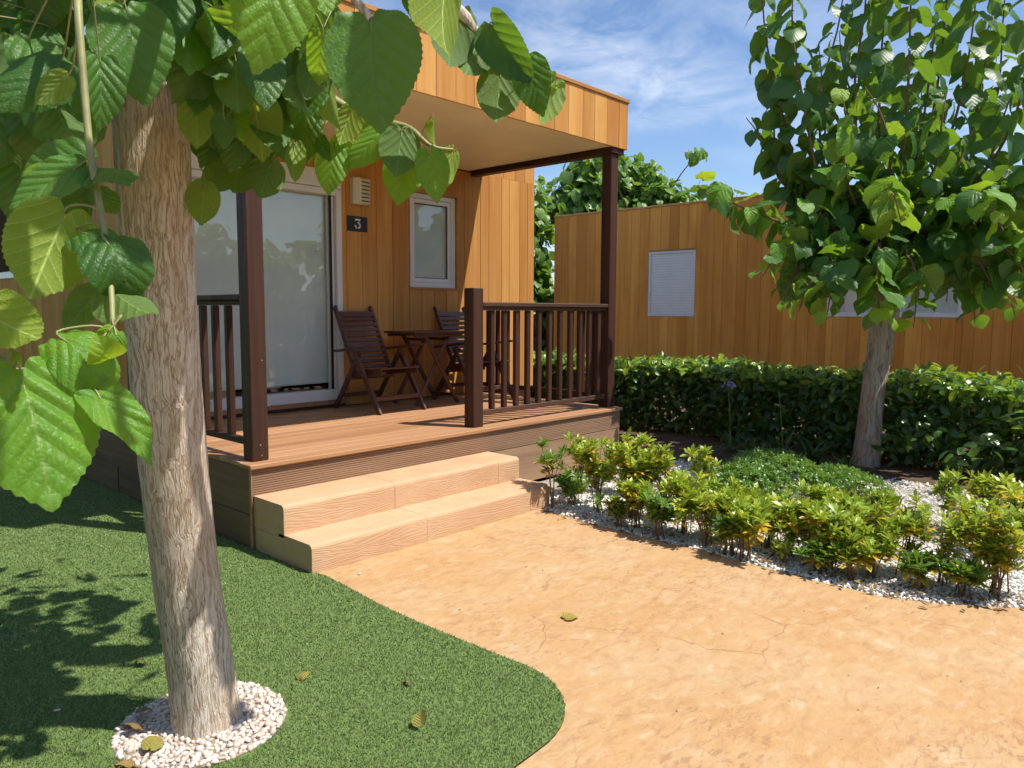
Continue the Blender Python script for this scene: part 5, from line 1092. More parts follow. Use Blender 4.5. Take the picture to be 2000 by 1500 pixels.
(-0.87,-1.525,2.457,-0.867,-1.463,2.356,0.193,0.965,-0.177,0.749,4,0),
(-1.116,-2.001,2.159,-1.152,-2.054,2.063,0.131,0.981,-0.142,0.725,1,0),
(-0.924,-1.357,2.299,-0.874,-1.452,2.182,-0.317,-0.937,-0.15,0.658,5,1),
(-0.622,-1.545,2.707,-0.649,-1.597,2.592,0.738,0.33,-0.589,0.799,4,0),
(-1.014,-1.923,2.422,-0.972,-1.88,2.306,0.203,0.979,0.024,0.745,3,0),
(-0.962,-1.844,2.264,-0.974,-1.893,2.128,0.842,0.411,0.349,0.707,2,0),
(-1.005,-1.678,2.221,-1.037,-1.668,2.123,0.251,0.861,0.441,0.689,5,0),
(-1.214,-2.025,2.157,-1.215,-2.032,1.996,0.674,0.651,0.349,0.852,4,0),
(-0.822,-1.806,2.252,-0.841,-1.793,2.145,0.115,-0.976,0.185,0.846,3,1),
(-1.047,-1.71,2.072,-1.073,-1.735,1.969,-0.769,-0.635,0.074,0.692,2,0),
(-0.697,-1.446,2.41,-0.691,-1.437,2.306,0.772,0.581,0.26,0.748,5,1),
(-0.658,-1.476,2.679,-0.688,-1.499,2.521,-0.623,-0.711,-0.326,0.728,2,0),
(-0.87,-1.485,2.099,-0.901,-1.449,1.989,0.742,0.42,0.522,0.675,5,0),
(-0.787,-1.746,2.311,-0.773,-1.82,2.16,0.841,0.486,0.236,0.678,1,0),
(-1.107,-2.309,2.299,-1.106,-2.275,2.182,-0.241,-0.948,0.209,0.846,3,1),
(-0.696,-1.762,2.471,-0.66,-1.668,2.417,-0.03,-0.996,-0.085,0.795,5,0),
(-0.871,-1.929,2.343,-0.809,-1.944,2.245,0.729,0.684,0.021,0.772,1,1),
(-1.284,-2.175,2.084,-1.312,-2.225,1.964,-0.093,-0.99,-0.103,0.734,2,0),
(-1.141,-1.997,2.197,-1.155,-2.029,2.102,-0.216,-0.879,0.424,0.788,3,0),
(-1.053,-1.728,2.098,-1.107,-1.813,1.94,-0.886,-0.325,0.33,0.834,3,0),
(-0.871,-2.062,2.407,-0.871,-2.085,2.246,-0.222,-0.812,0.54,0.749,4,0),
(-0.907,-1.343,2.256,-0.863,-1.361,2.139,-0.492,-0.861,0.126,0.795,0,1),
(-1.123,-2.081,1.985,-1.142,-2.084,1.85,-0.018,-0.97,0.241,0.787,5,0),
(-0.73,-1.81,2.533,-0.765,-1.789,2.431,0.924,0.382,0.014,0.856,5,0),
(-0.745,-1.361,2.432,-0.765,-1.346,2.319,-0.416,-0.684,-0.6,0.859,2,1),
(-1.037,-2.33,2.076,-1.077,-2.375,1.988,-0.663,-0.739,0.117,0.821,0,0),
(-1.258,-2.197,2.287,-1.272,-2.191,2.178,0.788,0.121,0.604,0.669,2,0),
(-1.103,-2.211,2.135,-1.049,-2.097,2.07,-0.178,-0.952,-0.248,0.858,5,0),
(-0.664,-1.378,2.619,-0.703,-1.303,2.544,0.84,0.467,-0.277,0.823,0,0),
(-0.891,-1.939,2.506,-0.935,-1.971,2.374,-0.151,0.981,-0.119,0.783,5,1),
(-0.984,-1.883,2.172,-0.99,-1.903,2.056,-0.433,-0.807,0.401,0.755,0,1),
(-0.617,-1.484,2.654,-0.593,-1.502,2.562,0.351,0.861,-0.368,0.762,3,0),
(-0.7,-1.316,2.402,-0.652,-1.415,2.289,-0.093,-0.983,-0.159,0.719,4,0),
(-1.299,-2.218,2.16,-1.357,-2.274,1.977,0.067,-0.967,0.245,0.847,3,0),
(-0.946,-1.844,2.083,-0.868,-1.736,1.958,0.768,0.634,0.091,0.784,1,0),
(-1.004,-2.112,2.305,-1.027,-2.122,2.19,-0.372,-0.92,0.125,0.736,1,0),
(-0.972,-1.745,2.335,-1.017,-1.71,2.205,0.499,0.864,-0.072,0.808,3,0),
(-0.83,-1.178,2.574,-0.841,-1.219,2.478,-0.656,-0.43,-0.62,0.816,4,1),
(-1.09,-1.729,2.48,-1.063,-1.683,2.406,-0.275,-0.875,0.399,0.85,0,1),
(-0.97,-2.131,2.389,-0.971,-2.081,2.246,0.143,0.984,0.105,0.652,5,1),
(-0.974,-1.544,2.191,-0.961,-1.585,2.082,0.316,0.948,0.046,0.743,2,1),
(-0.755,-1.553,2.147,-0.802,-1.53,2.022,0.258,0.84,-0.478,0.74,2,1),
(-1.047,-1.985,2.059,-1.035,-1.94,1.967,-0.102,0.971,-0.216,0.702,5,1),
(-0.657,-1.366,2.416,-0.653,-1.344,2.293,-0.506,-0.834,0.219,0.683,5,0),
(-1.141,-1.927,2.24,-1.193,-2.012,2.089,0.066,0.964,0.259,0.683,5,0),
(-0.953,-1.442,2.291,-0.929,-1.483,2.151,-0.24,-0.971,0.022,0.686,5,0),
(-0.711,-1.572,2.183,-0.684,-1.528,2.087,-0.29,-0.889,-0.356,0.816,5,0),
(-0.858,-1.667,2.414,-0.81,-1.758,2.27,0.784,0.418,0.459,0.818,3,0),
(-0.81,-1.738,2.436,-0.836,-1.751,2.322,-0.979,-0.06,0.195,0.731,1,0),
(-0.916,-1.606,2.391,-0.953,-1.59,2.263,-0.127,-0.981,0.144,0.857,2,0),
(-0.985,-1.733,2.537,-1.008,-1.846,2.391,-0.147,0.971,0.188,0.826,1,0),
(-0.848,-1.434,2.267,-0.856,-1.547,2.115,-0.217,-0.973,-0.076,0.745,3,0),
(-1.067,-1.731,2.387,-1.05,-1.758,2.268,0.57,0.513,-0.642,0.845,3,0),
(-1.715,-1.982,1.924,-1.709,-2.006,1.799,0.042,0.709,-0.704,0.769,2,0),
(-1.761,-2.213,1.884,-1.768,-2.225,1.745,-0.082,-0.997,-0.007,0.754,0,0),
(-1.693,-2.285,1.925,-1.682,-2.314,1.807,-0.147,-0.989,-0.017,0.692,2,0),
(-1.497,-1.684,2.048,-1.545,-1.647,1.939,-0.491,-0.83,0.264,0.714,2,0),
(-1.677,-1.776,1.989,-1.699,-1.773,1.851,0.208,0.978,0.016,0.735,2,0),
(-1.609,-1.988,1.992,-1.632,-1.979,1.874,0.056,0.879,-0.474,0.794,2,0),
(-1.677,-2.05,1.862,-1.69,-2.051,1.756,-0.411,-0.878,0.244,0.788,2,0),
(-1.55,-2.213,2.069,-1.585,-2.19,1.964,0.648,0.727,0.226,0.809,4,0),
(-1.727,-2.137,1.928,-1.746,-2.132,1.82,-0.552,-0.797,0.245,0.793,3,0),
(-1.725,-2.248,2.021,-1.724,-2.268,1.892,0.337,0.924,0.18,0.737,1,0),
(-1.609,-2.278,1.896,-1.665,-2.236,1.761,0.643,0.747,-0.167,0.79,4,0),
(-1.699,-2.248,1.875,-1.701,-2.261,1.768,-0.241,-0.97,0.037,0.845,3,0),
(-1.416,-1.757,1.827,-1.468,-1.72,1.692,-0.836,-0.505,0.213,0.781,1,0),
(-1.48,-1.788,2.184,-1.507,-1.776,2.065,-0.041,-0.961,0.275,0.856,0,0),
(-1.647,-2.38,1.875,-1.645,-2.399,1.753,0.909,0.347,-0.231,0.697,0,0),
(-1.451,-1.712,1.954,-1.445,-1.735,1.844,-0.33,-0.882,0.335,0.755,0,0),
(-1.458,-1.661,2.165,-1.472,-1.663,2.049,-0.57,-0.821,0.018,0.823,4,0),
(-1.448,-1.642,1.912,-1.475,-1.628,1.801,-0.95,-0.289,0.119,0.726,5,0),
(-1.557,-1.471,2.17,-1.579,-1.463,2.058,-0.005,0.984,-0.179,0.778,4,0),
(-1.5,-1.496,2.007,-1.494,-1.517,1.902,-0.077,-0.707,0.704,0.828,1,0),
(-1.575,-2.121,2.059,-1.594,-2.12,1.927,0.641,0.596,-0.484,0.74,0,0),
(-1.495,-1.806,1.927,-1.49,-1.829,1.807,-0.606,-0.692,0.392,0.739,2,0),
(-1.508,-1.978,2.057,-1.546,-1.955,1.925,-0.159,-0.884,0.439,0.706,4,0),
(-1.582,-2.11,2.055,-1.598,-2.111,1.926,-0.098,0.88,-0.465,0.821,3,0),
(-1.599,-1.944,1.878,-1.613,-1.946,1.76,0.005,0.991,-0.135,0.721,4,0),
(-1.619,-1.723,1.848,-1.661,-1.694,1.738,-0.074,-0.996,0.053,0.779,5,0)]
CROWN_LEAVES=[
(-1.871,-1.851,2.056,-1.824,-1.774,1.903,0.527,-0.485,0.698,0.925,2,0),
(-2.299,-1.506,2.813,-2.357,-1.526,2.683,0.553,-0.689,0.469,0.84,3,0),
(-1.825,-1.295,3.304,-1.826,-1.253,3.142,0.758,-0.59,-0.277,0.932,3,0),
(-0.579,-1.882,3.64,-0.591,-1.901,3.507,-0.643,-0.42,0.641,0.806,1,0),
(-0.746,-2.529,3.214,-0.899,-2.543,3.048,0.766,0.1,0.635,0.989,5,0),
(-1.465,-1.181,3.576,-1.375,-1.171,3.407,0.099,0.969,0.227,0.908,2,0),
(-1.342,-1.952,2.636,-1.381,-1.842,2.487,-0.459,0.562,0.688,0.816,5,0),
(-1.779,-1.197,3.149,-1.76,-1.153,3.029,0.295,0.053,0.954,0.926,5,0),
(-1.157,-1.061,3.094,-1.104,-1.096,2.934,-0.054,0.016,0.998,0.999,0,0),
(-1.635,-2.33,2.947,-1.703,-2.367,2.833,-0.344,-0.939,-0.024,0.965,5,0),
(-0.813,-1.238,3.389,-0.763,-1.246,3.246,-0.924,-0.292,0.249,0.84,0,0),
(-1.583,-1.623,3.479,-1.654,-1.697,3.331,-0.465,0.081,0.882,0.984,2,0),
(-1.293,-1.624,3.719,-1.295,-1.638,3.572,0.919,-0.388,0.068,0.862,4,0),
(-0.816,-1.825,3.921,-0.862,-1.844,3.797,0.159,-0.724,0.671,0.806,1,0),
(-1.837,-2.526,3.282,-1.842,-2.437,3.144,-0.315,-0.944,0.094,0.983,5,0),
(-1.429,-2.296,2.399,-1.356,-2.354,2.277,0.143,-0.547,0.825,0.904,4,0),
(-1.376,-0.799,3.13,-1.331,-0.807,2.966,0.952,-0.265,0.15,0.997,1,0),
(-1.121,-1.583,3.621,-1.084,-1.469,3.45,-0.086,-0.845,0.528,0.881,1,0),
(-1.358,-0.927,3.071,-1.347,-0.978,2.953,-0.945,-0.139,-0.296,0.974,1,0),
(-2.301,-1.921,3.178,-2.313,-1.949,3.018,-0.683,-0.09,0.725,0.822,0,0),
(-0.874,-2.829,2.993,-0.838,-2.896,2.865,-0.687,-0.447,0.573,0.854,5,0),
(-1.205,-1.963,3.796,-1.194,-1.945,3.641,-0.437,-0.418,0.796,0.991,3,0),
(-1.603,-1.566,3.071,-1.556,-1.555,2.952,-0.822,-0.111,-0.558,0.972,3,0),
(-0.625,-1.892,3.165,-0.655,-1.887,3.038,-0.967,-0.087,0.241,0.803,3,0),
(-1.563,-0.914,2.84,-1.512,-0.991,2.67,-0.81,-0.288,0.511,0.856,5,0),
(-2.256,-1.446,2.809,-2.112,-1.485,2.646,-0.461,-0.494,0.738,0.951,4,0),
(-1.145,-2.104,2.904,-1.066,-2.14,2.737,0.638,0.171,0.751,0.944,1,0),
(-0.436,-1.329,3.117,-0.345,-1.275,2.977,0.47,0.599,0.648,0.826,2,0),
(-1.407,-0.59,2.96,-1.384,-0.7,2.786,0.036,-0.611,0.791,0.895,0,0),
(-1.631,-1.525,3.07,-1.594,-1.502,2.942,-0.638,-0.709,0.299,0.913,2,0),
(-1.849,-2.131,2.541,-1.776,-2.075,2.383,0.28,-0.021,0.96,0.995,3,0),
(-1.331,-1.844,2.682,-1.325,-1.855,2.568,0.512,-0.147,0.847,0.944,0,0),
(-1.054,-2.28,3.142,-1.18,-2.297,2.986,0.975,-0.2,0.092,0.906,5,0),
(-1.489,-2.586,2.972,-1.561,-2.522,2.828,0.744,-0.523,0.415,0.955,1,0),
(-1.16,-1.374,3.529,-1.098,-1.384,3.365,-0.071,-0.85,0.522,0.969,0,0),
(-1.561,-1.507,2.683,-1.587,-1.434,2.562,-0.687,-0.468,0.556,0.845,4,0),
(-1.445,-2.555,3.09,-1.45,-2.556,2.931,-0.04,0.931,0.362,0.991,4,0),
(-1.06,-1.813,3.527,-1.155,-1.76,3.386,-0.046,0.959,-0.279,0.826,2,0),
(-1.527,-1.59,2.852,-1.437,-1.527,2.691,0.372,0.239,0.897,0.845,3,0),
(-0.942,-1.604,3.895,-0.948,-1.601,3.754,0.407,0.905,0.126,0.916,0,0),
(-1.223,-0.588,3.125,-1.203,-0.655,2.968,-0.173,-0.713,0.68,0.962,2,0),
(-1.219,-2.671,2.668,-1.232,-2.668,2.55,-0.595,-0.3,0.745,0.852,3,0),
(-1.201,-2.713,3.352,-1.155,-2.733,3.197,-0.197,-0.844,0.499,0.918,1,0),
(-0.971,-1.042,3.309,-0.927,-1.027,3.185,0.737,-0.431,0.521,0.88,4,0),
(-1.189,-1.213,3.122,-1.163,-1.219,2.969,-0.509,0.029,-0.86,0.809,5,0),
(-1.626,-1.686,2.96,-1.627,-1.655,2.804,-0.672,0.48,-0.564,0.938,2,0),
(-1.498,-1.425,2.918,-1.548,-1.461,2.758,-0.702,-0.684,-0.199,0.894,3,0),
(-1.486,-2.53,3.149,-1.564,-2.498,3.004,-0.401,0.789,0.465,0.923,3,0),
(-0.455,-2.373,3.139,-0.412,-2.446,3.012,0.174,-0.616,0.769,0.831,0,0),
(-1.781,-1.883,2.059,-1.777,-1.953,1.915,0.283,-0.787,0.549,0.91,3,0),
(-0.78,-2.159,3.457,-0.728,-2.098,3.301,0.272,-0.464,0.843,0.894,0,0),
(-1.999,-1.508,2.334,-1.997,-1.428,2.218,0.882,-0.454,0.128,0.926,3,0),
(-1.404,-1.952,2.813,-1.348,-2.009,2.697,0.971,-0.237,0.014,0.879,1,0),
(-0.946,-1.938,3.037,-0.943,-1.961,2.888,0.489,0.498,0.716,0.801,2,0),
(-1.141,-2.133,3.274,-1.162,-2.109,3.107,0.89,0.454,-0.034,0.913,2,0),
(-1.076,-1.131,3.063,-1.112,-1.056,2.92,-0.126,-0.302,0.945,0.922,3,0),
(-1.517,-2.192,2.716,-1.545,-2.165,2.553,-0.595,-0.567,0.57,0.901,3,0),
(-1.254,-2.064,3.386,-1.308,-2.052,3.241,0.225,-0.795,-0.563,0.906,2,0),
(-2.204,-1.222,2.566,-2.262,-1.171,2.407,0.418,-0.868,-0.269,0.833,2,0),
(-1.046,-1.625,3.096,-1.068,-1.583,2.975,0.533,-0.218,0.818,0.925,3,0),
(-1.235,-2.043,3.657,-1.159,-2.006,3.496,0.45,0.221,0.865,0.865,4,0),
(-1.643,-2.111,2.873,-1.626,-2.208,2.712,0.225,-0.951,0.212,0.985,1,0),
(-1.225,-2.361,3.24,-1.263,-2.4,3.102,0.031,0.452,0.891,0.905,0,0),
(-1.992,-2.097,2.242,-2.014,-2.108,2.071,-0.83,-0.496,0.257,0.889,0,0),
(-0.987,-2.188,3.488,-1.073,-2.138,3.368,0.46,0.224,0.859,0.907,2,0),
(-1.574,-2.326,3.022,-1.567,-2.32,2.855,-0.953,-0.281,0.117,0.945,1,0),
(-0.839,-2.191,3.366,-0.758,-2.085,3.212,-0.388,-0.023,0.921,0.847,2,0),
(-0.41,-1.031,2.993,-0.411,-1.013,2.871,0.048,-0.951,0.304,0.829,3,0),
(-0.78,-1.955,3.199,-0.793,-1.93,3.075,-0.461,-0.057,0.886,0.893,3,0),
(-1.443,-1.626,2.977,-1.442,-1.696,2.807,-0.024,0.993,0.117,0.974,5,0),
(-0.945,-1.162,3.483,-0.853,-1.151,3.311,0.595,0.369,0.714,0.947,2,0),
(-1.835,-1.454,2.986,-1.883,-1.386,2.851,-0.05,-0.044,0.998,0.893,1,0),
(-0.974,-2.011,3.398,-1.026,-2.091,3.245,-0.381,-0.771,-0.51,0.924,2,0),
(-1.765,-1.788,2.561,-1.789,-1.843,2.41,-0.66,-0.418,0.625,0.966,4,0),
(-0.723,-1.195,3.099,-0.606,-1.239,2.943,0.6,-0.778,0.189,0.957,4,0),
(-1.859,-2.205,2.519,-1.844,-2.267,2.366,-0.542,-0.554,0.632,0.923,3,0),
(-1.512,-0.635,2.711,-1.404,-0.662,2.542,-0.447,-0.743,-0.498,0.937,2,0),
(-1.527,-1.299,2.794,-1.581,-1.236,2.63,0.565,0.49,0.664,0.87,4,0),
(-1.303,-1.397,3.249,-1.249,-1.35,3.1,0.553,-0.655,0.514,0.981,5,0),
(-1.097,-2.197,3.041,-1.092,-2.149,2.916,0.259,-0.565,0.783,0.865,5,0),
(-0.973,-1.782,3.241,-0.989,-1.906,3.092,0.191,-0.972,-0.136,0.864,0,0),
(-1.544,-1.848,2.614,-1.579,-1.792,2.465,-0.131,-0.2,0.971,0.819,2,0),
(-2.053,-1.959,2.369,-2.045,-2.036,2.239,-0.357,-0.479,0.802,0.875,2,0),
(-1.156,-2.113,2.983,-1.073,-2.109,2.858,-0.237,0.572,0.785,0.838,3,0),
(-1.312,-1.488,2.944,-1.302,-1.46,2.829,0.051,0.689,0.723,0.991,4,0),
(-1.572,-1.757,3.008,-1.72,-1.785,2.862,0.428,0.403,0.809,0.808,0,0),
(-1.398,-0.669,3.304,-1.444,-0.707,3.183,-0.155,-0.984,0.081,0.938,4,0),
(-1.364,-2.814,3.088,-1.28,-2.767,2.95,0.593,0.796,-0.126,0.939,0,0),
(-1.151,-2.294,2.987,-1.147,-2.237,2.848,0.238,-0.354,0.904,0.899,0,0),
(-1.026,-1.851,3.431,-1.086,-1.888,3.287,-0.566,0.392,0.725,0.853,2,0),
(-0.952,-2.591,3.666,-0.9,-2.57,3.552,0.032,-0.835,0.549,0.941,2,0),
(-1.673,-1.711,2.469,-1.665,-1.613,2.337,-0.421,-0.109,0.9,0.825,4,0),
(-1.537,-2.77,2.381,-1.49,-2.768,2.243,-0.241,0.528,0.815,0.987,5,0),
(-1.059,-1.084,3.733,-1.032,-1.034,3.62,-0.05,-0.697,-0.715,0.881,4,0),
(-0.432,-1.482,3.251,-0.436,-1.576,3.122,0.625,0.754,0.201,0.833,2,0),
(-2.108,-1.465,3.522,-2.169,-1.496,3.366,-0.087,0.995,-0.052,0.831,1,0),
(-0.887,-2.015,3.879,-0.918,-2.029,3.733,0.143,0.881,0.451,0.933,4,0),
(-1.806,-1.527,2.313,-1.813,-1.498,2.175,0.063,-0.865,0.498,0.896,4,0),
(-1.063,-2.58,2.504,-1.168,-2.553,2.383,0.589,-0.61,0.53,0.977,0,0),
(-1.084,-2.477,3.318,-1.032,-2.345,3.177,0.313,0.112,0.943,0.851,2,0),
(-1.753,-1.868,3.358,-1.789,-1.86,3.204,-0.458,-0.293,0.839,0.848,3,0),
(-1.407,-1.276,3.58,-1.458,-1.318,3.412,0.976,0.156,0.151,0.894,1,0),
(-1.349,-2.226,3.491,-1.387,-2.255,3.328,0.329,-0.25,0.911,0.933,1,0),
(-1.394,-2.261,3.189,-1.373,-2.198,3.06,0.591,-0.804,0.066,0.85,4,0),
(-1.48,-2.174,3.176,-1.461,-2.258,3.057,-0.028,-0.109,0.994,0.846,1,0),
(-0.988,-2.647,3.202,-1.033,-2.573,3.084,0.899,-0.414,0.145,0.867,0,0),
(-0.982,-2.242,3.879,-0.981,-2.198,3.711,-0.119,0.792,0.599,0.853,4,0),
(-1.953,-1.608,2.576,-1.999,-1.547,2.454,0.597,-0.469,0.651,0.872,1,0),
(-0.872,-2.47,3.38,-0.785,-2.484,3.233,-0.286,0.652,0.702,0.999,2,0),
(-1.515,-0.98,3.266,-1.589,-0.982,3.15,-0.127,0.35,0.928,0.996,0,0),
(-2.008,-1.587,2.689,-2.032,-1.523,2.557,0.778,-0.628,0.028,0.929,5,0),
(-2.092,-1.592,3.044,-2.076,-1.639,2.915,-0.224,0.661,0.717,0.862,4,0),
(-1.174,-2.237,2.686,-1.101,-2.158,2.571,-0.332,0.654,0.68,0.967,5,0),
(-1.54,-1.86,3.006,-1.54,-1.852,2.883,0.081,-0.976,0.202,0.957,4,0),
(-1.549,-2.019,3.259,-1.545,-2.052,3.146,-0.296,-0.843,0.45,0.834,3,0),
(-0.51,-2.314,2.704,-0.525,-2.307,2.534,-0.424,-0.632,0.649,0.991,2,0),
(-0.896,-1.475,2.838,-0.858,-1.482,2.693,-0.882,-0.388,0.266,0.972,3,0),
(-1.66,-2.188,2.958,-1.832,-2.231,2.811,0.32,0.105,0.941,0.964,2,0),
(-1.961,-1.766,3.189,-2.011,-1.832,3.04,0.364,-0.768,0.528,0.976,5,0),
(-0.719,-1.714,3.021,-0.661,-1.668,2.903,-0.921,0.162,-0.353,0.826,1,0),
(-0.407,-2.237,2.943,-0.59,-2.121,2.783,0.192,-0.75,0.633,0.916,0,0),
(-1.513,-1.127,3.173,-1.517,-1.188,3.025,0.567,-0.023,0.823,0.992,1,0),
(-1.162,-0.977,3.635,-1.129,-0.984,3.511,-0.528,-0.487,0.695,0.979,0,0),
(-0.66,-1.362,3.744,-0.634,-1.398,3.581,-0.592,-0.19,0.783,0.845,4,0),
(-1.739,-1.001,2.992,-1.705,-1.025,2.878,-0.533,-0.809,-0.246,0.803,5,0),
(-1.588,-1.122,3.049,-1.599,-1.051,2.881,-0.628,0.759,0.172,0.88,5,0),
(-0.915,-0.904,3.012,-0.91,-0.999,2.847,0.747,-0.14,0.65,0.823,4,0),
(-2.355,-1.961,2.668,-2.349,-1.918,2.541,0.853,0.164,0.496,0.974,3,0),
(-1.611,-1.666,3.233,-1.579,-1.696,3.119,-0.817,-0.278,0.505,0.873,4,0),
(-0.749,-1.333,2.974,-0.83,-1.404,2.805,0.574,-0.692,0.437,0.863,0,0),
(-2.258,-1.683,3.134,-2.24,-1.668,2.961,0.698,0.08,0.711,0.93,2,0),
(-1.186,-1.445,3.392,-1.248,-1.379,3.239,-0.359,-0.929,0.095,0.839,3,0),
(-1.516,-2.054,3.44,-1.644,-2.038,3.299,0.846,0.119,0.52,0.986,0,0),
(-1.895,-1.148,3.072,-1.858,-1.158,2.937,0.543,-0.393,0.743,0.895,2,0),
(-1.334,-2.229,2.911,-1.329,-2.203,2.766,0.249,-0.099,0.963,0.863,1,0),
(-2.175,-1.575,2.574,-2.168,-1.504,2.419,0.64,-0.155,0.752,0.995,5,0),
(-1.599,-2.09,3.366,-1.623,-2.124,3.193,0.005,-0.104,0.995,0.984,0,0),
(-1.138,-2.33,3.41,-1.201,-2.391,3.283,0.351,-0.612,0.709,0.972,5,0),
(-1.725,-1.23,2.47,-1.641,-1.2,2.319,-0.3,-0.277,0.913,0.943,1,0),
(-1.193,-2.039,2.728,-1.167,-2.072,2.608,0.181,-0.382,0.906,0.926,2,0),
(-0.735,-2.479,3.271,-0.743,-2.507,3.103,0.468,0.163,0.869,0.877,2,0),
(-1.592,-2.577,3.473,-1.584,-2.594,3.321,-0.016,-0.456,0.89,0.829,3,0),
(-1.555,-1.617,3.525,-1.591,-1.66,3.397,0.234,-0.944,0.232,0.975,0,0),
(-0.756,-1.176,3.389,-0.832,-1.162,3.234,0.436,-0.147,0.888,0.802,0,0),
(-0.594,-2.183,3.149,-0.517,-2.143,2.99,0.078,-0.689,0.72,0.869,0,0),
(-1.585,-1.421,2.357,-1.588,-1.404,2.22,0.087,-0.472,0.877,0.897,3,0),
(-1.853,-1.732,2.847,-1.897,-1.799,2.715,0.099,-0.66,-0.745,0.861,3,0),
(-1.082,-1.308,2.889,-1.08,-1.292,2.766,0.695,-0.615,0.374,0.973,4,0),
(-1.525,-2.077,2.529,-1.552,-2.102,2.4,0.796,0.164,-0.582,0.926,4,0),
(-1.133,-2.776,3.109,-1.119,-2.797,2.99,0.607,-0.777,0.167,0.804,0,0),
(-1.548,-1.597,2.896,-1.626,-1.486,2.756,-0.427,-0.514,0.744,0.979,1,0),
(-0.793,-1.278,2.903,-0.795,-1.317,2.787,-0.358,0.019,0.934,0.989,4,0),
(-0.91,-1.254,3.178,-0.869,-1.304,3.059,-0.414,0.904,0.106,0.87,3,0),
(-1.113,-1.405,3.605,-1.103,-1.39,3.471,-0.089,-0.507,0.857,0.961,1,0),
(-1.235,-2.001,2.964,-1.181,-2.02,2.817,-0.237,-0.942,0.237,0.983,3,0),
(-1.015,-1.694,2.812,-1.018,-1.687,2.649,0.59,0.682,-0.432,0.867,5,0),
(-1.398,-2.158,2.797,-1.439,-2.213,2.674,0.304,0.953,0.003,0.963,0,0),
(-2.368,-1.596,3.113,-2.351,-1.61,2.956,0.186,0.683,0.706,0.813,2,0),
(-1.939,-1.276,3.29,-1.775,-1.28,3.143,0.514,-0.248,0.821,0.974,4,0),
(-1.836,-0.995,2.603,-1.819,-1.007,2.466,0.136,0.181,0.974,0.989,0,0),
(-1.432,-2.415,3.697,-1.404,-2.381,3.562,0.062,-0.689,0.722,0.88,0,0),
(-0.739,-1.529,2.983,-0.736,-1.482,2.843,-0.556,0.644,0.525,0.837,0,0),
(-1.599,-1.209,2.843,-1.585,-1.135,2.722,0.978,-0.121,-0.171,0.9,5,0),
(-0.941,-1.964,2.917,-0.942,-1.951,2.778,0.733,0.077,0.676,0.814,1,0),
(-1.083,-2.258,3.444,-1.069,-2.205,3.318,0.738,0.074,0.671,0.957,1,0),
(-1.488,-1.402,2.631,-1.378,-1.457,2.477,0.242,-0.914,0.325,0.885,2,0),
(-1.737,-2.565,2.392,-1.786,-2.542,2.26,-0.495,-0.851,-0.175,0.824,3,0),
(-0.864,-1.902,3.333,-0.86,-1.846,3.189,0.356,0.044,0.934,0.819,3,0),
(-1.492,-0.807,2.971,-1.574,-0.785,2.798,-0.427,0.226,0.876,0.811,5,0),
(-0.553,-1.688,2.953,-0.661,-1.674,2.831,0.366,0.65,0.666,0.851,5,0),
(-1.035,-2.007,2.817,-1.03,-1.923,2.651,0.287,-0.9,0.329,0.948,4,0),
(-2.039,-2.311,2.81,-2.032,-2.297,2.662,0.927,0.272,-0.26,0.938,3,0),
(-1.441,-1.988,2.939,-1.449,-1.934,2.771,0.813,-0.241,0.53,0.959,0,0),
(-2.002,-2.654,2.839,-1.932,-2.636,2.677,0.5,-0.762,0.411,0.965,1,0),
(-1.015,-1.367,3.29,-1.025,-1.299,3.171,0.428,0.776,0.464,0.961,1,0),
(-1.168,-2.165,2.646,-1.198,-2.142,2.487,-0.984,-0.118,0.131,0.904,5,0),
(-1.403,-2.159,3.443,-1.453,-2.116,3.317,0.391,0.631,0.67,0.94,0,0),
(-1.837,-1.143,2.331,-1.776,-1.164,2.211,-0.268,-0.945,0.188,0.819,3,0),
(-1.402,-1.345,2.957,-1.359,-1.312,2.797,-0.272,-0.108,0.956,0.955,5,0),
(-1.228,-1.79,2.962,-1.311,-1.757,2.842,0.153,-0.58,0.8,0.86,5,0),
(-1.675,-0.939,3.498,-1.625,-0.908,3.353,-0.485,-0.747,0.456,0.984,1,0),
(-1.341,-1.589,3.311,-1.388,-1.539,3.151,-0.547,-0.811,0.208,0.919,5,0),
(-0.98,-2.097,3.385,-1.021,-1.994,3.212,-0.115,-0.582,0.805,0.897,0,0),
(-1.461,-1.105,3.609,-1.502,-1.062,3.494,0.011,-0.184,0.983,0.916,1,0),
(-2.018,-1.528,2.897,-2.097,-1.54,2.741,-0.923,-0.382,-0.036,0.915,0,0),
(-1.759,-2.114,2.557,-1.722,-2.101,2.425,0.834,0.517,0.192,0.937,4,0),
(-1.976,-1.269,3.188,-1.963,-1.252,3.033,-0.17,-0.396,0.902,0.998,5,0),
(-1.931,-2.167,3.462,-2.021,-2.135,3.323,0.931,0.1,-0.352,0.804,4,0),
(-1.208,-1.936,3.054,-1.14,-1.968,2.906,0.326,0.081,0.942,0.859,0,0),
(-0.828,-2.471,3.158,-0.896,-2.472,3.007,-0.455,-0.775,-0.438,0.897,1,0),
(-1.684,-1.82,2.915,-1.732,-1.819,2.77,0.709,0.175,0.683,0.828,1,0),
(-1.112,-1.512,3.072,-1.066,-1.463,2.949,0.761,-0.641,-0.104,0.895,1,0),
(-0.638,-2.168,3.131,-0.699,-2.226,2.959,-0.689,0.714,-0.123,0.908,5,0),
(-1.556,-1.338,3.715,-1.583,-1.344,3.591,0.02,-0.911,0.412,0.812,4,0),
(-0.8,-1.913,3.695,-0.794,-1.912,3.552,0.017,0.009,1,0.89,0,0),
(-1.092,-1.771,3.682,-1.142,-1.804,3.535,0.323,0.007,0.946,0.805,1,0),
(-1.622,-1.086,2.285,-1.591,-1.066,2.126,0.542,0.343,0.767,0.814,4,0),
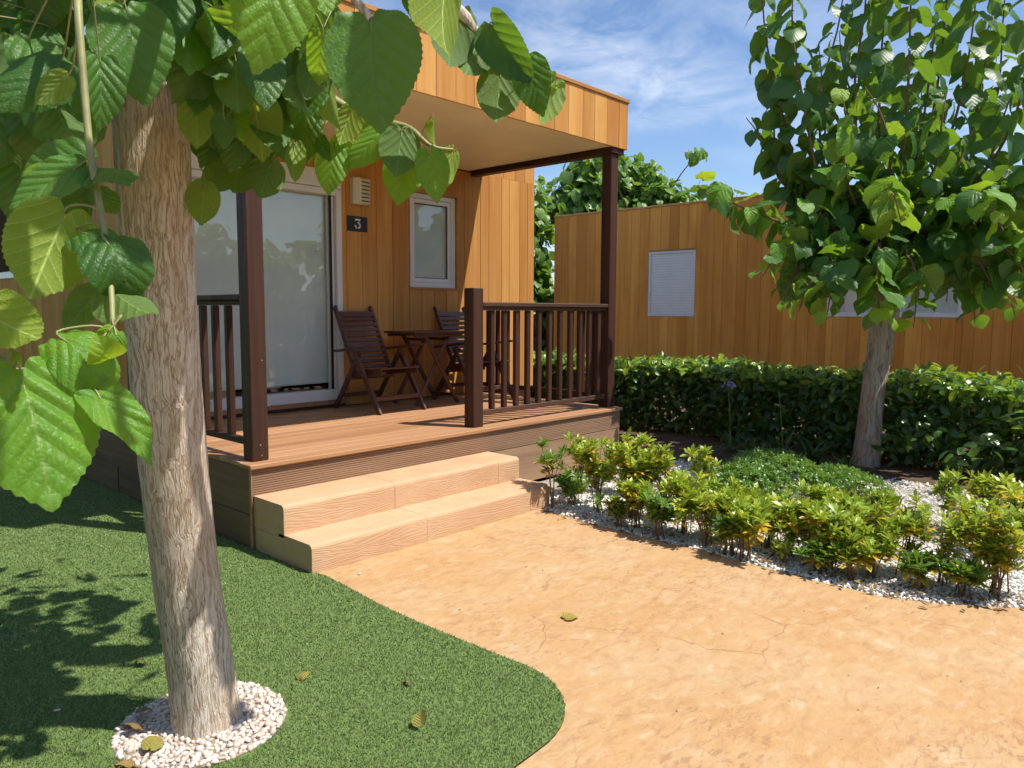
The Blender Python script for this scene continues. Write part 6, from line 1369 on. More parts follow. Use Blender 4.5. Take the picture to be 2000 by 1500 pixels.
(-1.146,-2.22,2.912,-1.072,-2.21,2.739,-0.25,-0.684,0.685,0.939,4,0),
(-1.588,-1.504,2.719,-1.609,-1.504,2.585,0.448,0.893,-0.027,0.835,0,0),
(-1.237,-2.699,3.37,-1.303,-2.748,3.242,-0.711,-0.464,0.528,0.872,3,0),
(-1.452,-2.232,2.915,-1.341,-2.164,2.799,0.398,-0.322,0.859,0.861,0,0),
(-1.388,-2.437,3.767,-1.346,-2.435,3.63,-0.778,-0.22,-0.588,0.891,5,0),
(-1.171,-2.759,3.183,-1.207,-2.846,3.058,-0.529,-0.302,0.793,0.916,0,0),
(-0.706,-1.924,3.579,-0.685,-1.891,3.449,0.631,0.049,0.774,0.978,2,0),
(-1.564,-0.934,2.643,-1.545,-0.889,2.509,-0.55,-0.508,0.663,0.913,0,0),
(-1.072,-1.785,3.495,-1.092,-1.786,3.357,0.775,-0.039,0.631,0.919,1,0),
(-0.399,-1.693,3.452,-0.441,-1.687,3.279,0.173,-0.979,0.105,0.846,4,0),
(-0.971,-2.168,3.338,-0.921,-2.186,3.187,-0.531,0.766,0.363,0.964,1,0),
(-2.259,-1.635,2.707,-2.26,-1.65,2.561,0.095,-0.325,0.941,0.91,0,0),
(-1.981,-0.977,2.809,-2.041,-1.02,2.644,0.005,0.831,0.556,0.854,5,0),
(-1.982,-1.041,2.924,-1.946,-1.008,2.788,0.847,-0.352,0.398,0.969,5,0),
(-0.474,-2.491,2.7,-0.58,-2.519,2.567,0.838,-0.451,0.306,0.976,4,0),
(-1.2,-2.512,2.371,-1.186,-2.54,2.231,-0.983,0.181,-0.011,0.985,4,0),
(-1.738,-0.846,2.798,-1.7,-0.875,2.632,0.032,-0.074,0.997,0.91,4,0),
(-1.801,-2.051,3.032,-1.854,-1.984,2.913,0.426,-0.005,0.905,0.814,2,0),
(-1.083,-1.16,3.735,-1.067,-1.151,3.622,0.491,-0.868,0.073,0.86,5,0),
(-2.125,-1.108,2.608,-2.142,-0.996,2.459,0.498,0.866,-0.035,0.851,5,0),
(-0.442,-1.699,3.018,-0.446,-1.731,2.857,0.763,0.045,0.644,0.812,0,0),
(-0.711,-2.026,2.696,-0.781,-2.049,2.582,-0.709,0.585,-0.394,0.926,0,0),
(-0.821,-2.155,3.309,-0.723,-2.224,3.166,-0.57,0.294,0.767,0.915,5,0),
(-0.973,-1.255,2.878,-0.984,-1.222,2.708,0.513,-0.655,0.555,0.883,5,0),
(-1.453,-1.816,3.094,-1.48,-1.825,2.942,-0.145,-0.09,0.985,0.844,3,0),
(-0.941,-1.872,2.849,-1.02,-1.881,2.729,-0.545,-0.826,0.14,0.801,3,0),
(-1.771,-2.513,3.097,-1.707,-2.449,2.933,0.049,0.261,0.964,0.916,3,0),
(-1.135,-2.05,3.198,-1.087,-2.008,3.053,-0.627,-0.6,0.497,0.834,3,0),
(-1.455,-1.488,3.467,-1.483,-1.486,3.351,0.658,-0.28,0.699,0.832,0,0),
(-1.843,-1.996,2.384,-1.858,-1.896,2.216,0.583,-0.229,0.78,0.848,0,0),
(-1.58,-2.1,3.163,-1.624,-2.143,3.044,0.373,0.294,0.88,0.835,2,0),
(-1.045,-1.956,2.945,-1.031,-1.977,2.822,-0,0.046,0.999,0.992,2,0),
(-0.689,-2.149,3.343,-0.729,-2.214,3.197,-0.063,-0.356,0.932,0.927,2,0),
(-1.401,-2.154,3.151,-1.412,-2.156,2.995,0.414,-0.264,0.871,0.958,3,0),
(-1.875,-1.203,2.724,-1.89,-1.144,2.602,0.205,0.929,0.308,0.983,2,0),
(-1.691,-1.223,2.839,-1.628,-1.232,2.668,-0.064,0.08,0.995,0.988,2,0),
(-1.003,-1.253,3.399,-1.001,-1.313,3.286,-0.259,0.84,0.478,0.876,1,0),
(-1.197,-1.344,3.878,-1.218,-1.335,3.759,-0.931,-0.214,0.296,0.906,5,0),
(-0.397,-1.418,3.496,-0.384,-1.395,3.373,-0.621,0.549,0.56,0.922,0,0),
(-0.92,-1.428,3.428,-0.881,-1.399,3.278,-0.561,-0.713,0.42,0.904,1,0),
(-0.394,-1.56,3.438,-0.406,-1.513,3.301,0.143,0.658,0.74,0.848,0,0),
(-1.555,-1.499,2.606,-1.464,-1.511,2.463,0.963,-0.049,0.265,0.915,4,0),
(-0.921,-1.097,3.146,-0.96,-1.06,2.978,0.006,-0.423,0.906,0.839,3,0),
(-1.01,-1.119,3.788,-0.989,-1.106,3.626,0.758,-0.647,0.082,0.864,1,0),
(-1.916,-1.656,2.882,-1.879,-1.663,2.735,-0.513,-0.761,-0.398,0.853,3,0),
(-1.284,-1.279,2.684,-1.261,-1.26,2.55,-0.768,-0.273,0.579,0.914,3,0),
(-0.48,-1.26,3.319,-0.485,-1.234,3.185,0.558,-0.781,-0.28,0.807,2,0),
(-1.082,-1.513,2.804,-1.098,-1.612,2.652,-0.948,-0.036,-0.317,0.992,4,0),
(-0.661,-1.897,2.771,-0.612,-1.914,2.622,0.12,0.163,0.979,0.852,1,0),
(-1.536,-1.751,3.246,-1.618,-1.763,3.101,-0.373,0.465,0.802,0.931,4,0),
(-1.944,-1.938,3.326,-1.969,-1.915,3.187,0.833,0.542,0.109,0.896,5,0),
(-1.486,-1.948,3.1,-1.364,-1.889,2.975,0.236,-0.105,0.966,0.857,2,0),
(-0.908,-2.423,3.015,-0.881,-2.439,2.895,0.508,-0.735,0.45,0.997,3,0),
(-1.67,-2.052,3.082,-1.602,-2.076,2.925,-0.699,-0.63,0.337,0.83,3,0),
(-1.302,-1.683,2.914,-1.321,-1.667,2.767,0.313,-0.046,0.949,0.804,5,0),
(-1.637,-1.521,3.789,-1.604,-1.545,3.635,0.718,-0.298,0.629,0.881,5,0),
(-1.627,-2.546,3.507,-1.628,-2.56,3.366,-0.224,-0.632,0.742,0.801,3,0),
(-0.705,-1.816,3.517,-0.704,-1.828,3.387,0.146,-0.924,0.354,0.994,4,0),
(-2.222,-1.986,3.318,-2.25,-1.97,3.204,0.225,-0.62,0.752,0.895,0,0),
(-1.344,-0.877,3.162,-1.316,-0.844,3.028,-0.182,0.953,-0.241,0.811,0,0),
(-2.006,-2.242,2.588,-2.014,-2.253,2.44,-0.884,-0.464,0.065,0.803,4,0),
(-1.86,-1.503,3.207,-1.849,-1.497,3.088,0.264,0.811,0.522,0.87,2,0),
(-1.609,-2.337,2.921,-1.574,-2.307,2.805,0.386,-0.879,-0.28,0.95,1,0),
(-1.181,-2.477,3.064,-1.179,-2.564,2.9,-0.236,-0.099,0.967,0.819,0,0),
(-1.318,-1.567,3.517,-1.311,-1.561,3.377,0.024,1,0,0.804,4,0),
(-1.342,-2.051,3.198,-1.373,-2.042,3.078,0.727,-0.261,0.635,0.998,2,0),
(-1.571,-1.695,2.541,-1.462,-1.772,2.391,0.697,0.572,-0.432,0.944,4,0),
(-1.115,-0.908,3.195,-1.177,-0.935,3.047,-0.113,0.696,0.71,0.856,1,0),
(-2.099,-1.681,3.477,-2.073,-1.724,3.335,0.552,0.61,-0.568,0.892,2,0),
(-1.041,-2.273,3.865,-1.212,-2.325,3.7,0.302,-0.269,0.915,0.914,1,0),
(-1.042,-1.954,2.878,-1.078,-1.871,2.711,0.441,-0.408,0.8,0.967,1,0),
(-1.282,-2.262,2.474,-1.344,-2.282,2.309,0.085,-0.687,0.722,0.851,5,0),
(-1.423,-1.15,3.049,-1.374,-1.146,2.931,-0.915,-0.397,-0.076,0.892,0,0),
(-1.724,-1.471,2.741,-1.754,-1.484,2.598,-0.46,0.519,0.72,0.915,5,0),
(-0.824,-1.947,2.964,-0.831,-2.002,2.809,0.712,0.279,0.645,0.864,4,0),
(-0.959,-2.755,3.071,-0.918,-2.805,2.923,-0.599,-0.715,0.36,0.947,2,0),
(-2.056,-1.162,2.631,-2.057,-1.142,2.516,0.665,0.462,0.586,0.952,4,0),
(-1.529,-1.488,3.094,-1.597,-1.466,2.947,-0.989,0.079,-0.124,0.814,2,0),
(-1.176,-0.613,3.354,-1.14,-0.633,3.24,0.124,0.042,0.991,0.948,0,0),
(-1.141,-2.325,3.066,-1.132,-2.34,2.908,0.848,0.018,0.53,0.821,2,0),
(-1.261,-1.211,2.797,-1.242,-1.171,2.66,0.81,-0.581,0.083,0.944,3,0),
(-1.217,-2.252,3.095,-1.201,-2.244,2.962,0.577,-0.815,-0.051,0.999,2,0),
(-1.589,-2.257,3.328,-1.602,-2.272,3.195,-0.773,-0.529,0.352,0.95,1,0),
(-1.26,-1.632,3.111,-1.276,-1.577,2.96,-0.782,-0.426,0.455,0.859,3,0),
(-1.156,-1.853,3.198,-1.122,-1.888,3.056,0.341,-0.448,0.827,0.828,1,0),
(-0.972,-2.084,2.981,-1.035,-2.119,2.847,-0.588,-0.227,0.777,0.801,3,0),
(-2.042,-1.729,2.408,-1.966,-1.783,2.238,0.069,-0.248,0.966,0.982,1,0),
(-1.269,-1.268,2.848,-1.174,-1.323,2.676,-0.279,0.833,0.478,0.922,4,0),
(-1.887,-1.606,2.802,-1.843,-1.645,2.658,0.463,-0.364,0.808,0.944,1,0),
(-1.937,-1.007,2.519,-1.963,-0.898,2.395,-0.786,-0.179,0.591,0.906,3,0),
(-1.326,-1.581,3.023,-1.32,-1.562,2.909,-0.337,-0.441,0.832,0.891,5,0),
(-0.446,-2.298,3.4,-0.492,-2.268,3.246,-0.735,0.121,0.667,0.988,4,0),
(-2.211,-1.631,2.687,-2.147,-1.554,2.562,0.897,0.432,-0.098,0.86,5,0),
(-0.704,-2.208,2.739,-0.709,-2.227,2.612,0.073,-0.706,0.704,0.926,5,0),
(-1.256,-2.364,3.196,-1.289,-2.357,3.073,-0.619,-0.543,0.567,0.849,5,0),
(-0.83,-1.532,3.192,-0.742,-1.528,3.049,0.397,0.119,0.91,0.86,3,0),
(-1.005,-2.16,2.568,-1.041,-2.098,2.439,-0.165,0.403,0.9,0.858,1,0),
(-1.596,-2.642,2.589,-1.606,-2.66,2.467,-0.788,-0.315,-0.529,0.935,0,0),
(-0.902,-2.424,3.006,-0.934,-2.505,2.84,0.175,-0.049,0.983,0.907,2,0),
(-1.928,-1.573,2.285,-2.002,-1.601,2.166,-0.185,-0.419,0.889,0.809,4,0),
(-1.637,-0.928,3.385,-1.69,-0.932,3.236,0.782,-0.608,0.142,0.944,3,0),
(-1.018,-1.607,2.865,-1.041,-1.633,2.699,-0.938,0.095,0.332,0.884,1,0),
(-1.732,-2.105,2.856,-1.703,-2.089,2.707,0.485,0.066,0.872,0.911,1,0),
(-1.631,-1.107,2.652,-1.632,-1.13,2.503,-0.389,-0.465,0.795,0.955,1,0),
(-0.674,-2.061,3.753,-0.773,-2.095,3.608,0.242,-0.856,0.458,0.934,3,0),
(-1.346,-1.608,2.809,-1.321,-1.624,2.668,-0.864,-0.463,0.198,0.974,5,0),
(-1.403,-1.35,3.291,-1.333,-1.349,3.126,0.99,-0.022,-0.137,0.927,5,0),
(-0.496,-1.176,3.201,-0.469,-1.123,3.061,-0.167,-0.633,0.756,0.822,0,0),
(-0.785,-0.73,2.957,-0.795,-0.733,2.827,0.483,0.801,0.353,0.847,5,0),
(-0.468,-0.78,3.106,-0.457,-0.787,2.962,-0.53,-0.038,0.847,0.935,1,0),
(-1.367,-2.306,3.105,-1.41,-2.351,2.949,0.078,0.865,0.496,0.946,5,0),
(-1.67,-2.068,3.458,-1.648,-2.042,3.343,0.672,0.739,0.052,0.827,4,0),
(-0.777,-1.605,2.9,-0.852,-1.606,2.77,0.432,-0.437,0.789,0.836,2,0),
(-2.205,-1.597,2.76,-2.177,-1.576,2.626,-0.951,0.297,0.091,0.914,4,0),
(-0.872,-0.733,3.174,-0.912,-0.593,3.028,-0.229,-0.409,-0.883,0.93,0,0),
(-1.439,-1.622,3.598,-1.484,-1.701,3.456,-0.038,0.495,0.868,0.833,2,0),
(-1.791,-1.347,2.473,-1.793,-1.377,2.318,-0.066,-0.75,0.658,0.823,5,0),
(-0.892,-1.878,3.059,-0.827,-1.912,2.902,0.326,0.743,0.584,0.985,1,0),
(-1.779,-2.157,3.059,-1.805,-2.091,2.927,0.898,-0.285,0.336,0.847,2,0),
(-1.098,-1.638,2.79,-1.07,-1.693,2.663,0.462,-0.118,0.879,0.88,4,0),
(-0.84,-2.287,3.145,-0.892,-2.24,2.998,0.327,-0.594,0.735,0.966,0,0),
(-0.737,-2.24,2.718,-0.695,-2.324,2.564,0.435,0.133,-0.89,0.842,3,0),
(-2.265,-1.999,3.367,-2.345,-2.037,3.248,-0.249,-0.034,0.968,0.974,2,0),
(-1.499,-1.819,2.654,-1.53,-1.766,2.486,-0.211,-0.341,0.916,0.951,2,0),
(-1.674,-1.854,2.364,-1.665,-1.842,2.208,-0.215,0.97,0.117,0.839,5,0),
(-2.323,-2.001,3.11,-2.308,-1.939,2.973,0.31,0.465,0.829,0.808,2,0),
(-1.406,-1.635,2.736,-1.465,-1.595,2.576,-0.212,-0.326,0.921,0.85,0,0),
(-1.931,-1.336,2.498,-1.945,-1.328,2.37,-0.911,0.149,0.385,0.835,4,0),
(-1.756,-2.55,2.548,-1.753,-2.523,2.391,-0.33,-0.92,0.213,0.974,2,0),
(-0.977,-1.459,3.599,-0.898,-1.357,3.445,0.494,-0.39,0.777,0.93,5,0),
(-0.654,-1.749,3.168,-0.659,-1.762,3.036,-0.59,-0.615,0.523,0.972,0,0),
(-1.092,-1.998,3.29,-1.079,-1.984,3.125,-0.776,0.617,-0.131,0.965,1,0),
(-1.799,-2.139,2.721,-1.856,-2.145,2.581,-0.044,-0.439,0.897,0.821,2,0),
(-1.541,-3.327,2.556,-1.474,-3.266,2.421,0.739,0.087,0.668,0.975,2,0),
(-2.095,-3.548,2.755,-2.088,-3.539,2.609,0.935,0.345,0.085,0.989,3,0),
(-1.558,-3.574,2.445,-1.611,-3.568,2.329,-0.51,0.031,0.859,0.87,3,0),
(-2.169,-2.988,2.498,-2.203,-2.942,2.376,0.838,-0.155,0.523,0.802,5,0),
(-1.062,-3.673,2.802,-1.071,-3.666,2.674,0.285,-0.79,0.542,0.962,1,0),
(-1.462,-3.112,2.509,-1.401,-3.137,2.351,-0.704,-0.6,0.38,0.91,3,0),
(-0.964,-3.446,2.77,-0.965,-3.495,2.646,0.396,-0.314,0.863,0.954,1,0),
(-1.816,-3.409,2.364,-1.79,-3.458,2.234,0.609,-0.199,0.768,0.894,5,0),
(-2.075,-3.216,2.466,-2.086,-3.281,2.312,-0.573,-0.078,0.816,0.887,0,0),
(-2.154,-3.722,2.422,-2.123,-3.753,2.282,0.154,-0.588,0.794,0.899,0,0),
(-1.292,-2.979,2.403,-1.32,-2.995,2.289,0.674,-0.718,0.173,0.803,0,0),
(-1.549,-2.874,2.716,-1.509,-2.854,2.601,0.881,-0.316,0.354,0.943,5,0),
(-1.223,-4.005,2.734,-1.209,-4.016,2.601,0.121,-0.522,0.844,0.848,1,0),
(-1.28,-3.784,2.378,-1.354,-3.794,2.251,0.218,-0.908,0.359,0.897,2,0),
(-1.91,-3.441,2.365,-1.842,-3.371,2.216,0.729,-0.119,-0.674,0.909,0,0),
(-0.809,-3.618,2.242,-0.956,-3.635,2.082,-0.185,-0.053,0.981,0.949,0,0),
(-1.939,-3.007,2.256,-1.929,-2.919,2.104,0.622,-0.267,0.736,0.956,2,0),
(-1.784,-3.148,2.3,-1.803,-3.19,2.156,-0.322,-0.226,0.919,0.996,5,0),
(-0.989,-3.672,2.709,-1.072,-3.646,2.582,0.493,-0.829,0.264,0.943,5,0),
(-2.08,-3.876,2.585,-2.059,-3.871,2.463,-0.33,0.705,0.628,0.842,0,0),
(-1.662,-3.611,2.743,-1.627,-3.588,2.624,0.546,-0.712,0.442,0.855,0,0),
(-1.32,-3.525,2.21,-1.272,-3.515,2.095,-0.839,0.262,0.477,0.995,2,0),
(-1.248,-3.32,2.56,-1.214,-3.361,2.414,0.644,0.607,-0.466,0.89,2,0),
(-1.579,-4.061,2.651,-1.627,-4.084,2.492,-0.291,-0.956,0.035,0.801,5,0),
(-1.894,-3.825,2.846,-1.881,-3.835,2.722,0.657,-0.075,-0.75,0.814,2,0),
(-1.281,-3.066,2.753,-1.291,-3.079,2.638,-0.486,-0.52,0.703,0.864,2,0),
(-1.362,-3.308,2.141,-1.36,-3.282,2.01,0.908,-0.127,0.399,0.95,0,0),
(-1.738,-3.725,2.952,-1.738,-3.724,2.816,-0.317,0.171,0.933,0.802,4,0),
(-1.453,-3.102,2.887,-1.47,-2.962,2.748,-0.93,-0.218,0.296,0.894,3,0),
(-1.205,-3.441,2.361,-1.151,-3.482,2.223,0.527,0.697,0.486,0.944,0,0),
(-1.537,-3.269,2.668,-1.553,-3.281,2.531,-0.437,0.852,0.289,0.835,4,0),
(-1.933,-3.749,2.51,-1.913,-3.725,2.389,0.111,0.721,0.684,0.88,0,0),
(-1.488,-3.62,2.437,-1.505,-3.626,2.312,0.736,-0.647,-0.199,0.992,2,0),
(-1.322,-3.351,2.136,-1.415,-3.378,1.986,-0.709,-0.594,0.38,0.922,5,0),
(-1.628,-3.288,2.779,-1.668,-3.286,2.653,-0.221,-0.401,0.889,0.861,0,0),
(-1.405,-2.844,2.518,-1.33,-2.797,2.397,0.541,-0.677,0.499,0.982,4,0),
(-0.966,-3.681,2.716,-0.955,-3.64,2.577,-0.008,-0.143,0.99,1,1,0),
(-1.426,-4.036,2.555,-1.47,-3.976,2.417,0.441,-0.47,0.764,0.893,4,0),
(-1.553,-3.903,2.632,-1.49,-3.954,2.489,-0.697,-0.057,0.715,0.865,0,0),
(-1.497,-3.043,2.803,-1.514,-3.06,2.678,0.79,-0.613,0.005,0.996,1,0),
(-1.288,-3.509,2.301,-1.305,-3.573,2.163,0.104,0.503,-0.858,0.966,3,0),
(-1.262,-3.439,2.277,-1.295,-3.414,2.151,-0.278,0.501,-0.82,0.884,5,0),
(-1.443,-2.904,2.355,-1.387,-2.924,2.225,0.439,0.474,0.763,0.822,2,0),
(-1.048,-3.02,2.42,-1.13,-2.969,2.286,-0.204,-0.659,0.724,0.967,5,0),
(-1.253,-3.484,2.585,-1.382,-3.519,2.454,-0.59,0.057,0.806,0.954,1,0),
(-1.925,-3.295,2.342,-1.895,-3.256,2.2,-0.997,-0.011,-0.076,0.849,2,0),
(-1.573,-3.322,2.692,-1.573,-3.24,2.529,-0.245,0.735,0.632,0.946,1,0),
(-1.623,-2.907,2.805,-1.604,-2.937,2.653,0.723,-0.627,0.29,0.884,1,0),
(-1.221,-2.868,2.354,-1.193,-2.771,2.2,0.758,-0.651,-0.032,0.979,4,0),
(-1.435,-3.683,2.188,-1.395,-3.57,2.026,0.116,-0.587,0.801,0.963,5,0),
(-1.743,-3.649,2.623,-1.658,-3.682,2.501,0.468,-0.385,0.795,0.838,4,0),
(-1.412,-3.653,2.182,-1.462,-3.672,2.061,0.756,-0.503,0.419,0.905,4,0),
(-0.981,-3.383,2.236,-0.93,-3.428,2.106,0.583,0.685,0.437,0.858,5,0),
(-1.733,-2.616,2.522,-1.714,-2.667,2.361,0.261,-0.09,0.961,0.852,5,0),
(-1.017,-3.503,2.311,-1.001,-3.589,2.181,0.052,-0.839,0.542,0.988,5,0),
(-1.193,-3.168,2.302,-1.211,-3.214,2.152,-0.539,0.837,0.093,0.927,3,0),
(-1.219,-3.274,2.345,-1.21,-3.351,2.201,-0.022,0.209,0.978,0.848,0,0),
(-1.207,-3.319,2.604,-1.149,-3.355,2.489,-0.61,-0.759,0.225,0.969,5,0),
(-1.748,-3.218,2.342,-1.679,-3.159,2.178,-0.221,-0.276,0.936,0.931,5,0),
(-1.821,-3.754,2.687,-1.789,-3.745,2.556,-0.782,-0.574,0.243,0.879,4,0),
(-0.297,-2.328,2.907,-0.352,-2.388,2.768,-0.073,-0.968,-0.241,0.844,0,0),
(-0.254,-1.928,3.154,-0.345,-1.962,2.994,0.662,0.263,-0.702,0.815,4,0),
(-0.365,-1.672,3.149,-0.384,-1.706,3.02,0.276,-0.095,0.956,0.975,4,0),
(-0.435,-1.585,2.9,-0.379,-1.535,2.771,-0.05,0.438,0.898,0.939,2,0),
(-0.57,-2.099,2.847,-0.49,-2.015,2.698,-0.125,-0.756,0.643,0.868,0,0),
(-0.181,-2.29,3.157,-0.187,-2.29,3.04,-0.454,-0.33,0.828,0.94,2,0),
(-0.167,-1.793,3.037,-0.199,-1.8,2.899,0.12,-0.729,0.673,0.979,3,0),
(-0.642,-2.182,3.181,-0.671,-2.209,3.036,0.115,-0.83,0.546,0.992,0,0),
(-0.241,-1.854,3.028,-0.283,-1.891,2.876,0.354,-0.208,0.912,0.892,4,0),
(-0.171,-1.313,3.093,-0.144,-1.277,2.938,0.172,-0.145,0.974,0.883,1,0),
(-0.794,-1.8,2.861,-0.797,-1.791,2.709,0.808,-0.004,0.59,0.897,3,0),
(-0.775,-2.041,3.051,-0.786,-1.985,2.915,0.054,-0.719,0.693,0.917,3,0),
(-0.725,-1.787,2.799,-0.696,-1.742,2.68,0.913,0.355,0.202,0.888,2,0),
(-0.638,-2.111,3.112,-0.541,-2.163,2.986,-0.358,-0.697,0.621,0.909,2,0),
(-0.409,-2.088,3.15,-0.415,-2.03,3.002,0.339,0.13,0.932,0.872,4,0),
(-0.179,-2.122,2.971,-0.237,-2.115,2.85,-0.191,-0.051,0.98,0.897,1,0),
(-0.315,-1.004,3.156,-0.405,-1.016,3.015,0.037,-0.921,-0.388,0.851,4,0),
(-0.136,-0.901,3.129,-0.148,-0.89,3.004,0.886,-0.188,0.423,0.869,0,0),
(-0.804,-1.903,3.017,-0.784,-1.926,2.889,0.23,-0.456,0.86,0.948,2,0),
(-0.404,-2.059,2.985,-0.373,-2.082,2.855,0.074,-0.622,-0.779,0.895,5,0),
(-0.321,-1.701,2.834,-0.39,-1.747,2.716,0.444,0.016,0.896,0.941,4,0),
(-0.618,-1.111,2.979,-0.624,-1.082,2.817,0.429,-0.067,0.901,0.972,3,0),
(-0.518,-2.271,3.09,-0.485,-2.344,2.951,0.7,-0.653,0.29,0.943,0,0),
(-0.542,-1.465,2.829,-0.603,-1.454,2.712,0.376,-0.923,0.082,0.977,3,0),
(-0.227,-1.675,3.089,-0.152,-1.769,2.943,0.733,-0.627,0.265,0.879,3,0),
(-0.228,-1.466,3.027,-0.248,-1.52,2.911,-0.527,-0.849,-0.035,0.866,1,0),
(-0.266,-2.257,2.906,-0.291,-2.223,2.774,-0.62,0.216,0.754,0.982,5,0),
(-0.503,-1.616,2.888,-0.489,-1.596,2.739,-0.026,0.049,0.998,0.847,3,0),
(-0.759,-1.968,2.882,-0.827,-1.854,2.743,0.207,0.013,0.978,0.905,4,0),
(-0.688,-1.603,3.143,-0.689,-1.647,3.014,0.166,-0.757,0.632,0.999,0,0),
(-0.465,-1.829,2.869,-0.421,-1.82,2.743,-0.192,0.09,0.977,0.996,1,0),
(-0.529,-1.936,2.742,-0.498,-1.988,2.618,0.865,-0.095,0.493,0.954,5,0),
(-0.444,-1.421,3.077,-0.479,-1.448,2.927,-0.453,-0.435,0.778,0.997,3,0),
(-0.606,-1.856,3.088,-0.594,-1.858,2.958,0.572,-0.558,0.601,0.96,1,0),
(-0.421,-2.344,3.035,-0.314,-2.358,2.885,0.775,-0.535,0.335,0.986,1,0),
(-0.574,-1.927,2.78,-0.517,-1.944,2.657,0.103,0.436,0.894,0.976,0,0),
(-0.529,-1.701,3.124,-0.602,-1.719,2.973,0.511,-0.604,0.612,0.875,0,0),
(-0.595,-1.573,2.884,-0.698,-1.495,2.747,-0.142,0.371,0.918,0.886,2,0),
(-0.324,-1.106,3.181,-0.26,-1.064,3.061,-0.061,0.172,0.983,0.938,0,0),
(0.032,-1.437,3.13,0.053,-1.437,2.969,-0.695,-0.558,0.454,0.95,1,0),
(-0.411,-2.282,2.706,-0.431,-2.211,2.552,0.245,-0.541,0.805,0.842,2,0),
(-0.155,-1.837,3.122,-0.111,-1.828,2.996,-0.605,0.057,0.794,0.93,1,0),
(-0.55,-1.921,2.754,-0.632,-1.867,2.638,0.662,0.513,0.546,0.833,5,0),
(-0.421,-2.258,3.128,-0.458,-2.267,2.97,-0.583,0.052,0.811,0.975,3,0),
(-0.384,-1.931,2.846,-0.375,-1.95,2.71,0.074,0.407,0.91,0.887,1,0),
(-0.358,-2.106,3.033,-0.377,-2.054,2.87,-0.012,-0.831,0.557,0.958,0,0),
(-0.773,-1.765,2.953,-0.771,-1.764,2.833,0.64,-0.679,0.359,0.92,1,0),
(-0.682,-1.737,2.868,-0.652,-1.761,2.747,0.656,-0.63,0.415,0.841,5,0),
(-0.485,-2.028,2.821,-0.496,-2.053,2.664,-0.175,-0.977,0.123,0.91,3,0),
(-0.359,-1.28,3.1,-0.306,-1.332,2.942,-0.722,-0.487,0.491,0.867,3,0),
(-0.644,-1.994,3.158,-0.638,-1.938,3.017,0.146,-0.515,0.845,0.966,3,0),
(-0.094,-1.3,3.152,-0.142,-1.363,3.018,0.707,-0.12,-0.697,0.886,3,0),
(-0.324,-1.487,3.053,-0.384,-1.425,2.897,0.629,-0.388,0.674,0.942,0,0),
(-0.514,-1.421,3.064,-0.437,-1.393,2.904,0.731,-0.596,0.334,0.893,5,0),
(-0.381,-2.336,3.072,-0.341,-2.355,2.921,-0.078,0.36,0.93,0.926,4,0),
(-0.386,-1.901,3.081,-0.431,-1.909,2.967,0.386,-0.244,0.89,0.922,2,0),
(-0.082,-1.564,3.154,-0.117,-1.546,3.011,-0.981,-0.181,0.072,0.969,4,0),
(-0.705,-1.595,3.025,-0.744,-1.602,2.898,-0.155,-0.988,-0.023,0.886,4,0),
(-0.626,-1.477,3.077,-0.638,-1.471,2.932,0.453,-0.213,0.866,0.819,4,0),
(-0.45,-1.396,2.914,-0.507,-1.359,2.792,0.547,0.809,-0.215,0.817,5,0),
(-0.769,-1.825,2.845,-0.711,-1.896,2.73,0.926,-0.351,0.137,0.814,1,0),
(-0.631,-2.044,3.122,-0.737,-2.065,3.003,-0.413,0.335,0.847,0.978,2,0),
(-0.383,-2.276,2.903,-0.382,-2.302,2.752,0.063,-0.524,0.849,0.864,3,0),
(-0.234,-2.079,2.873,-0.218,-2.054,2.724,0.666,-0.434,0.606,0.821,5,0),
(-0.258,-2.133,2.883,-0.202,-2.198,2.727,0.462,-0.044,0.886,0.936,4,0),
(-0.59,-1.887,3.073,-0.593,-1.819,2.921,-0.058,-0.957,0.284,0.972,0,0),
(-0.53,-1.727,2.836,-0.502,-1.759,2.696,0.934,-0.253,0.253,0.885,3,0),
(-0.663,-1.506,3,-0.581,-1.381,2.841,0.141,-0.635,0.76,0.951,1,0),
(-0.5,-1.988,3.185,-0.567,-1.951,3.028,0.513,-0.712,0.478,0.852,1,0),
(-0.764,-2.044,3.038,-0.766,-2.072,2.884,0.724,-0.099,0.683,0.861,5,0),
(-0.518,-1.635,3.086,-0.589,-1.696,2.935,0.535,0.018,0.845,0.94,2,0),
(-0.701,-1.877,2.834,-0.763,-1.828,2.678,0.435,-0.872,-0.224,0.838,5,0),
(-0.624,-1.958,2.778,-0.563,-1.954,2.62,0.375,-0.807,0.456,0.882,2,0),
(-0.554,-2.068,2.721,-0.517,-2.06,2.574,0.446,0.309,0.84,0.853,3,0),
(-0.301,-1.468,2.993,-0.421,-1.442,2.835,0.841,0.241,0.484,1,1,0),
(-0.562,-1,3.052,-0.517,-0.992,2.93,0.071,-0.332,0.94,0.924,4,0),
(-0.644,-1.236,3.041,-0.672,-1.284,2.881,0.853,-0.48,0.207,0.842,3,0),
(-0.43,-0.798,3.106,-0.457,-0.797,2.975,0.372,-0.788,0.491,0.843,1,0),
(-0.527,-2.102,2.973,-0.508,-2.13,2.841,0.28,-0.578,0.767,0.981,3,0),
(-0.689,-2.083,3.069,-0.841,-2.126,2.925,-0.223,-0.418,0.881,0.966,2,0),
(-0.609,-2.183,3.138,-0.584,-2.18,3.016,0.572,0.648,-0.502,0.91,1,0),
(-0.268,-1.776,3.052,-0.197,-1.741,2.931,0.119,0.444,0.888,0.944,0,0),
(-0.18,-2.042,2.976,-0.147,-2.029,2.843,0.509,-0.557,0.657,0.973,0,0),
(-0.443,-2.239,2.803,-0.436,-2.14,2.659,0.622,-0.124,0.773,0.936,5,0),
